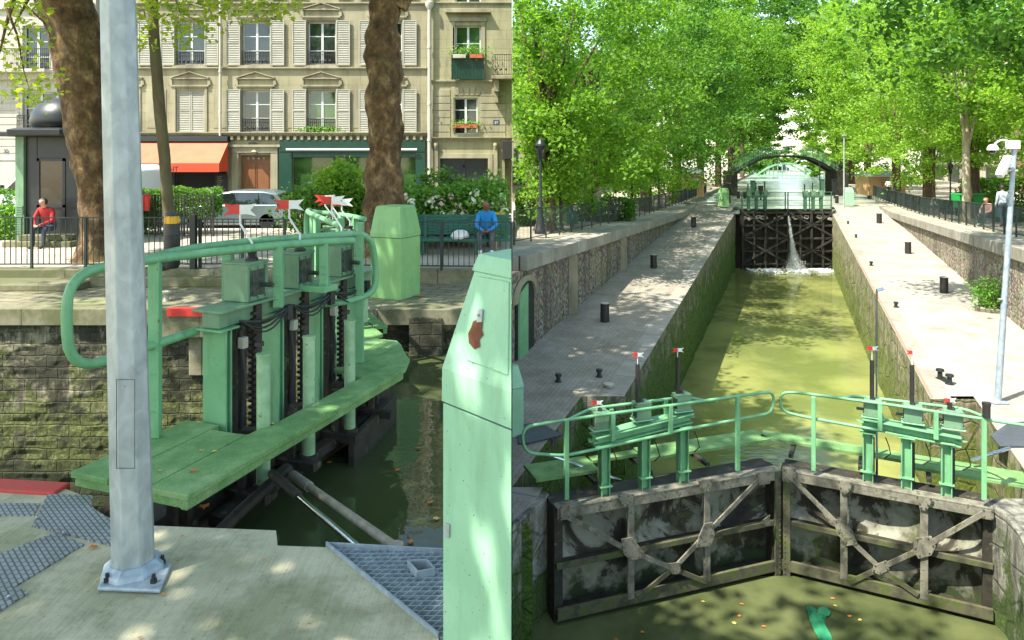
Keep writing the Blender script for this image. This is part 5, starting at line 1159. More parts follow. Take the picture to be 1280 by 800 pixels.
# ---- people
HUE = {}
def person(loc, heading, pose, mats, label, group=None, s=1.0, lean=0, hair='hair_dark', hands=True):
    """one continuous skinned body; heading 0 faces the camera (-Y)"""
    J = {}; E = []
    def j(n, p, r, par=None): J[n] = (Vector(p), r, par)
    if pose == 'sit':
        j('pel', (0, .05, .50), .14); j('bel', (0, .03, .66), .135, 'pel'); j('che', (0, -.03-lean*.5, .88), .15, 'bel'); j('nk0', (0, -.08-lean, 1.02), .065, 'che'); j('nk', (0, -.11-lean, 1.09), .055, 'nk0'); j('hd', (0, -.15-lean*1.2, 1.17), .088, 'nk'); j('tp', (0, -.14-lean*1.2, 1.26), .075, 'hd')
        for n, x in (('L', -1), ('R', 1)):
            j('sh'+n, (x*.17, -.05-lean, .97), .07, 'che'); j('el'+n, (x*.24, -.16-lean, .70), .048, 'sh'+n); j('wr'+n, (x*.09, -.38-lean*.6, .62), .034, 'el'+n); j('ha'+n, (x*.05, -.44-lean*.6, .60), .036, 'wr'+n)
            j('hi'+n, (x*.10, 0, .50), .095, 'pel'); j('kn'+n, (x*.15, -.42, .52), .066, 'hi'+n); j('an'+n, (x*.13, -.42, .09), .045, 'kn'+n); j('to'+n, (x*.14, -.58, .04), .035, 'an'+n)
    else:
        st = .16 if pose == 'walk' else .03
        j('pel', (0, 0, .95), .135); j('bel', (0, 0, 1.10), .13, 'pel'); j('che', (0, -.01, 1.32), .15, 'bel'); j('nk0', (0, 0, 1.46), .06, 'che'); j('nk', (0, -.01, 1.52), .052, 'nk0'); j('hd', (0, -.03, 1.61), .085, 'nk'); j('tp', (0, -.02, 1.70), .075, 'hd')
        for n, x in (('L', -1), ('R', 1)):
            j('sh'+n, (x*.17, 0, 1.41), .065, 'che'); j('el'+n, (x*.23, .02, 1.13), .045, 'sh'+n)
            if pose == 'bar' : j('wr'+n, (x*.12, -.22, 1.05), .033, 'el'+n); j('ha'+n, (x*.08, -.30, 1.06), .035, 'wr'+n)
            else: j('wr'+n, (x*.22, -.08, .90), .033, 'el'+n); j('ha'+n, (x*.21, -.10, .82), .035, 'wr'+n)
            j('hi'+n, (x*.09, 0, .90), .095, 'pel'); j('kn'+n, (x*.10, x*st*.4-.02, .50), .062, 'hi'+n); j('an'+n, (x*.10, x*st, .09), .042, 'kn'+n); j('to'+n, (x*.11, x*st-.15, .04), .034, 'an'+n)
    j('no', J['hd'][0]+Vector((0, -.10, -.005)), .016, 'hd')
    for n, x in (('L', -1), ('R', 1)): j('ear'+n, J['hd'][0]+Vector((x*.085, .01, 0)), .018, 'hd')
    if hands:
        for n, x in (('L', -1), ('R', 1)):
            h = J['ha'+n][0]; d = (h-J['wr'+n][0]).normalized(); sd = d.cross(Vector((0, 0, 1))).normalized() if abs(d.z) < .9 else Vector((0, 1, 0))
            for k in range(4):
                b = h+sd*(-.027+.018*k)+d*.03; j('f%d%s' % (k, n), b, .009, 'ha'+n); ln = (.035, .045, .042, .03)[k]
                j('g%d%s' % (k, n), b+d*ln+Vector((0, 0, -.012)), .008, 'f%d%s' % (k, n))
            j('th'+n, h-sd*.045+d*.01, .010, 'ha'+n)
    names = list(J); idx = {n: i for i, n in enumerate(names)}
    me = bpy.data.meshes.new('tmp'); me.from_pydata([tuple(J[n][0]) for n in names], [(idx[J[n][2]], idx[n]) for n in names if J[n][2]], [])
    ob = bpy.data.objects.new('tmp', me); C.objects.link(ob); sk = ob.modifiers.new('s', 'SKIN'); 
    if not me.skin_vertices: me.skin_vertices.new()
    for n in names: v = me.skin_vertices[0].data[idx[n]]; v.radius = (J[n][1],)*2; v.use_root = (n == 'pel')
    sb = ob.modifiers.new('u', 'SUBSURF'); sb.levels = 2; sb.render_levels = 2
    dg = bpy.context.evaluated_depsgraph_get(); bod = bpy.data.meshes.new_from_object(ob.evaluated_get(dg)); C.objects.unlink(ob); bpy.data.objects.remove(ob)
    skin, topm, botm, shoe = mats
    for q in (skin, topm, botm, shoe): bod.materials.append(M[q])
    cls = {'pel': 2, 'bel': 1, 'che': 1, 'nk0': 1, 'nk': 0, 'hd': 0, 'tp': 0, 'no': 0}
    for n in names:
        if n[:2] in ('sh', 'el'): cls[n] = 1
        elif n[:2] == 'wr': cls[n] = 1
        elif n[:2] in ('ha', 'th', 'ea') or n[0] in 'fg': cls[n] = 0
        elif n[:2] in ('hi', 'kn'): cls[n] = 2
        elif n[:2] in ('an', 'to'): cls[n] = 3
    segs = [(J[J[n][2]][0], J[n][0], n, J[n][2]) for n in names if J[n][2]]
    for p in bod.polygons:
        c = p.center; best = 9
        for a, b, n, pn in segs:
            ab = b-a; tt = max(0, min(1, (c-a).dot(ab)/max(ab.length_squared, 1e-9))); dd = (a+ab*tt-c).length
            if dd < best: best = dd; k = n if tt > (.45 if n[:2] not in ('an', 'ha') else .85) else pn
        p.material_index = cls[k]; p.use_smooth = True
    t = empty('person', loc, label, 'person', group, rz=heading if heading else 1e-5); t.scale = (s, s, s)
    o = bpy.data.objects.new('body', bod); C.objects.link(o); o.parent = t
    hd = J['hd'][0]
    if hair:
        m = MB(); m.lathe((hd.x, hd.y+.018, hd.z+.0), [(.088, -.05), (.102, .0), (.100, .05), (.078, .095), (.03, .118), (.002, .12)], 14); hm = m.build('hair', M[hair], t, 0, True, world=False)
        for v in hm.data.vertices:
            if v.co.y < hd.y-.04 and v.co.z < hd.z+.06: v.co.y = hd.y-.03; v.co.z = max(v.co.z, hd.z+.055)
    for x in (-.03, .03):
        m = MB(); m.lathe((hd.x+x, hd.y-.083, hd.z+.015), [(.001, -.008), (.009, 0), (.001, .008)], 8); m.build('eye', M['black_iron'], t, world=False)
    m = MB(); m.box((hd.x, hd.y-.082, hd.z-.042), (.04, .012, .008)); m.build('mouth', M['rust'], t, world=False)
    return t
person((U(61, 20.9), 20.9, ZS-.02), 0, 'sit', ('skin', 'cloth_red', 'denim', 'cloth_black'), 'man in a red jacket and dark trousers sitting on the kiosk step', s=1.12, lean=.08)
person((U(608, 19.15), 19.25, ZS), 0, 'sit', ('skin_dark', 'cloth_blue', 'cloth_grey', 'cloth_white'), 'bald man in a bright blue jacket leaning forward on the bench', s=1.12, lean=.07, hair=None)

# ---- fallen leaves
def fallen(u, v, z, size, label, mat='leaf_orange', group='fallen leaves', seed=0, x=None):
    q = G(u, v, z+.012) if x is None else x; rr = random.Random(seed+int(u)); m = MB(); n = 10; pts = []
    for k in range(n):
        a = 6.283*k/n; r = size*(.55 if k % 2 else 1)*rr.uniform(.8, 1.15); pts.append(q+Vector((r*math.cos(a), r*math.sin(a)*.8, rr.uniform(0, .25)*size)))
    m.add([q+Vector((0, 0, .006))]+pts, [(0, 1+k, 1+(k+1) % n) for k in range(n)]); tag(m.build('fallen_leaf', M[mat]), label, 'leaf', group)
fallen(342, 600, -3.42, .085, 'large curled orange leaf caught on the gate frame by the pipe')
fallen(255, 634, -3.1, .07, 'orange leaf under the front corner of the walkway')
fallen(241, 588, -2.75, .05, 'orange leaf lying on the green walkway boards', 'leaf_orange')
fallen(117, 684, ZQ, .045, 'brown leaf on the concrete left of the post foot', 'leaf_orange')
fallen(252, 563, -2.75, .03, 'small tan leaf near the column base on the boards', 'leaf_fallen_yellow'); fallen(268, 564, -2.75, .03, 'small tan leaf beside another on the boards', 'leaf_fallen_yellow')
fallen(200, 588, -2.75, .03, 'pale yellow leaf on the left part of the boards', 'leaf_fallen_yellow')
fallen(525, 370, ZQ, .11, 'brown dry leaves at the foot of the far green cabinet', 'leaf_orange')
for i, (u, v) in enumerate(((497, 587), (538, 628), (513, 677), (412, 578), (545, 648), (522, 560), (540, 520), (530, 434))):
    fallen(u, v, ZW, .045, 'small orange leaf floating on the dark still water', 'leaf_orange' if i != 4 else 'leaf_fallen_yellow', 'leaves floating on the still canal', seed=i)
for i, (u, v) in enumerate(((170, 736), (162, 738), (180, 740), (205, 742), (330, 700), (228, 670), (175, 797))):
    fallen(u, v, ZQ, .018, 'tiny dry leaf scrap on the broomed concrete quay', 'leaf_orange', 'leaf scraps on the concrete', seed=i*3)
# =================================================================== RIGHT SCENE (x > 0): the lock chamber seen from a footbridge
XM = .004
def zq(y): return -6.34+.0405*min(y, 59)          # quay rises gently upstream
def zt(y):                                         # terraces above the retaining walls
    return -2.62-.036*(y-16) if y < 50 else -3.84-.0025*(min(y, 80)-50)
def strip(mb, o0, o1, y0, y1, zf, n=24, zbot=None, mi=0, dz=0):
    """ground strip between two lateral offsets, clipped at x > 0"""
    ys = [y0+(y1-y0)*i/n for i in range(n+1)]
    for i in range(n):
        a, b = ys[i], ys[i+1]
        xa0, xa1, xb0, xb1 = .382*a+o0, .382*a+o1, .382*b+o0, .382*b+o1
        if xb1 <= XM+.01: continue
        xa0, xb0, xa1, xb1 = max(XM, xa0), max(XM, xb0), max(XM, xa1), max(XM, xb1)
        mb.add([(xa0, a, zf(a)+dz), (xa1, a, zf(a)+dz), (xb1, b, zf(b)+dz), (xb0, b, zf(b)+dz)], [(0, 1, 2, 3)], mi)
        if zbot is not None:
            for p, q, s in ((xa0, xb0, 0), (xa1, xb1, 1)):
                mb.add([(p, a, zf(a)+dz), (q, b, zf(b)+dz), (q, b, zbot), (p, a, zbot)], [(0, 1, 2, 3)], mi)
EL, ER, WL, WR = -3.85, 3.35, -7.4, 7.4
WD, WC, WU = -7.8, -8.3, -4.3
def const(z): return lambda y: z
# water
mb = MB(); strip(mb, -5.2, 4.9, -4, 13.4, const(WD), 20); struct('canal_water', mb, M['water_below'])
mb = MB(); strip(mb, -5.2, 4.9, 13.4, 53.6, const(WC), 20); struct('lock_water', mb, M['water_chamber'])
mb = MB(); strip(mb, -9.5, 9.5, 54.0, 420, const(WU), 20); struct('upper_canal_water', mb, M['water_upper'])
# quays
mb = MB(); strip(mb, WL-.3, EL-.55, 17, 53.9, zq, 24); strip(mb, WL-.3, -4.85, 12.74, 17, zq, 4)
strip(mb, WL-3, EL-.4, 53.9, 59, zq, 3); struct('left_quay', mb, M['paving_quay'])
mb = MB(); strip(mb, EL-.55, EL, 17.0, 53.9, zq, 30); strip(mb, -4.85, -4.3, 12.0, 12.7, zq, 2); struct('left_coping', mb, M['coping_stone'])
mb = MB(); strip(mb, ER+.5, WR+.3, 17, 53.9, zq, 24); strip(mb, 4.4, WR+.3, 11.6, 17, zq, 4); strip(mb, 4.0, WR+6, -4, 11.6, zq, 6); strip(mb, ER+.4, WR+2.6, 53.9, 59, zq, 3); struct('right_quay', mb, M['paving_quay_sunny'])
mb = MB(); strip(mb, ER, ER+.5, 16.8, 53.9, zq, 30); struct('right_coping', mb, M['coping_stone'])
mb = MB(); strip(mb, ER+.02, ER+.09, 16.9, 36, zq, 12, dz=.004); tag(mb.build('edge_marking', M['brick_far']), 'thin rusty iron edging along the sunlit right coping', 'edge marking')
# chamber walls (real relief)
def lock_side(name, off0, off1, y0, y1, zf, zb, mat, seed, st=.22, amp=.05, lab=None):
    ny = int((y1-y0)/st); vs = []; fs = []; nz_ = 14
    for i in range(ny+1):
        y = y0+(y1-y0)*i/ny; o = off0+(off1-off0)*i/ny
        for j in range(nz_+1):
            z = zf(y)+(zb-zf(y))*j/nz_; e = amp*(noise.noise(Vector((seed, y*.9, z*1.7)))+.6*noise.noise(Vector((seed, y*2.7, z*3.3)))) if j > 1 else 0
            vs.append((max(XM, .382*y+o+e), y, z))
    for i in range(ny):
        for j in range(nz_): a = i*(nz_+1)+j; fs.append((a, a+nz_+1, a+nz_+2, a+1))
    mb = MB(); mb.add(vs, fs); return tag(mb.build(name, M[mat]), kind='structure')
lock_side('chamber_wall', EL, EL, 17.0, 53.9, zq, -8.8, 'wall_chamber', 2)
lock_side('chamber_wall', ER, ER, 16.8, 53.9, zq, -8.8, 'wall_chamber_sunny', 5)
mb = MB(); mb.add([R(EL, 17, zq(17)), R(-4.85, 17, zq(17)), R(-4.85, 17, -9), R(EL, 17, -9)], [(0,1,2,3)]); mb.add([R(-4.85, 11.6, zq(11.6)), R(-4.85, 17, zq(17)), R(-4.85, 17, -9), R(-4.85, 11.6, -9)], [(0,1,2,3)])
mb.add([R(-4.85, 11.6, zq(11.6)), R(-4.1, 11.6, zq(11.6)), R(-4.1, 11.6, -9), R(-4.85, 11.6, -9)], [(0,1,2,3)]); struct('gate_recess', mb, M['wall_chamber'])
mb = MB(); mb.add([R(ER, 16.8, zq(17)), R(4.4, 16.8, zq(17)), R(4.4, 16.8, -9), R(ER, 16.8, -9)], [(0,1,2,3)]); mb.add([R(4.4, 11.6, zq(11.6)), R(4.4, 16.8, zq(17)), R(4.4, 16.8, -9), R(4.4, 11.6, -9)], [(0,1,2,3)])
mb.add([R(4.4, 12.25, zq(11.6)), R(3.42, 12.25, zq(11.6)), R(3.42, 12.25, -9), R(4.4, 12.25, -9)], [(0,1,2,3)]); struct('gate_recess', mb, M['wall_chamber_sunny'])
# downstream side walls as solid masonry piers
mb = MB(); pts = [(XM, 11.42), (.70, 12.45), (.70, 12.7), (.3, 12.7), (XM, 12.4)]; mb.prism([(.0+max(XM, .382*y-4.30), y) for y in ()] or pts, -9, zq(12)-.002)
pl_ = [(XM, 11.35), (.45, 12.1), (.66, 12.5), (.45, 12.76), (XM, 12.76)]
mb = MB(); mb.prism(pl_, -9.2, zq(12)+.004); struct('left_pier', mb, M['wall_pier'], .02)
mb = MB(); mb.prism([(XM, 11.55), (.34, 12.12), (.5, 12.5), (.4, 12.74), (XM, 12.74)], zq(12), zq(12)+.010); struct('left_quay', mb, M['paving_quay'])
mb = MB(); mb.prism([(8.02, 12.35), (8.06, 11.75), (7.75, 10.9), (7.0, 9.0), (4.6, 2.6), (14, 2.6), (14, 12.35)], -9.2, zq(12)+.006); struct('right_pier', mb, M['wall_pier'], .03)
# retaining walls with overhanging copings
def retaining(off, side, y0, y1, mat, label_, zfun=zt, pil=()):
    lock_side('retaining_wall', off, off, y0, y1, lambda y: zfun(y)-.40, -7, mat, off*3, .3, .03)
    mb = MB(); n = 40; 
    for i in range(n):
        a = y0+(y1-y0)*i/n; b = y0+(y1-y0)*(i+1)/n-.012; o0 = off-side*.16; o1 = off+side*.75
        if .382*a+max(o0, o1) < .05: continue
        q = [(o0, zfun), (o1, zfun)]
        c = lambda o, y, dz: (max(XM, .382*y+o), y, zfun(y)+dz)
        vs = [c(o0, a, -.42), c(o1, a, -.42), c(o1, a, .0), c(o0, a, .0), c(o0, b, -.42), c(o1, b, -.42), c(o1, b, .0), c(o0, b, .0)]
        mb.add(vs, [(0, 3, 2, 1), (4, 5, 6, 7), (0, 1, 5, 4), (1, 2, 6, 5), (2, 3, 7, 6), (3, 0, 4, 7)])
    struct('wall_coping', mb, M['coping_stone'], .02)
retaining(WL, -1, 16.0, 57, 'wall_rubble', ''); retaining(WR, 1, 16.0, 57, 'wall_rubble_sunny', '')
mb = MB()
for y in (24.5, 32): 
    mb.beam(R(WL+.05, y, zt(y)-.42), R(WL+.05, y, zq(y)), .45, .12, (0, 1, 0))
struct('wall_pilaster', mb, M['facade_trim'])
# terraces
mb = MB(); strip(mb, -70, WL-.7, 5, 62, zt, 24, dz=-.01); strip(mb, -70, -8.6, 62, 300, zt, 24, dz=-.01); struct('left_terrace', mb, M['street_sand'])
mb = MB(); strip(mb, WR+.7, 70, 5, 62, zt, 24, dz=-.01); strip(mb, 8.6, 90, 62, 300, zt, 24, dz=-.01); struct('right_terrace', mb, M['street_sand'])
mb = MB(); strip(mb, -9.5, -8.5, 59, 62, zt, 2, dz=-.012); strip(mb, -8.7, -3.9, 59, 61.5, zt, 2, dz=-.01); strip(mb, 3.5, 8.7, 59, 61.5, zt, 2, dz=-.01); struct('upper_quay', mb, M['paving_quay'])
mb = MB()
for o, s in ((-8.6, -1), (8.6, 1)):
    mb.add([R(o, 59, zt(80)), R(o, 300, zt(80)), R(o, 300, -6), R(o, 59, -6)], [(0, 1, 2, 3)])
struct('canal_bank', mb, M['coping_stone'])
mb = MB(); mb.quad((-900, 300, -4.6), (2500, 300, -4.6), (2500, 3500, -4.6), (-900, 3500, -4.6)); struct('far_ground', mb, M['street_sand'])
mb = MB(); mb.add([(XM, 17, -9.5), (90, 17, -9.5), (90, 300, -9.5), (XM, 300, -9.5)], [(0,1,2,3)]); struct('ground', mb, M['soil'])
# dark arch doorway in the left retaining wall
y = 20.6; t = empty('wall_doorway', R(WL, y, zq(y)), 'arched doorway with a green door leaf in the left retaining wall', 'doorway')
def wallp(yy, z, o=.0): return Vector((.382*yy+WL+o, yy, z))
m = MB(); arc = []; cz = Z(372, 20.4); y0, y1 = 19.55, 20.95
for k in range(13):
    a = math.pi*k/12; arc.append(((y0+y1)/2-math.cos(a)*(y1-y0)/2, cz+math.sin(a)*.5))
for k in range(12):
    (ya, za), (yb, zb) = arc[k], arc[k+1]; s = 1.32; ca, cb = (y0+y1)/2, cz
    pa = (ca+(ya-ca)*s, cb+(za-cb)*s); pb_ = (ca+(yb-ca)*s, cb+(zb-cb)*s)
    m.extrude([wallp(ya, za, .04), wallp(yb, zb, .04), wallp(pb_[0], pb_[1], .04), wallp(pa[0], pa[1], .04)], (.07, 0, 0))
m.build('arch_stones', M['facade_trim'], t)
m = MB(); pts = [wallp(a, b, .045) for a, b in arc]+[wallp(y1, zq(y1)+.0, .045), wallp(y0, zq(y0), .045)]; m.add(pts, [tuple(range(len(pts)))]); m.build('opening', M['dark_inside'], t)  # flat dark sheet on the wall, coloured as the shade inside the arch
m = MB(); m.extrude([wallp(y0+.1, zq(y0), .06), wallp(y0+.75, zq(y0+.7), .06), wallp(y0+.75, cz+.42, .06), wallp(y0+.1, cz+.2, .06)], (.05, 0, 0)); m.build('door', M['green_paint'], t)

# ---- near lock gates
GA = (Vector((.74, 12.0, 0)), Vector((5.025, 13.5, 0))); GB = (Vector((8.02, 12.0, 0)), Vector((5.06, 13.5, 0)))
def gate_right(pts, label, verts, gus, diag, sgn, plat, lampy=False):
    H, Apx = pts; e = (Apx-H); L = e.length; e.normalize(); fn = Vector((e.y, -e.x, 0))
    if fn.y > 0: fn = -fn                               # points downstream (to the camera)
    ang = math.atan2(e.y, e.x)
    def uv(u, v, off=0):
        q = (u-640)/F; b = H+fn*off; s = (q*b.y-b.x)/(e.x-q*e.y); p = b+e*s; return Vector((p.x, p.y, Z(v, p.y)))
    def at(s, z, off=0): p = H+e*s+fn*off; return Vector((p.x, p.y, z))
    th = empty('lock_gate', H+Vector((0, 0, -7.9)), label, 'lock gate', 'lower gates of the lock chamber')
    zT, zB = -5.86, -8.4
    # plates, gently dished, between the verticals
    ss = [0]+[(uv(u, 600)-Vector((H.x, H.y, 0))).xy.length for u in verts]+[L]
    m = MB(); nx, nzz = 10, 8
    for i in range(len(ss)-1):
        for (z0, z1) in ((zT-.1, -6.82), (-6.86, zB)):
            k0 = len(m.v)
            for a in range(nx+1):
                for b in range(nzz+1):
                    fa, fb = a/nx, b/nzz; dish = .26*math.sin(math.pi*fa)**.6*(math.sin(math.pi*fb)**.5 if z1 > zB else math.sin(math.pi*min(1, fb)*.5+math.pi/2*0)**.5)
                    m.v.append(tuple(at(ss[i]+(ss[i+1]-ss[i])*fa, z0+(z1-z0)*fb, -.16-dish)))
            for a in range(nx):
                for b in range(nzz): q = k0+a*(nzz+1)+b; m.f.append((q, q+nzz+1, q+nzz+2, q+1)); m.m.append(0)
    m.build('skin_plate', M['gate_plate'], th, 0, True)
    m = MB(); m.beam(at(0, zT-.05, -.3), at(L, zT-.05, -.3), .5, .10); m.beam(at(0, -6.84, -.2), at(L, -6.84, -.2), .36, .07); m.beam(at(0, -7.70, -.16), at(L, -7.70, -.16), .34, .12)
    for s in (.06, L-.05): m.beam(at(s, zT, -.2), at(s, zB, -.2), .3, .16, e)
    m.beam(at(0, zT-.3, -.75), at(L, zT-.3, -.75), .25, .2)
    m.build('girder', M['dark_steel'], th, .01)
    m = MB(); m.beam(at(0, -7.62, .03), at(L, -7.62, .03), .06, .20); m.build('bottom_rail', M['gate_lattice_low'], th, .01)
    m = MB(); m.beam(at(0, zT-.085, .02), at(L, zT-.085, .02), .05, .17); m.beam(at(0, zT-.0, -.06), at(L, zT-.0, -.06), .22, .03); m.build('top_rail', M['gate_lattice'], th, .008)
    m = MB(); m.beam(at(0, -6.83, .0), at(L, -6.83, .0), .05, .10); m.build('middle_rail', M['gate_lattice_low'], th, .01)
    for u in verts:
        s = (uv(u, 600)-Vector((H.x, H.y, 0))).xy.length
        m = MB(); m.beam(at(s, zT-.1, .05), at(s, -7.62, .05), .03, .12, e); m.beam(at(s, zT-.1, .0), at(s, -7.62, .0), .10, .03, e); m.build('stanchion', M['gate_lattice'], th, .006)
    m = MB(); m.beam(at(L-.09, zT, .04), at(L-.09, zB, .04), .05, .13, e); 
    for k in range(20): m.lathe(at(L-.06, zT-.1-k*.1, .07), [(.002, -.01), (.014, -.01), (.014, .01), (.002, .01)], 6)
    m.build('mitre_post', M['gate_lattice_low'], th, .006)
    for (u0, v0, u1, v1) in diag:
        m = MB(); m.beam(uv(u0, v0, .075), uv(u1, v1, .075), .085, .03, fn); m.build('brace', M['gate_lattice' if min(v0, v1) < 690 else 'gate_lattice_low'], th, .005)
    for g in gus:
        m = MB(); m.extrude([uv(a, b, .085) for a, b in g], fn*.02); o = m.build('gusset_plate', M['gate_lattice'], th, .004)
        c = sum([uv(a, b, .108) for a, b in g], Vector())/len(g); r = MB()
        for a, b in g:
            p = c.lerp(uv(a, b, .108), .76); r.box(p, (.022, .022, .022))
        r.build('rivets', M['gate_lattice_low'], o)
    # walkway boards behind the leaf
    def wk(s, w_): p = H+e*s-fn*w_; return (p.x, p.y)
    zw = -5.62
    for (s0, s1, w0, w1) in plat:
        m = MB(); m.prism([p if p[0] > XM else (XM, p[1]) for p in (wk(s0, w0), wk(s1, w0), wk(s1, w1), wk(s0, w1))], zw-.06, zw); m.build('walkway_board', M['green_planks'], th, .006)
    m = MB(); 
    for s in (.9, 2.0, 3.2): m.beam(at(s, zw-.1, -.35), at(s, zw-.1, -1.3), .08, .07)
    m.beam(at(.3, zw-.1, -1.25), at(L-.3, zw-.1, -1.25), .06, .08); m.build('board_bearer', M['dark_steel'], th)
    # columns + gear beam + gear boxes
    zg = zT+.98
    return th, uv, at, H, e, fn, L, ang, zg
dl = [(710, 646, 782, 686), (786, 688, 842, 711), (842, 711, 884, 728), (842, 711, 880, 670), (840, 712, 797, 747), (884, 666, 950, 598)]
gl = [[(700, 632), (712, 631), (712, 648), (700, 650)], [(772, 619), (793, 616), (790, 628), (785, 633), (778, 633), (775, 628)], [(776, 673), (790, 671), (805, 690), (800, 698), (787, 700), (779, 692)],
      [(872, 600), (891, 598), (888, 610), (885, 615), (878, 616), (875, 610)], [(880, 654), (890, 652), (893, 668), (888, 682), (870, 684), (873, 670)], [(834, 704), (850, 702), (850, 716), (840, 718)], [(946, 590), (962, 588), (962, 604), (948, 606)], [(953, 650), (962, 643), (962, 657), (955, 656)]]
thA = gate_right(GA, 'left leaf of the near lower lock gates, in tree shade', (787, 882), gl, dl, -1, [(-.12, 1.1, .62, 1.25), (1.15, 2.1, 1.0, 1.2), (2.15, 4.95, .76, 1.28)])
dr_ = [(988, 596, 1056, 664), (1232, 640, 1156, 683), (1156, 684, 1100, 710), (1100, 710, 1062, 728), (1100, 711, 1148, 744), (1100, 710, 1060, 672)]
gr_ = [[(978, 584), (995, 585), (995, 600), (988, 603), (978, 601)], [(1046, 599), (1066, 602), (1063, 612), (1058, 618), (1052, 617), (1049, 610)], [(1042, 648), (1056, 650), (1066, 664), (1072, 680), (1058, 682), (1046, 666)],
       [(1144, 618), (1166, 622), (1162, 632), (1158, 638), (1150, 637), (1148, 630)], [(1144, 672), (1162, 670), (1170, 682), (1164, 694), (1148, 698), (1141, 686)], [(1092, 706), (1108, 700), (1112, 712), (1100, 718), (1090, 714)], [(1228, 636), (1242, 638), (1242, 650), (1228, 648)]]
thB = gate_right(GB, 'right leaf of the near lower lock gates, partly sunlit', (1055, 1155), gr_, dr_, 1, [(-.6, 1.3, .62, .9), (-.6, 1.3, .93, 1.25), (1.32, 3.82, .85, 1.24)])
def superstructure(pack, cols_u, beam_uv, boxes, rails, rposts, masts, sgn):
    th, uv, at, H, e, fn, L, ang, zg = pack
    for (u, v0, v1) in cols_u:
        a = uv(u, v1, -.15); zb = a.z-.1; zt_ = Z(v0, a.y); w_ = 12/F*a.y; c = Vector((a.x, a.y, 0))
        m = MB(); mid = Vector((c.x, c.y, (zb+zt_)/2)); m.box(mid-fn*0, (w_, .02, zt_-zb), ang)
        m.box(mid+e*(w_/2-.01)-fn*.0, (.02, .16, zt_-zb), ang); m.box(mid-e*(w_/2-.01), (.02, .16, zt_-zb), ang); m.box(Vector((c.x, c.y, zt_+.01)), (w_*1.5, .26, .02), ang)
        m.box(Vector((c.x, c.y, zb+(zt_-zb)*.28))+fn*.06, (w_*1.4, .10, .02), ang)
        m.build('column', M['green_paint'], th, .004)
    (u0, v0, u1, v1) = beam_uv; a = uv(u0, v0, -.15); b = uv(u1, v1, -.15)
    m = MB(); m.beam(a, b, .03, .16); m.beam(a+Vector((0, 0, .08)), b+Vector((0, 0, .08)), .30, .022); m.beam(a-Vector((0, 0, .08)), b-Vector((0, 0, .08)), .22, .022)
    for k in range(2): m.beam(a.lerp(b, k), a.lerp(b, k)+Vector((0, 0, .01)), .16, .16)
    m.build('gear_beam', M['green_paint'], th, .005)
    for (u, v) in boxes:
        c = uv(u, v, -.15); m = MB(); m.box(c+Vector((0, 0, .005)), (.36, .20, .022), ang); m.build('bracket', M['green_pale'], th, .003)
        gearbox(th, c+Vector((0, 0, .02)), .28, .20, .27, ang); 
        m = MB(); m.lathe(c+Vector((0, 0, .31)), [(.01, 0), (.045, 0), (.03, .05), (.01, .06)], 8); m.build('gear_cap', M['black_iron'], th)
    for r in rails:
        m = MB(); m.tube(smooth_path([uv(u, v, o) for u, v, o in r], .22), .027, 10); m.build('hand_rail', M['green_paint'], th, 0, True)
    for (u, v0, v1, o) in rposts:
        a = uv(u, v1, o); m = MB(); zt_ = Z(v0, a.y); m.box((a.x, a.y, (a.z+zt_)/2), (.075, .06, zt_-a.z), ang); m.build('rail_post', M['green_paint'], th, .004)
    for (u, v0, v1, vp) in masts:
        a = uv(u, v1, -.15); m = MB()
        if v0 < v1: m.tube([a, Vector((a.x, a.y, Z(v0, a.y)))], .038, 10); m.build('rack_cover', M['black_iron'], th, 0, True)
        base = Vector((a.x, a.y, Z(v0, a.y))); h = Z(vp, a.y)-base.z+.07
        pennant(th, base, h, .0, .085, .0)
    m = MB()
    for (u, v) in boxes[:]:
        c = uv(u+16, v+26, -.2); m.tube([c, c+Vector((.06, 0, -.15)), c+Vector((.10, .02, -.3)), c+Vector((.02, .1, -.42))], .010, 6)
        m.beam(uv(u, v+25, -.5), uv(u, v+80, -.5), .05, .05)
    m.build('cable', M['rubber_cable'], th)
superstructure(thA, [(755, 557, 618), (805, 545, 608), (853, 532, 602)], (741, 551, 862, 520), [(750, 536), (802, 524), (852, 513)],
    [[(840, 541, .0), (705, 570, .0), (655, 566, .0), (652, 534, .0), (700, 526, .0), (800, 512, .0), (968, 489, .0), (966, 516, .0), (924, 524, .0), (840, 541, .0)][:9]+[(840, 540, 0)],
     [(712, 524, .0), (737, 511, -.3), (858, 496, -.3), (886, 502, -.2), (896, 501, .0)]],
    [(708, 526, 624, .05), (922, 496, 588, .05), (766, 516, 551, .0), (838, 507, 541, 0), (764, 511, 530, -.28), (832, 500, 525, -.28)], [(797, 455, 510, 446), (847, 446, 503, 440), (746, 520, 521, 506)], -1)
superstructure(thB, [(1085, 540, 600), (1133, 546, 608), (1183, 553, 616)], (1078, 527, 1201, 551), [(1091, 521), (1141, 528), (1191, 535)],
    [[(1099, 538, .0), (1010, 522, 0), (976, 514, .0), (975, 490, .0), (1000, 491, 0), (1120, 507, 0), (1230, 524, .0), (1290, 533, .05)],
     [(1052, 498, .0), (1070, 495, -.3), (1205, 511, -.3), (1228, 520, 0)]],
    [(1017, 496, 588, .05), (1100, 504, 538, 0), (1170, 514, 549, 0), (1230, 522, 624, .05), (1090, 499, 520, -.28), (1150, 506, 530, -.28)], [(1090, 450, 503, 438), (1140, 456, 510, 443), (1187, 503, 513, 503)], 1)
th, uv = thB[0], thB[1]
a = uv(1095, 450, -.15); 
m = MB(); a = uv(1233, 522, .05); m.lathe(a, [(.01, 0), (.06, 0), (.06, .2), (.068, .2), (.068, .25), (.01, .25)], 12); m.build('marker_cap', M['black_iron'], th, 0, True)
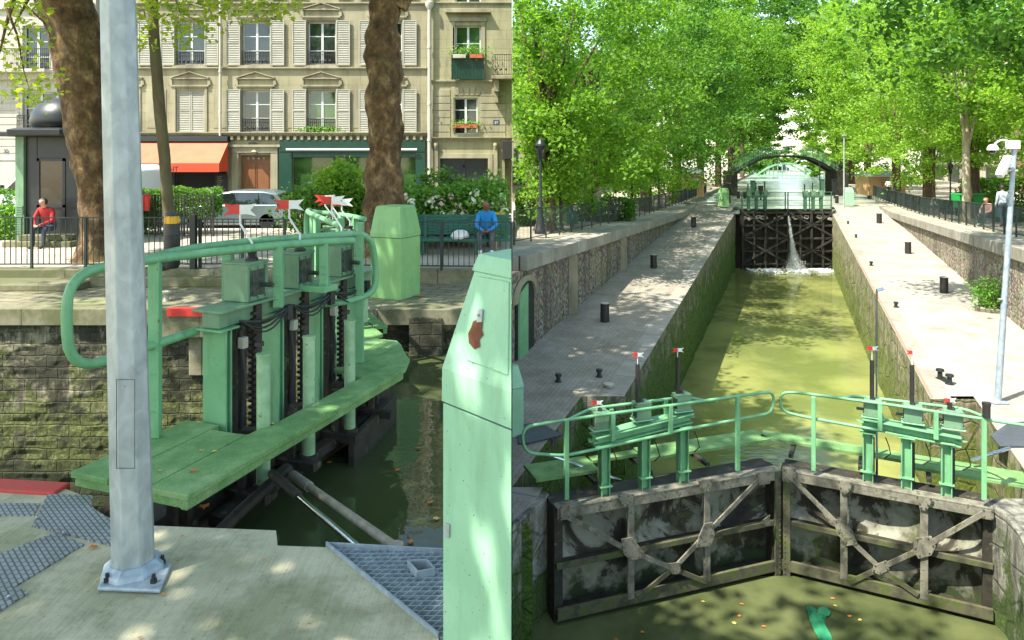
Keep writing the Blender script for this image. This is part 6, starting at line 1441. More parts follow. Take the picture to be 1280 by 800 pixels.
q = uv(1096, 430, -.9); m = MB(); g0 = Vector((q.x, q.y, WC)); m.tube([g0, Vector((q.x, q.y, Z(364, q.y)))], .022, 8); m.tube([Vector((q.x, q.y, Z(363, q.y))), Vector((q.x+.12, q.y, Z(361, q.y)))], .03, 8)
tag(m.build('gauge_pole', M['chrome'], smooth=True), 'thin metal pole rising from the chamber before the right wall', 'pole')
for (poly, lab) in (([(646, 533), (676, 530), (702, 546), (660, 556), (648, 556)], 'dark chequered steel plate on the quay left of the gate'), ([(1238, 546), (1262, 530), (1300, 528), (1300, 560), (1250, 560)], 'dark chequered steel plate on the quay right of the gate')):
    m = MB(); P3 = []
    for u, v in poly:
        y = 14.5
        for _ in range(10): y = -zq(y)*F/(v-HV)
        P3.append((max(XM, U(u, y)), y, zq(y)+.03))
    m.extrude([(x, y, z-.02) for x, y, z in P3], (0, 0, .03)); tag(m.build('tread_plate', M['tread_dark']), lab, 'tread plate', 'dark steel plates beside the lower gates')
for (u0, v0, u1, v1, lab) in ((688, 569, 776, 601, 'steel hydraulic rod under the left walkway'), (762, 590, 792, 600, ''), (1215, 575, 1262, 560, 'steel hydraulic rod under the right walkway')):
    if lab: m = MB(); m.tube([P(u0, v0, 13.0), P(u1, v1, 13.2)], .03, 8); tag(m.build('hydraulic_rod', M['chrome'], smooth=True), lab, 'rod')

# ---- upper gates at the head of the chamber
yg = 53.4
def upper_leaf(x0, x1, label):
    th = empty('lock_gate', ((x0+x1)/2, yg, -8.3), label, 'lock gate', 'upper gates of the lock chamber')
    za, zb = Z(263, yg), -8.6; m = MB(); m.bb((x0, yg+.15, zb), (x1, yg+.45, za)); m.build('skin_plate', M['gate_far'], th)
    m = MB()
    for k in range(5): z = za-.1-k*.95; m.bb((x0, yg-.25, z-.14), (x1, yg+.14, z))
    m.build('girder', M['gate_far'], th, .02)
    n = 4
    for k in range(n+1): x = x0+(x1-x0)*k/n; m = MB(); m.bb((x-.06, yg-.32, zb), (x+.06, yg-.1, za)); m.build('stanchion', M['gate_far'], th)
    for k in range(3):
        z = za-.1-k*1.9+.0; m = MB(); m.beam((x0+.1, yg-.34, z-.1), (x1-.1, yg-.34, z-1.8), .05, .13); m.build('brace', M['gate_far'], th); m = MB(); m.beam((x0+.1, yg-.36, z-1.8), (x1-.1, yg-.36, z-.1), .05, .13); m.build('brace', M['gate_far'], th)
    rr = random.Random(int(x0*10)); m = MB()
    for k in range(10): x = rr.uniform(x0+.2, x1-.2); m.box((x, yg-.1, za-.45-rr.uniform(0, .2)), (.35, .1, .25), Matrix.Rotation(rr.uniform(-.5, .5), 3, 'Y'))
    m.build('stone_patch', M['concrete_pale'], th, .04)
    m = MB(); m.bb((x0-.3, yg+.05, za), (x1, yg+.8, za+.07)); m.build('walkway_board', M['dark_steel'], th)
    m = MB(); 
    for dz, rr_ in ((1.35, .03), (.75, .022), (.35, .022)): m.tube([(x0, yg+.1, za+dz), (x1, yg+.1, za+dz)], rr_, 6)
    m.build('hand_rail', M['green_metal_far'], th)
    for k in range(3): x = x0+(x1-x0)*(k/2)*.96+.06; m = MB(); m.bb((x-.035, yg+.06, za), (x+.035, yg+.13, za+1.35)); m.build('rail_post', M['green_metal_far'], th)
    return th, za
xL, xC, xR = U(927, yg), U(984, yg), U(1041, yg)
ua, za = upper_leaf(xL, xC-.03, 'left leaf of the dark upper gates at the far end'); ub, za = upper_leaf(xC+.03, xR, 'right leaf of the dark upper gates at the far end')
for th, us in ((ua, (936, 946, 957)), (ub, (1007, 1017, 1027))):
    m = MB(); m.bb((U(us[0]-2, yg), yg-.05, za+.95), (U(us[2]+2, yg), yg+.25, za+1.1)); m.build('gear_beam', M['green_metal_far'], th)
    for i, u in enumerate(us):
        m = MB(); m.bb((U(u-1.6, yg), yg-.02, za), (U(u+1.6, yg), yg+.2, za+.95)); m.build('column', M['green_metal_far'], th); gearbox(th, (U(u, yg), yg+.1, za+1.1), .30, .26, .34, 0)
        m = MB(); m.tube([(U(u, yg), yg+.2, za+1.4), (U(u, yg), yg+.2, za+1.95+.1*i)], .05, 8); m.build('rack_cover', M['black_iron'], th)
# bits around the upper gates
for i, (u, v, h, lab) in enumerate(((941, 238, .9, 'dark green post box beside the left upper gate'), (1027, 238, 1.0, 'dark green control box behind the right upper gate'), (1043, 238, 1.0, 'dark box at the end of the right upper gate'), (951, 240, .6, 'black mooring post behind the left upper gate'))):
    y = 58.5; q = Vector((U(u, y), y, Z(v, y)-.15)); t = empty('control_box', q, lab, 'box'); m = MB(); m.box(q+Vector((0, 0, h/2)), (.32, .3, h)); m.build('cabinet_body', M['green_metal_far' if i < 2 else 'charcoal'], t, .02); m = MB(); m.box(q+Vector((0, 0, h+.03)), (.38, .36, .05)); m.tube([q-Vector((0, 0, .5)), q], .07, 8); m.build('cap', M['charcoal'], t)
cabinet('cabinet', (U(904.5, 57), 57, Z(258, 57)), .62, .62, 1.0, .42, .3, 'green_cabinet', 'bright green tapered cabinet on the left quay before the footbridge')
cabinet('cabinet', (U(1061, 58.2), 58.2, Z(257, 58.2)), .62, .62, 1.0, .42, -.2, 'green_pale', 'mint green tapered cabinet on the right quay beside the thin pole')
t = empty('cabinet', (.15, 14.9, zq(14.9)), 'sliver of a mint green cabinet at the left edge of the lock view', 'cabinet', 'tapered green cabinets')
def qr(z, r): return [Vector((XM, 14.9-r*.8, z)), Vector((XM+r*.9, 14.9-r*.3, z)), Vector((XM+r*.9, 14.9+r*.5, z)), Vector((XM, 14.9+r, z))]
for (a, b, ra, rb, nm) in ((0, .98, .26, .26, 'body'), (.99, 1.42, .27, .13, 'hood')):
    m = MB(); m.add(qr(zq(14.9)+a, ra)+qr(zq(14.9)+b, rb), [(0, 3, 2, 1), (4, 5, 6, 7), (0, 1, 5, 4), (1, 2, 6, 5), (2, 3, 7, 6), (3, 0, 4, 7)]); m.build(nm, M['green_pale'], t, .008)

# water jet and foam
m = MB(); jx = U(984, yg-.5); rr = random.Random(3); pts = []
rg = np.random.default_rng(4); n = 7000; s_ = rg.uniform(0, 1, n); 
s_ = s_**.6; px = U(983, yg)+.30*s_+rg.normal(size=n)*(.025+.42*s_**4); py = yg-.35-.7*s_+rg.normal(size=n)*.1; pz = Z(268, yg)-(Z(268, yg)-WC-.03)*s_**1.0
leaf_cloud('water_jet', np.stack([px, py, pz], 1), .045, M['foam'], None, 4, 'kite', 0, 'R'); tag(bpy.data.objects['water_jet'], 'white water spouting through the upper gate', 'water jet', kind='stuff')
k = 5000; fx_ = rg.uniform(U(930, yg), U(1036, yg), k); ok = (rg.uniform(size=k) < np.abs(np.sin(fx_*1.7+1))**1.5+.1); fx_ = fx_[ok]; fy_ = yg-.5-np.abs(rg.normal(size=len(fx_)))*.95
leaf_cloud('foam_patch', np.stack([fx_, fy_, np.full(len(fx_), WC+.04)+rg.uniform(0, .08, len(fx_))], 1), .09, M['foam'], None, 6, 'kite', 1.5, 'R'); tag(bpy.data.objects['foam_patch'], 'white foam on the water below the upper gate', 'foam', kind='stuff')

# ---- bollards, cleats, bitts
def bollard(q, label, r=.14, h=.56):
    t = empty('bollard', q, label, 'bollard', 'black bollards on the quays'); q = Vector(q); m = MB(); m.lathe(q, [(.02, -.05), (r*.95, -.05), (r, h*.1), (r*.96, h*.93), (r*1.06, h*.95), (r*1.06, h), (.02, h)], 20); m.build('shaft', M['black_iron'], t, 0, True)
    m = MB(); m.lathe(q, [(.01, h+.001), (r*1.02, h+.001), (r*.9, h+.02), (.01, h+.02)], 20); m.build('top', M['concrete_pale'], t, 0, True)
def onq(u, v):
    y = 25
    for _ in range(40): y = .5*y+.5*min(58.5, -zq(y)*F/(v-HV))
    return Vector((U(u, y), y, zq(y)))
for (u, v, lab) in ((756, 402, 'nearest large black bollard on the shaded left quay'), (817, 335, 'second black bollard from the camera on the left quay'), (867, 284, 'third black bollard on the left quay, small and far'),
                    (1180, 366, 'nearest black bollard on the sunny right quay'), (1135, 317, 'second black bollard on the right quay, in the middle'), (1099, 279, 'third black bollard on the right quay, in tree shade')):
    q = onq(u, v); bollard(q, lab, .15 if v > 300 else .17, .60 if v > 300 else .66)
for (u, v, lab) in ((911, 252, 'small far bollard right of the green cabinet on the left'), (923, 243, 'small far bollard nearest the footbridge stair'), (931, 241, 'tiny far bollard behind the left upper gate'), (1046, 252, 'small dark bollard beside the thin grey pole')):
    y = 60 if v > 245 else 68; q = Vector((U(u, y), y, zt(y))); bollard(q, lab, .15, .62)
def cleat(u, v, lab, s=1.0):
    q = onq(u, v); m = MB(); m.lathe(q, [(.02, 0), (.10*s, 0), (.06*s, .03), (.05*s, .12*s), (.085*s, .14*s), (.08*s, .19*s), (.02, .20*s)], 12); tag(m.build('mooring_cleat', M['charcoal'], smooth=True), lab, 'cleat', 'small mooring cleats')
for u, v, l in ((1060, 280, 'small cleat near the far end of the right coping'), (1070, 297, 'small cleat on a green plate on the right coping'), (1089, 332, 'small dark cleat in the middle of the right quay'), (1120, 384, 'small dark cleat near the top of the tall thin pole'), (698, 477, 'small iron ring plate on the shaded left quay'), (749, 471, 'small iron stub left of the white-topped one')):
    cleat(u, v, l)
q = onq(761, 484); m = MB(); m.lathe(q, [(.02, 0), (.10, 0), (.10, .03), (.13, .05), (.13, .09), (.02, .11)], 14); tag(m.build('mooring_cleat', M['concrete_pale'], smooth=True), 'round pale-topped mooring stub near the left gate recess', 'cleat')
t = empty('mooring_bitt', onq(1180, 476), 'pair of connected iron mooring bitts on the sunny right quay', 'mooring bitt')
for u, v in ((1175, 473), (1187, 480)):
    q = onq(u, v); m = MB(); m.lathe(q, [(.02, 0), (.11, 0), (.06, .03), (.055, .17), (.10, .19), (.09, .24), (.02, .25)], 14); m.build('post', M['charcoal'], t, 0, True)
m = MB(); m.beam(onq(1175, 473)+Vector((0, 0, .03)), onq(1187, 480)+Vector((0, 0, .03)), .14, .04); m.build('base', M['charcoal'], t)

# ---- fences
def fence_path(pts, h, label, step=1.55, bar=.14, mesh=False, mat='fence_iron'):
    t = empty('iron_fence', pts[0], label, 'fence', 'iron fences by the canal')
    seg = []; top = MB(); bot = MB(); bars_ = MB(); posts = []
    for a, b in zip(pts[:-1], pts[1:]):
        a, b = Vector(a), Vector(b); L = (b-a).length
        top.beam(a+Vector((0, 0, h)), b+Vector((0, 0, h)), .045, .035); bot.beam(a+Vector((0, 0, .12)), b+Vector((0, 0, .12)), .03, .03)
        n = max(1, int(L/step))
        for k in range(n): posts.append(a.lerp(b, k/n))
        n = int(L/bar)
        for k in range(n):
            p = a.lerp(b, k/n); bars_.box(p+Vector((0, 0, h/2+.06)), (.014, .014, h-.12))
    posts.append(Vector(pts[-1])); top.build('top_rail', M[mat], t); bot.build('bottom_rail', M[mat], t); bars_.build('bars', M[mat], t)
    for p in posts[:100]: m = MB(); m.box(p+Vector((0, 0, h/2)), (.055, .055, h)); m.build('post', M[mat], t)
    return t
def ft(off, y, dz=0): return (max(.03, .382*y+off), y, zt(y)+dz)
fence_path([ft(-8.95, 23.6), ft(-8.95, 33), ft(-8.9, 45), ft(-8.8, 60), ft(-8.75, 78)], 1.12, 'long black railing above the left retaining wall', bar=.13)
fence_path([ft(8.6, 21), ft(8.6, 33), ft(8.55, 45), ft(8.5, 60), ft(8.4, 70)], 1.12, 'long black railing above the right retaining wall', bar=.13)
m = MB()
for a, b in ((24, 40), (40, 62)):
    pa = [(.382*y-9.3, y, zt(y)) for y in (a, b)]; pa = [(max(.05, x), y, z) for x, y, z in pa]
    m.quad((pa[0][0], pa[0][1], pa[0][2]+.1), (pa[1][0], pa[1][1], pa[1][2]+.1), (pa[1][0], pa[1][1], pa[1][2]+1.05), (pa[0][0], pa[0][1], pa[0][2]+1.05))
# ---- lamps and poles
q = onq(1247, 503); t = empty('camera_mast', q, 'tall galvanised mast with security cameras on the right quay', 'mast')
tp = P(1268.5, 176, q.y); m = MB(); m.tube([q, q.lerp(tp, .5), tp], [.075, .062, .05], 12); m.build('shaft', M['galvanised_blue'], t, 0, True)
m = MB(); m.box(q+Vector((0, 0, .02)), (.36, .3, .035)); m.lathe(q, [(.12, .035), (.075, .06), (.074, .10)], 12); m.build('base_plate', M['galvanised_blue'], t, .008)
m = MB(); m.box(P(1266, 181, q.y), (.22, .2, .20)); m.tube(smooth_path([P(1262, 177, q.y), P(1252, 174, q.y), P(1243, 180, q.y)], .1), .02, 8); m.build('junction_box', M['white_paint'], t, .015)
c = P(1241, 185, q.y); m = MB(); m.lathe(c, [(.01, .09), (.08, .07), (.12, .0), (.12, -.05), (.01, -.06)], 16); dm = m.build('dome_camera', M['white_paint'], t, 0, True); m = MB(); m.lathe(c, [(.09, -.055), (.07, -.11), (.01, -.14)], 14); m.build('lens', M['glass_dark'], dm, 0, True)
m = MB(); a, b = P(1260, 199, q.y-.1), P(1249, 220, q.y-.25); m.beam(a, b, .14, .13); m.beam(a+Vector((0, 0, .08)), b+Vector((-.02, -.04, .08)), .17, .02); m.tube([P(1267, 210, q.y), P(1258, 207, q.y-.05)], .025, 8); cc = m.build('bullet_camera', M['white_paint'], t, .01)
m = MB(); m.box(P(1258.5, 213, q.y), (.16, .14, .04)); m.lathe(Vector((P(1267.5, 213, q.y).x, q.y, P(1267, 214, q.y).z)), [(.055, 0), (.085, 0), (.085, .04), (.055, .04)], 12); m.box(P(1252, 374, q.y), (.12, .08, .03)); m.build('clamp', M['galvanised'], t)
y = 56.5; q = Vector((U(1055, y), y, zq(y))); t = empty('lamp_post', q, 'slim grey pole beside the mint cabinet at the far right quay', 'lamp post'); m = MB(); m.tube([q, Vector((q.x, q.y, Z(170, y)))], [.07, .05], 8); m.build('shaft', M['galvanised'], t, 0, True); m = MB(); m.box((q.x, q.y, Z(170, y)+.05), (.3, .2, .12)); m.build('lamp_head', M['galvanised'], t, .02)
def street_lamp(q, h, label, s=1.0, mat='charcoal'):
    t = empty('street_lamp', q, label, 'street lamp', 'old street lamps'); q = Vector(q)
    m = MB(); m.lathe(q, [(.02, 0), (.24*s, 0), (.24*s, .12), (.17*s, .2), (.15*s, .55), (.10*s, .65), (.085*s, 1.0), (.11*s, 1.02), (.07*s, 1.1), (.045*s, h), (.09*s, h+.02), (.02, h+.06)], 14); m.build('post', M[mat], t, 0, True)
    m = MB(); m.lathe(q, [(.09*s, h+.05), (.19*s, h+.55)], 6); m.build('glass', M['glass_van'], t); m = MB(); m.lathe(q, [(.22*s, h+.55), (.20*s, h+.62), (.10*s, h+.75), (.03, h+.82), (.02, h+.92)], 12)
    for k in range(6):
        a = k*math.pi/3; m.beam(q+Vector((.09*s*math.cos(a), .09*s*math.sin(a), h+.05)), q+Vector((.2*s*math.cos(a), .2*s*math.sin(a), h+.56)), .015, .015)
    m.build('lamp_head', M[mat], t)
y = 27.0; street_lamp((U(675.5, y), y, Z(292, y)), 2.75, 'old iron street lamp with lantern behind the left railing', .95)
y = 48.0; street_lamp((U(1188, y), y, zt(y)), 2.6, 'old street lamp with orange lantern among the right trees', .8)
y = 31.0; q = Vector((U(704, y), y, zt(y))); m = MB(); m.tube([q, (q.x-.15, y, Z(230, y)), (q.x-.26, y, Z(195, y))], .035, 8); tag(m.build('sign_pole', M['fence_iron']), 'thin bent dark pole right of the old lamp on the left terrace', 'pole')
y = 33.0; t = empty('notice_box', (U(719, y), y, Z(284, y)), 'green box with a white notice behind the left railing', 'notice box'); m = MB(); m.bb((U(708, y), y, Z(280, y)), (U(722.5, y), y+.4, Z(258, y))); m.bb((U(713, y), y+.1, zt(y)), (U(717, y), y+.2, Z(280, y))); m.build('box', M['bench_green'], t, .02); m = MB(); m.bb((U(716.5, y), y-.02, Z(263, y)), (U(722, y), y-.004, Z(256, y))); m.build('notice', M['white_paint'], t)
# chalk lines on the left quay
m = MB(); 
for a, b in (((729, 451), (755, 419)), ((779, 385), (797, 359))):
    p, q = onq(*a), onq(*b); m.beam(p+Vector((0, 0, .004)), q+Vector((0, 0, .004)), .12, .006)
tag(m.build('pavement_strip', M['coping_stone']), 'pale stone strips set in the setts of the left quay', 'paving strip')
# planter shrub against right wall
q = onq(1236, 388); bush((q.x, q.y, q.z+.55), (.42, .35, .55), 'small green bush growing at the foot of the right retaining wall', 34, 60, .085, 'leaf_shrub', 77, None, 'R', z0=q.z); m = MB(); m.lathe(q, [(.02, 0), (.42, 0), (.45, .1), (.3, .14), (.02, .15)], 9); tag(m.build('stone_edging', M['coping_stone']), 'low stone ring round the bush by the right wall', 'edging')
# bin, bins
def skip(u0, u1, v0, v1, y, lab):
    q = Vector((U((u0+u1)/2, y), y, Z(v1, y))); w_ = U(u1, y)-U(u0, y); h = Z(v0, y)-Z(v1, y); t = empty('refuse_bin', q, lab, 'bin', 'green refuse bins')
    m = MB(); m.extrude([(q.x-w_*.42, y-.3, q.z+.1), (q.x+w_*.42, y-.3, q.z+.1), (q.x+w_*.5, y-.4, q.z+h*.9), (q.x-w_*.5, y-.4, q.z+h*.9)], (0, .8, 0)); m.build('body', M['plastic_green'], t, .03)
    m = MB(); m.box((q.x, y, q.z+h*.95), (w_*1.04, .9, h*.1)); m.build('lid', M['plastic_green'], t, .03)
    for s in (-.3, .3): m = MB(); m.lathe((q.x+s*w_, y-.3, q.z+.06), [(.02, -.06), (.07, -.05), (.07, .05), (.02, .06)], 10); m.build('wheel', M['tyre'], t)
skip(1194, 1208, 242, 262, 42, 'green refuse bin left of the pale trunk'); skip(1209, 1227, 242, 260, 42.5, 'green refuse bin right of the pale trunk')
# ---- kiosks and buildings of the right scene
def hut(u0, u1, vb, vt, y, lab, depth=4, roofw=1.2):
    x0, x1 = U(u0, y), U(u1, y); zb, zt_ = zt(y), Z(vt, y); t = empty('refreshment_kiosk', ((x0+x1)/2, y, zb), lab, 'kiosk')
    m = MB(); ops = [(x0+(x1-x0)*.35, x0+(x1-x0)*.7, zb+.9, zt_-.25)]; wall_with_openings(m, x0, x1, zb, zt_, y, ops, .15); m.bb((x0, y+.16, zb), (x1, y+depth, zt_)); m.build('wall', M['kiosk_wood'], t)
    m = MB(); m.add([(x0-roofw*.5, y-roofw*.7, zt_-.05), (x1+.3, y-roofw*.7, zt_-.05), (x1+.3, y+depth+.3, zt_-.05), (x0-roofw*.5, y+depth+.3, zt_-.05), (x0+.6, y+depth*.4, zt_+.5), (x1-.3, y+depth*.4, zt_+.5)], [(0, 1, 5, 4), (1, 2, 5), (2, 3, 4, 5), (3, 0, 4), (0, 3, 2, 1)]); m.build('roof', M['zinc'], t)
    m = MB(); o = ops[0]
    for k in range(6): x = o[0]+(o[1]-o[0])*k/5; m.bb((x-.02, y+.02, o[2]), (x+.02, y+.06, o[3]))
    for k in range(4): z = o[2]+(o[3]-o[2])*k/3; m.bb((o[0], y+.025, z-.02), (o[1], y+.055, z+.02))
    m.build('lattice', M['white_paint'], t); return t
hut(1087, 1132, 250, 220, 73, 'wooden refreshment kiosk with pale roof on the right bank', 3, .8); hut(857, 880, 245, 216, 70, 'wooden kiosk with grey roof behind the left railing', 5)
def block(name, o0, y0, y1, ztop, side, mat, label, fl=3.0, nwin=8, shopc='charcoal'):
    """apartment block parallel to the canal, its street wall at offset o0"""
    t = empty('apartment_building', R(o0, (y0+y1)/2, zt(y0)), label, 'building'); zb = zt(y0); m = MB(); dep = side*.5
    d = Vector((.382*(y1-y0), (y1-y0), 0)); n_ = Vector((side, 0, 0)); a = R(o0, y0, zb)
    m.add([a, a+d, a+d+n_*10, a+n_*10]+[p+Vector((0, 0, ztop-zb)) for p in (a, a+d, a+d+n_*10, a+n_*10)], [(0, 1, 5, 4), (1, 2, 6, 5), (2, 3, 7, 6), (3, 0, 4, 7), (4, 5, 6, 7)]); w_ = m.build('wall', M[mat], t)
    m = MB(); k = 0; z = zb+3.4
    while z < ztop-1: m.beam(a+n_*-.1+Vector((0, 0, z-zb-.6)), a+d-n_*.1+Vector((0, 0, z-zb-.6)), .3, .18); z += fl
    m.build('cornice', M['facade_trim'], t)
    z = zb+3.4
    while z < ztop-1.5:
        for i in range(nwin):
            p = a+d*((i+.5)/nwin)-n_*.03+Vector((0, 0, z-zb)); q = a+d*((i+.5)/nwin+.045*8/nwin)-n_*.03+Vector((0, 0, z-zb))
            m = MB(); m.beam(p+Vector((0, 0, .85)), q+Vector((0, 0, .85)), .10, 1.8); o = m.build('window', M['window_frame'], t)
            m = MB(); m.beam(p.lerp(q, .08)-n_*.03+Vector((0, 0, .85)), p.lerp(q, .92)-n_*.03+Vector((0, 0, .85)), .10, 1.62); m.build('pane', M['glass_dark'], o)
        z += fl
    for i in range(nwin//2):
        p = a+d*((i+.15)/(nwin/2))-n_*.03; q = a+d*((i+.8)/(nwin/2))-n_*.03; m = MB(); m.beam(p+Vector((0, 0, 1.25)), q+Vector((0, 0, 1.25)), .12, 2.4); o = m.build('shop_front', M[shopc], t)
    return t
block('b', -25.5, 67, 98, 12, -1, 'facade_beige', 'beige apartment block glimpsed behind the left bank trees', 3, 8)
block('b', -26, 99, 140, 13, -1, 'facade_pale', 'pale apartment block farther along the left bank', 3, 8)
block('b', 26, 24, 58, 12, 1, 'facade_beige', 'beige apartment block behind the trees of the right bank', 3, 10)
block('b', 26, 59, 84, 12, 1, 'brick_far', 'brick apartment block behind the trees of the right bank', 3, 7); block('b', 26, 85, 140, 13, 1, 'facade_pale', 'pale apartment block farthest along the right bank', 3, 10)
# cafe front at the left edge
t = empty('cafe', (1.6, 62, zt(62)), 'stone cafe front with dark awning glimpsed at the left edge', 'building'); m = MB(); m.bb((XM+.02, 62, zt(62)), (U(688, 62), 68, 2.2)); m.build('wall', M['facade_beige'], t)
m = MB(); m.bb((XM+.02, 60.6, Z(212, 61)), (U(658, 61), 62, Z(208, 61))); m.build('awning', M['charcoal'], t); m = MB(); m.bb((XM+.02, 61.95, Z(240, 62)), (U(656, 62), 61.99, Z(213, 62))); m.build('shop_window', M['glass_dark'], t)
for u in (642, 655, 668): m = MB(); m.bb((U(u, 62), 61.94, Z(206, 62)), (U(u+5, 62), 61.99, Z(185, 62))); m.build('window', M['glass_dark'], t)

# ---- footbridges
yb = 80; t = empty('footbridge', (U(984, yb), yb, WU), 'arched green iron footbridge over the upper canal', 'footbridge')
prof = [(921, 215), (930, 210), (940, 204.5), (955, 197.5), (970, 195.6), (984, 195), (1000, 195.6), (1015, 198), (1030, 205), (1040, 211), (1049, 217)]
m = MB()
for (a, b), (c, d) in zip(prof[:-1], prof[1:]): 
    for yy in (yb, yb+2.2): m.beam((U(a, yb), yy, Z(b, yb)), (U(c, yb), yy, Z(d, yb)), .12, .2)
m.build('arch', M['charcoal'], t)
m = MB()
for (a, b), (c, d) in zip(prof[:-1], prof[1:]): m.add([(U(a, yb), yb, Z(b, yb)+.1), (U(c, yb), yb, Z(d, yb)+.1), (U(c, yb), yb+2.2, Z(d, yb)+.1), (U(a, yb), yb+2.2, Z(b, yb)+.1)], [(0, 1, 2, 3)])
m.build('deck', M['dark_steel'], t)
for yy in (yb-.02, yb+2.22):
    m = MB()
    for (a, b), (c, d) in zip(prof[:-1], prof[1:]):
        for hh in (1.1, .6): m.beam((U(a, yb), yy, Z(b, yb)+hh-.0), (U(c, yb), yy, Z(d, yb)+hh), .035, .035)
        n = 5
        for k in range(n):
            u = a+(c-a)*k/n; v = b+(d-b)*k/n; m.beam((U(u, yb), yy, Z(v, yb)), (U(u, yb), yy, Z(v, yb)+1.1), .025, .025, (0, 1, 0))
        m.beam((U(a, yb), yy, Z(b, yb)+.1), (U(c, yb), yy, Z(d, yb)+1.05), .02, .02)
    m.build('railing', M['green_pale'], t)
m = MB(); m.bb((U(1045, yb), yb-.5, -4.5), (U(1058, yb), yb+2.8, Z(213, yb))); m.build('abutment', M['dark_steel'], t); m = MB(); m.bb((U(913, yb), yb-.3, -4.5), (U(921, yb), yb+2.8, Z(214, yb))); m.build('abutment', M['dark_steel'], t)
for u in (1024.5,): m = MB(); m.tube([(U(u, 66), 66, WU), (U(u, 66), 66, Z(205, 66))], .06, 8); tag(m.build('mooring_pole', M['charcoal']), 'dark pole standing in the upper pool before the footbridge', 'pole')
yb = 160; t = empty('road_bridge', (U(984, yb), yb, WU), 'pale green arched bridge far up the canal, seen under the footbridge', 'bridge')
m = MB(); n = 14; pr = []
for k in range(n+1): a = k/n; u = 944+a*78; v = 221-17*math.sin(math.pi*a)**.8; pr.append((u, v))
for (a, b), (c, d) in zip(pr[:-1], pr[1:]):
    for yy in (yb, yb+5): m.beam((U(a, yb), yy, Z(b, yb)), (U(c, yb), yy, Z(d, yb)), .2, .35); m.beam((U(a, yb), yy, Z(b, yb)), (U(a, yb), yy, Z(222, yb)), .1, .1, (0, 1, 0))
m.build('arch', M['green_pale'], t); m = MB(); m.bb((U(944, yb), yb, Z(223, yb)), (U(1022, yb), yb+5, Z(219, yb))); m.build('deck', M['green_pale'], t)
m = MB(); m.bb((U(966, yb), yb-.3, Z(225, yb)), (U(998, yb), yb, Z(221, yb))); m.build('sluice', M['bench_green'], t)
yb = 200; m = MB(); m.bb((U(930, yb), yb, -5), (U(1040, yb), yb+30, Z(214, yb))); struct('far_quay', m, M['concrete_pale'])
for i, u in enumerate((952, 968, 979, 1004, 1012)):
    m = MB(); q = (U(u, 203), 203, Z(214, 203)); L = 3.6; m.extrude([(q[0]-1.8, 203, q[2]+.3), (q[0]+1.8, 203, q[2]+.3), (q[0]+1.7, 203, q[2]+.9), (q[0]+.9, 203, q[2]+1.4), (q[0]-.9, 203, q[2]+1.4), (q[0]-1.6, 203, q[2]+.9)], (0, 1.6, 0)); 
    tag(m.build('parked_car', M[('car_silver', 'charcoal', 'denim', 'van_white', 'charcoal')[i]], bevel=.1), 'tiny far %s car on the quay beyond the bridges, %s' % (('silver', 'dark', 'blue', 'white', 'black')[i], ('leftmost', 'second from left', 'at the centre', 'right of centre', 'rightmost')[i]), 'car', 'far cars beyond the bridge')
# ---- people
def prs(u, y, pose, mats, lab, hd=0, s=1.0, hair='hair_dark', lean=0, dz=0): person((U(u, y), y, zt(y)+dz), hd, pose, mats, lab, s=s, hair=hair, lean=lean, hands=False)
prs(747, 37, 'stand', ('skin', 'cloth_olive', 'denim', 'cloth_black'), 'man in an olive top walking behind the left railing', .6, 1.05)
prs(762, 38.5, 'sit', ('skin', 'cloth_red', 'cloth_black', 'cloth_black'), 'dark figure in red sitting under the left bank trees', .8)
prs(1110.5, 68, 'bar', ('skin_dark', 'cloth_white', 'cloth_black', 'cloth_black'), 'person in a white shirt standing at the kiosk counter', 2.6, 1.05)
prs(1120.5, 66, 'stand', ('skin', 'cloth_black', 'denim', 'cloth_black'), 'person in a black shirt standing before the kiosk', 3.0, 1.05)
prs(1165, 46, 'sit', ('skin', 'cloth_white', 'denim', 'cloth_white'), 'seated person in white left of the pale trunk', 1.2)
prs(1253, 33, 'walk', ('skin', 'cloth_plaid', 'denim', 'cloth_black'), 'man in a checked shirt seen from behind by the mast', 3.1, 1.12)
prs(1235, 33.6, 'sit', ('skin', 'cloth_pink', 'denim', 'cloth_white'), 'red-haired woman in pink on a bench right of the pale trunk', -1.2, 1.05, 'hair_red')
prs(1195, 44, 'stand', ('skin', 'denim', 'denim', 'cloth_black'), 'woman in blue standing behind the green bins', .4)
prs(1201, 44.5, 'stand', ('skin_dark', 'cloth_black', 'denim', 'cloth_black'), 'person in black behind the green bins', -.4)
def seat(u, y, lab):
    q = Vector((U(u, y), y, zt(y))); t = empty('park_bench', q, lab, 'bench', 'benches on the right bank')
    m = MB(); m.box(q+Vector((0, 0, .43)), (1.5, .42, .05)); m.build('seat', M['bench_green'], t); m = MB(); m.box(q+Vector((0, -.24, .7)), (1.5, .04, .4)); m.build('backrest', M['bench_green'], t)
    for s in (-.6, .6): m = MB(); m.box(q+Vector((s, 0, .2)), (.06, .4, .42)); m.build('leg', M['bench_green'], t)
seat(1242, 33.9, 'green bench under the red-haired woman'); seat(1168, 46.4, 'green bench under the seated person in white')
bag = MB(); bag.lathe(Vector((U(1022, 11.2), 11.2, WD-.06)), [(.01, 0), (.30, .02), (.34, .08), (.2, .16), (.05, .17)], 26)
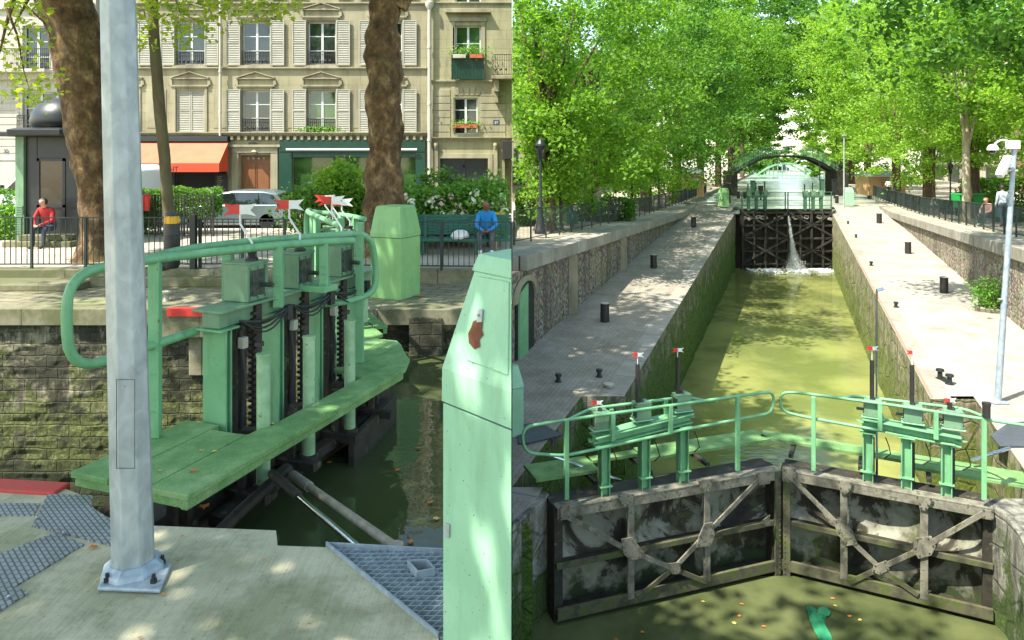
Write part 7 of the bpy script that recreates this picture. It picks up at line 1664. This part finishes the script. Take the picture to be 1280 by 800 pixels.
# ---- green bag in the water and floating leaves
b = MB(); q0 = Vector((U(1022, 12.15), 12.15, WD+.03)); nn = 14; outl = [(-.34, -.62), (-.33, -.35), (-.28, -.1), (-.20, .08), (-.16, .22), (-.06, .32), (.06, .30), (.12, .20), (.26, .24), (.44, .26), (.47, .14), (.36, .05), (.24, .02), (.16, -.08), (.06, -.22), (.04, -.45), (-.06, -.66), (-.2, -.56)]
ctr = Vector((-.02, -.02, .05)); pts = [q0+Vector((a*.62, c*1.05, 0)) for a, c in outl]; mid = [q0+Vector((a*.38, c*.65, .05+.03*math.sin(5*i))) for i, (a, c) in enumerate(outl)]; n = len(outl)
b.add([q0+ctr]+mid+pts, [(0, 1+k, 1+(k+1) % n) for k in range(n)]+[(1+k, 1+n+k, 1+n+(k+1) % n, 1+(k+1) % n) for k in range(n)]); tag(b.build('plastic_bag', M['bag_green'], smooth=True), 'torn green plastic bag floating below the lower gates', 'bag')
for i, (u, v) in enumerate(((879, 752), (927, 755), (924, 770), (918, 779), (803, 790), (1041, 748), (1044, 757), (1062, 770), (955, 783), (1075, 775), (770, 799))):
    fallen(u, v, WD, .045, 'small red-brown leaf floating below the lower gates', 'leaf_orange' if i % 3 else 'leaf_fallen_yellow', 'leaves floating below the lower gates', seed=i+20)
# ---- trees of the right scene
def avenue_tree(off, y, cz, r, n, per, seed, label, mat='leaf_plane', size=.2, trunk_r=.32, tmat='trunk_brown', lean=0, cl=1.0, group='plane trees along the canal', cx=0, hollow=.35):
    b = Vector((.382*y+off, y, zt(y))); vis = b.x > .4
    t = empty('plane_tree', b if vis else (max(.3, b.x), y, b.z), label, 'tree', group); m = MB(); rr = random.Random(seed)
    bx = max(.45, b.x); top = Vector((bx+lean, y, cz+r[2]*.05))
    m.tube([(bx, y, b.z-.1), (bx+.02, y, b.z+.3), (bx+lean*.3, y, (b.z+cz)/2), tuple(top)], [trunk_r*1.45, trunk_r*1.05, trunk_r*.85, trunk_r*.35], 12)
    m.build('trunk', M[tmat], t, 0, True)
    for k in range(6):
        a = rr.uniform(0, 6.28); h = rr.uniform(.3, .8); s0 = Vector((bx+lean*.4, y, b.z+(cz-b.z)*h)); e_ = Vector((bx+cx+math.cos(a)*r[0]*.42, y+math.sin(a)*r[1]*.5, cz+rr.uniform(-.1, .5)*r[2]))
        if e_.x < .2: e_.x = .2
        m = MB(); m.tube([s0, s0.lerp(e_, .5)+Vector((0, 0, .3)), e_], [trunk_r*.42, trunk_r*.25, .03], 7); m.build('limb', M[tmat], t, 0, True)
    leaf_cloud('crown', crown_points((b.x+cx, y, cz), r, int(n*1.35), int(per*1.15), seed, cl*.85, hollow), size, M[mat], t, seed, 'kite', .35, 'R')
    return t
L1 = ['nearest', 'second', 'third', 'fourth', 'fifth', 'sixth', 'seventh', 'eighth', 'ninth']
left = [(-10.4, 31, 4.4, (5.6, 5.0, 6.3), 150, 115, 'leaf_plane', .19), (-11.2, 41, 4.6, (6.6, 5.5, 7.2), 170, 115, 'leaf_plane', .20), (-10.2, 52, 5.6, (7.6, 6, 8.2), 190, 115, 'leaf_deep', .22), (-9.8, 64, 7.2, (8.2, 6.5, 9.2), 200, 110, 'leaf_plane', .24),
        (-9.4, 78, 9.0, (8.6, 7, 10.2), 210, 100, 'leaf_plane', .28), (-9.0, 94, 11, (9.2, 7.5, 12.5), 210, 95, 'leaf_plane', .32), (-8.6, 114, 13.5, (9.8, 8, 14.5), 210, 85, 'leaf_deep', .38), (-8.6, 138, 17, (10, 9, 17), 190, 75, 'leaf_deep', .46)]
for i, (o, y, cz, r, n, per, mt, sz) in enumerate(left):
    avenue_tree(o, y, cz, r, n, per, 100+i, '%s tall plane tree of the left bank row, counted from the camera' % L1[i], mt, sz, .42, cl=1.15)
small = [(-9.7, 29.6, .9, (1.4, 1.4, 2.5)), (-9.9, 31.5, .9, (2.2, 1.9, 3.1)), (-9.9, 37.5, .4, (2.2, 2.0, 3.0)), (-9.7, 45, .0, (2.3, 2.2, 2.8)), (-9.6, 54, -.2, (2.4, 2.4, 2.7))]
for i, (o, y, cz, r) in enumerate(small):
    avenue_tree(o, y, cz, r, 75, 75, 140+i, '%s young bright green tree close behind the left railing' % L1[i], 'leaf_bright', .15, .09, cl=.55, group='young trees by the left railing')
right = [(12.4, 23.5, 6.4, (6.2, 4.6, 4.4), 120, 105, 'leaf_deep', .22), (12.6, 33, 5.2, (5.8, 5.2, 5.7), 150, 115, 'leaf_bright', .20), (11.3, 44, 5.2, (6.4, 5.5, 6.0), 160, 115, 'leaf_bright', .20), (11.0, 56, 5.6, (6.6, 6, 6.6), 160, 105, 'leaf_bright', .22),
         (10.6, 70, 8.4, (7.6, 6.5, 9.2), 200, 100, 'leaf_bright', .26), (9.6, 86, 9.6, (8.0, 7, 11.5), 200, 95, 'leaf_bright', .30), (9.3, 104, 12, (8.2, 7.5, 13.5), 200, 90, 'leaf_bright', .34), (9.6, 126, 15, (8.8, 8, 16), 180, 80, 'leaf_plane', .42)]
for i, (o, y, cz, r, n, per, mt, sz) in enumerate(right):
    avenue_tree(o, y, cz, r, n, per, 200+i, '%s tall plane tree of the right bank row, counted from the camera' % L1[i], mt, sz, .42, cl=1.1, cx=-4.2 if i == 0 else -.8 if i == 1 else 0)
avenue_tree(8.95, 36, 5.0, (3.4, 3.2, 4.0), 70, 80, 231, 'plane tree with straight pale trunk right behind the right railing', 'leaf_plane', .18, .19, 'trunk_pale', cl=.9)
for i, (o, y, cz, r) in enumerate([(10.6, 41.5, 1.5, (1.8, 1.6, 2.2)), (10.6, 52, 1.6, (2.4, 2.2, 2.6)), (10.6, 30, 2.2, (2.0, 1.8, 1.8))]):
    avenue_tree(o, y, cz, r, 60, 75, 240+i, '%s young leafy tree among the tables of the right bank' % L1[i], 'leaf_bright', .15, .10, cl=.55, group='young trees on the right bank')
# trees arching over the far canal, and the wood that closes the view
avenue_tree(-8.2, 104, 15.6, (8.8, 8, 9.8), 230, 90, 260, 'far plane tree arching over the canal from the left', 'leaf_deep', .34, .4, cx=6.0); avenue_tree(8.4, 120, 18.2, (9.5, 8, 11.4), 240, 90, 261, 'far plane tree arching over the canal from the right', 'leaf_deep', .38, .4, cx=-5.5)
for i, (o, y) in enumerate(((-11.5, 168), (-12.5, 205), (12, 152), (12.5, 195))):
    avenue_tree(o, y, 9.0, (9.5, 9, 15), 150, 70, 270+i, ('%s of the four dense trees where the canal narrows' % ('nearer left', 'farther left', 'nearer right', 'farther right')[i]), 'leaf_plane', .62, .5, group='dense trees far up the canal')
for i in range(9):
    y = 262+7*(i % 3); u = 935+i*14; c = (U(u, y), y, -1.5+.5*math.sin(i*2.1)); bush(c, (5.2, 4, 4.2+.5*math.sin(i*1.7)), 'far rounded tree closing the canal view, number %d from the left' % (i+1), 40, 60, .9, 'leaf_plane' if i % 2 else 'leaf_hedge', 300+i, None, 'R', 'far trees at the end of the canal', -4.6, 'tree')
# low shrubs and hedges on the banks
hedge((.2, 34.0, zt(34)), (2.6, 36, zt(34)+1.7), 'bright shrub mass behind the old lamp on the left terrace', 6500, .13, 'leaf_shrub', 81, clip='R')
hedge((2.8, 38.0, zt(38)), (6.6, 40, zt(38)+1.2), 'dark hedge under the left bank trees', 5000, .14, 'leaf_deep', 82, clip='R')
hedge((U(1214, 46), 46, zt(46)), (U(1248, 46), 47.5, zt(46)+2.3), 'pale green shrub behind the bins on the right bank', 6000, .15, 'leaf_shrub', 83, clip='R')
hedge((U(1246, 38), 37.5, zt(38)), (U(1300, 38), 39, zt(38)+2.3), 'dark hedge at the right edge behind the mast', 5000, .14, 'leaf_hedge', 84, clip='R')
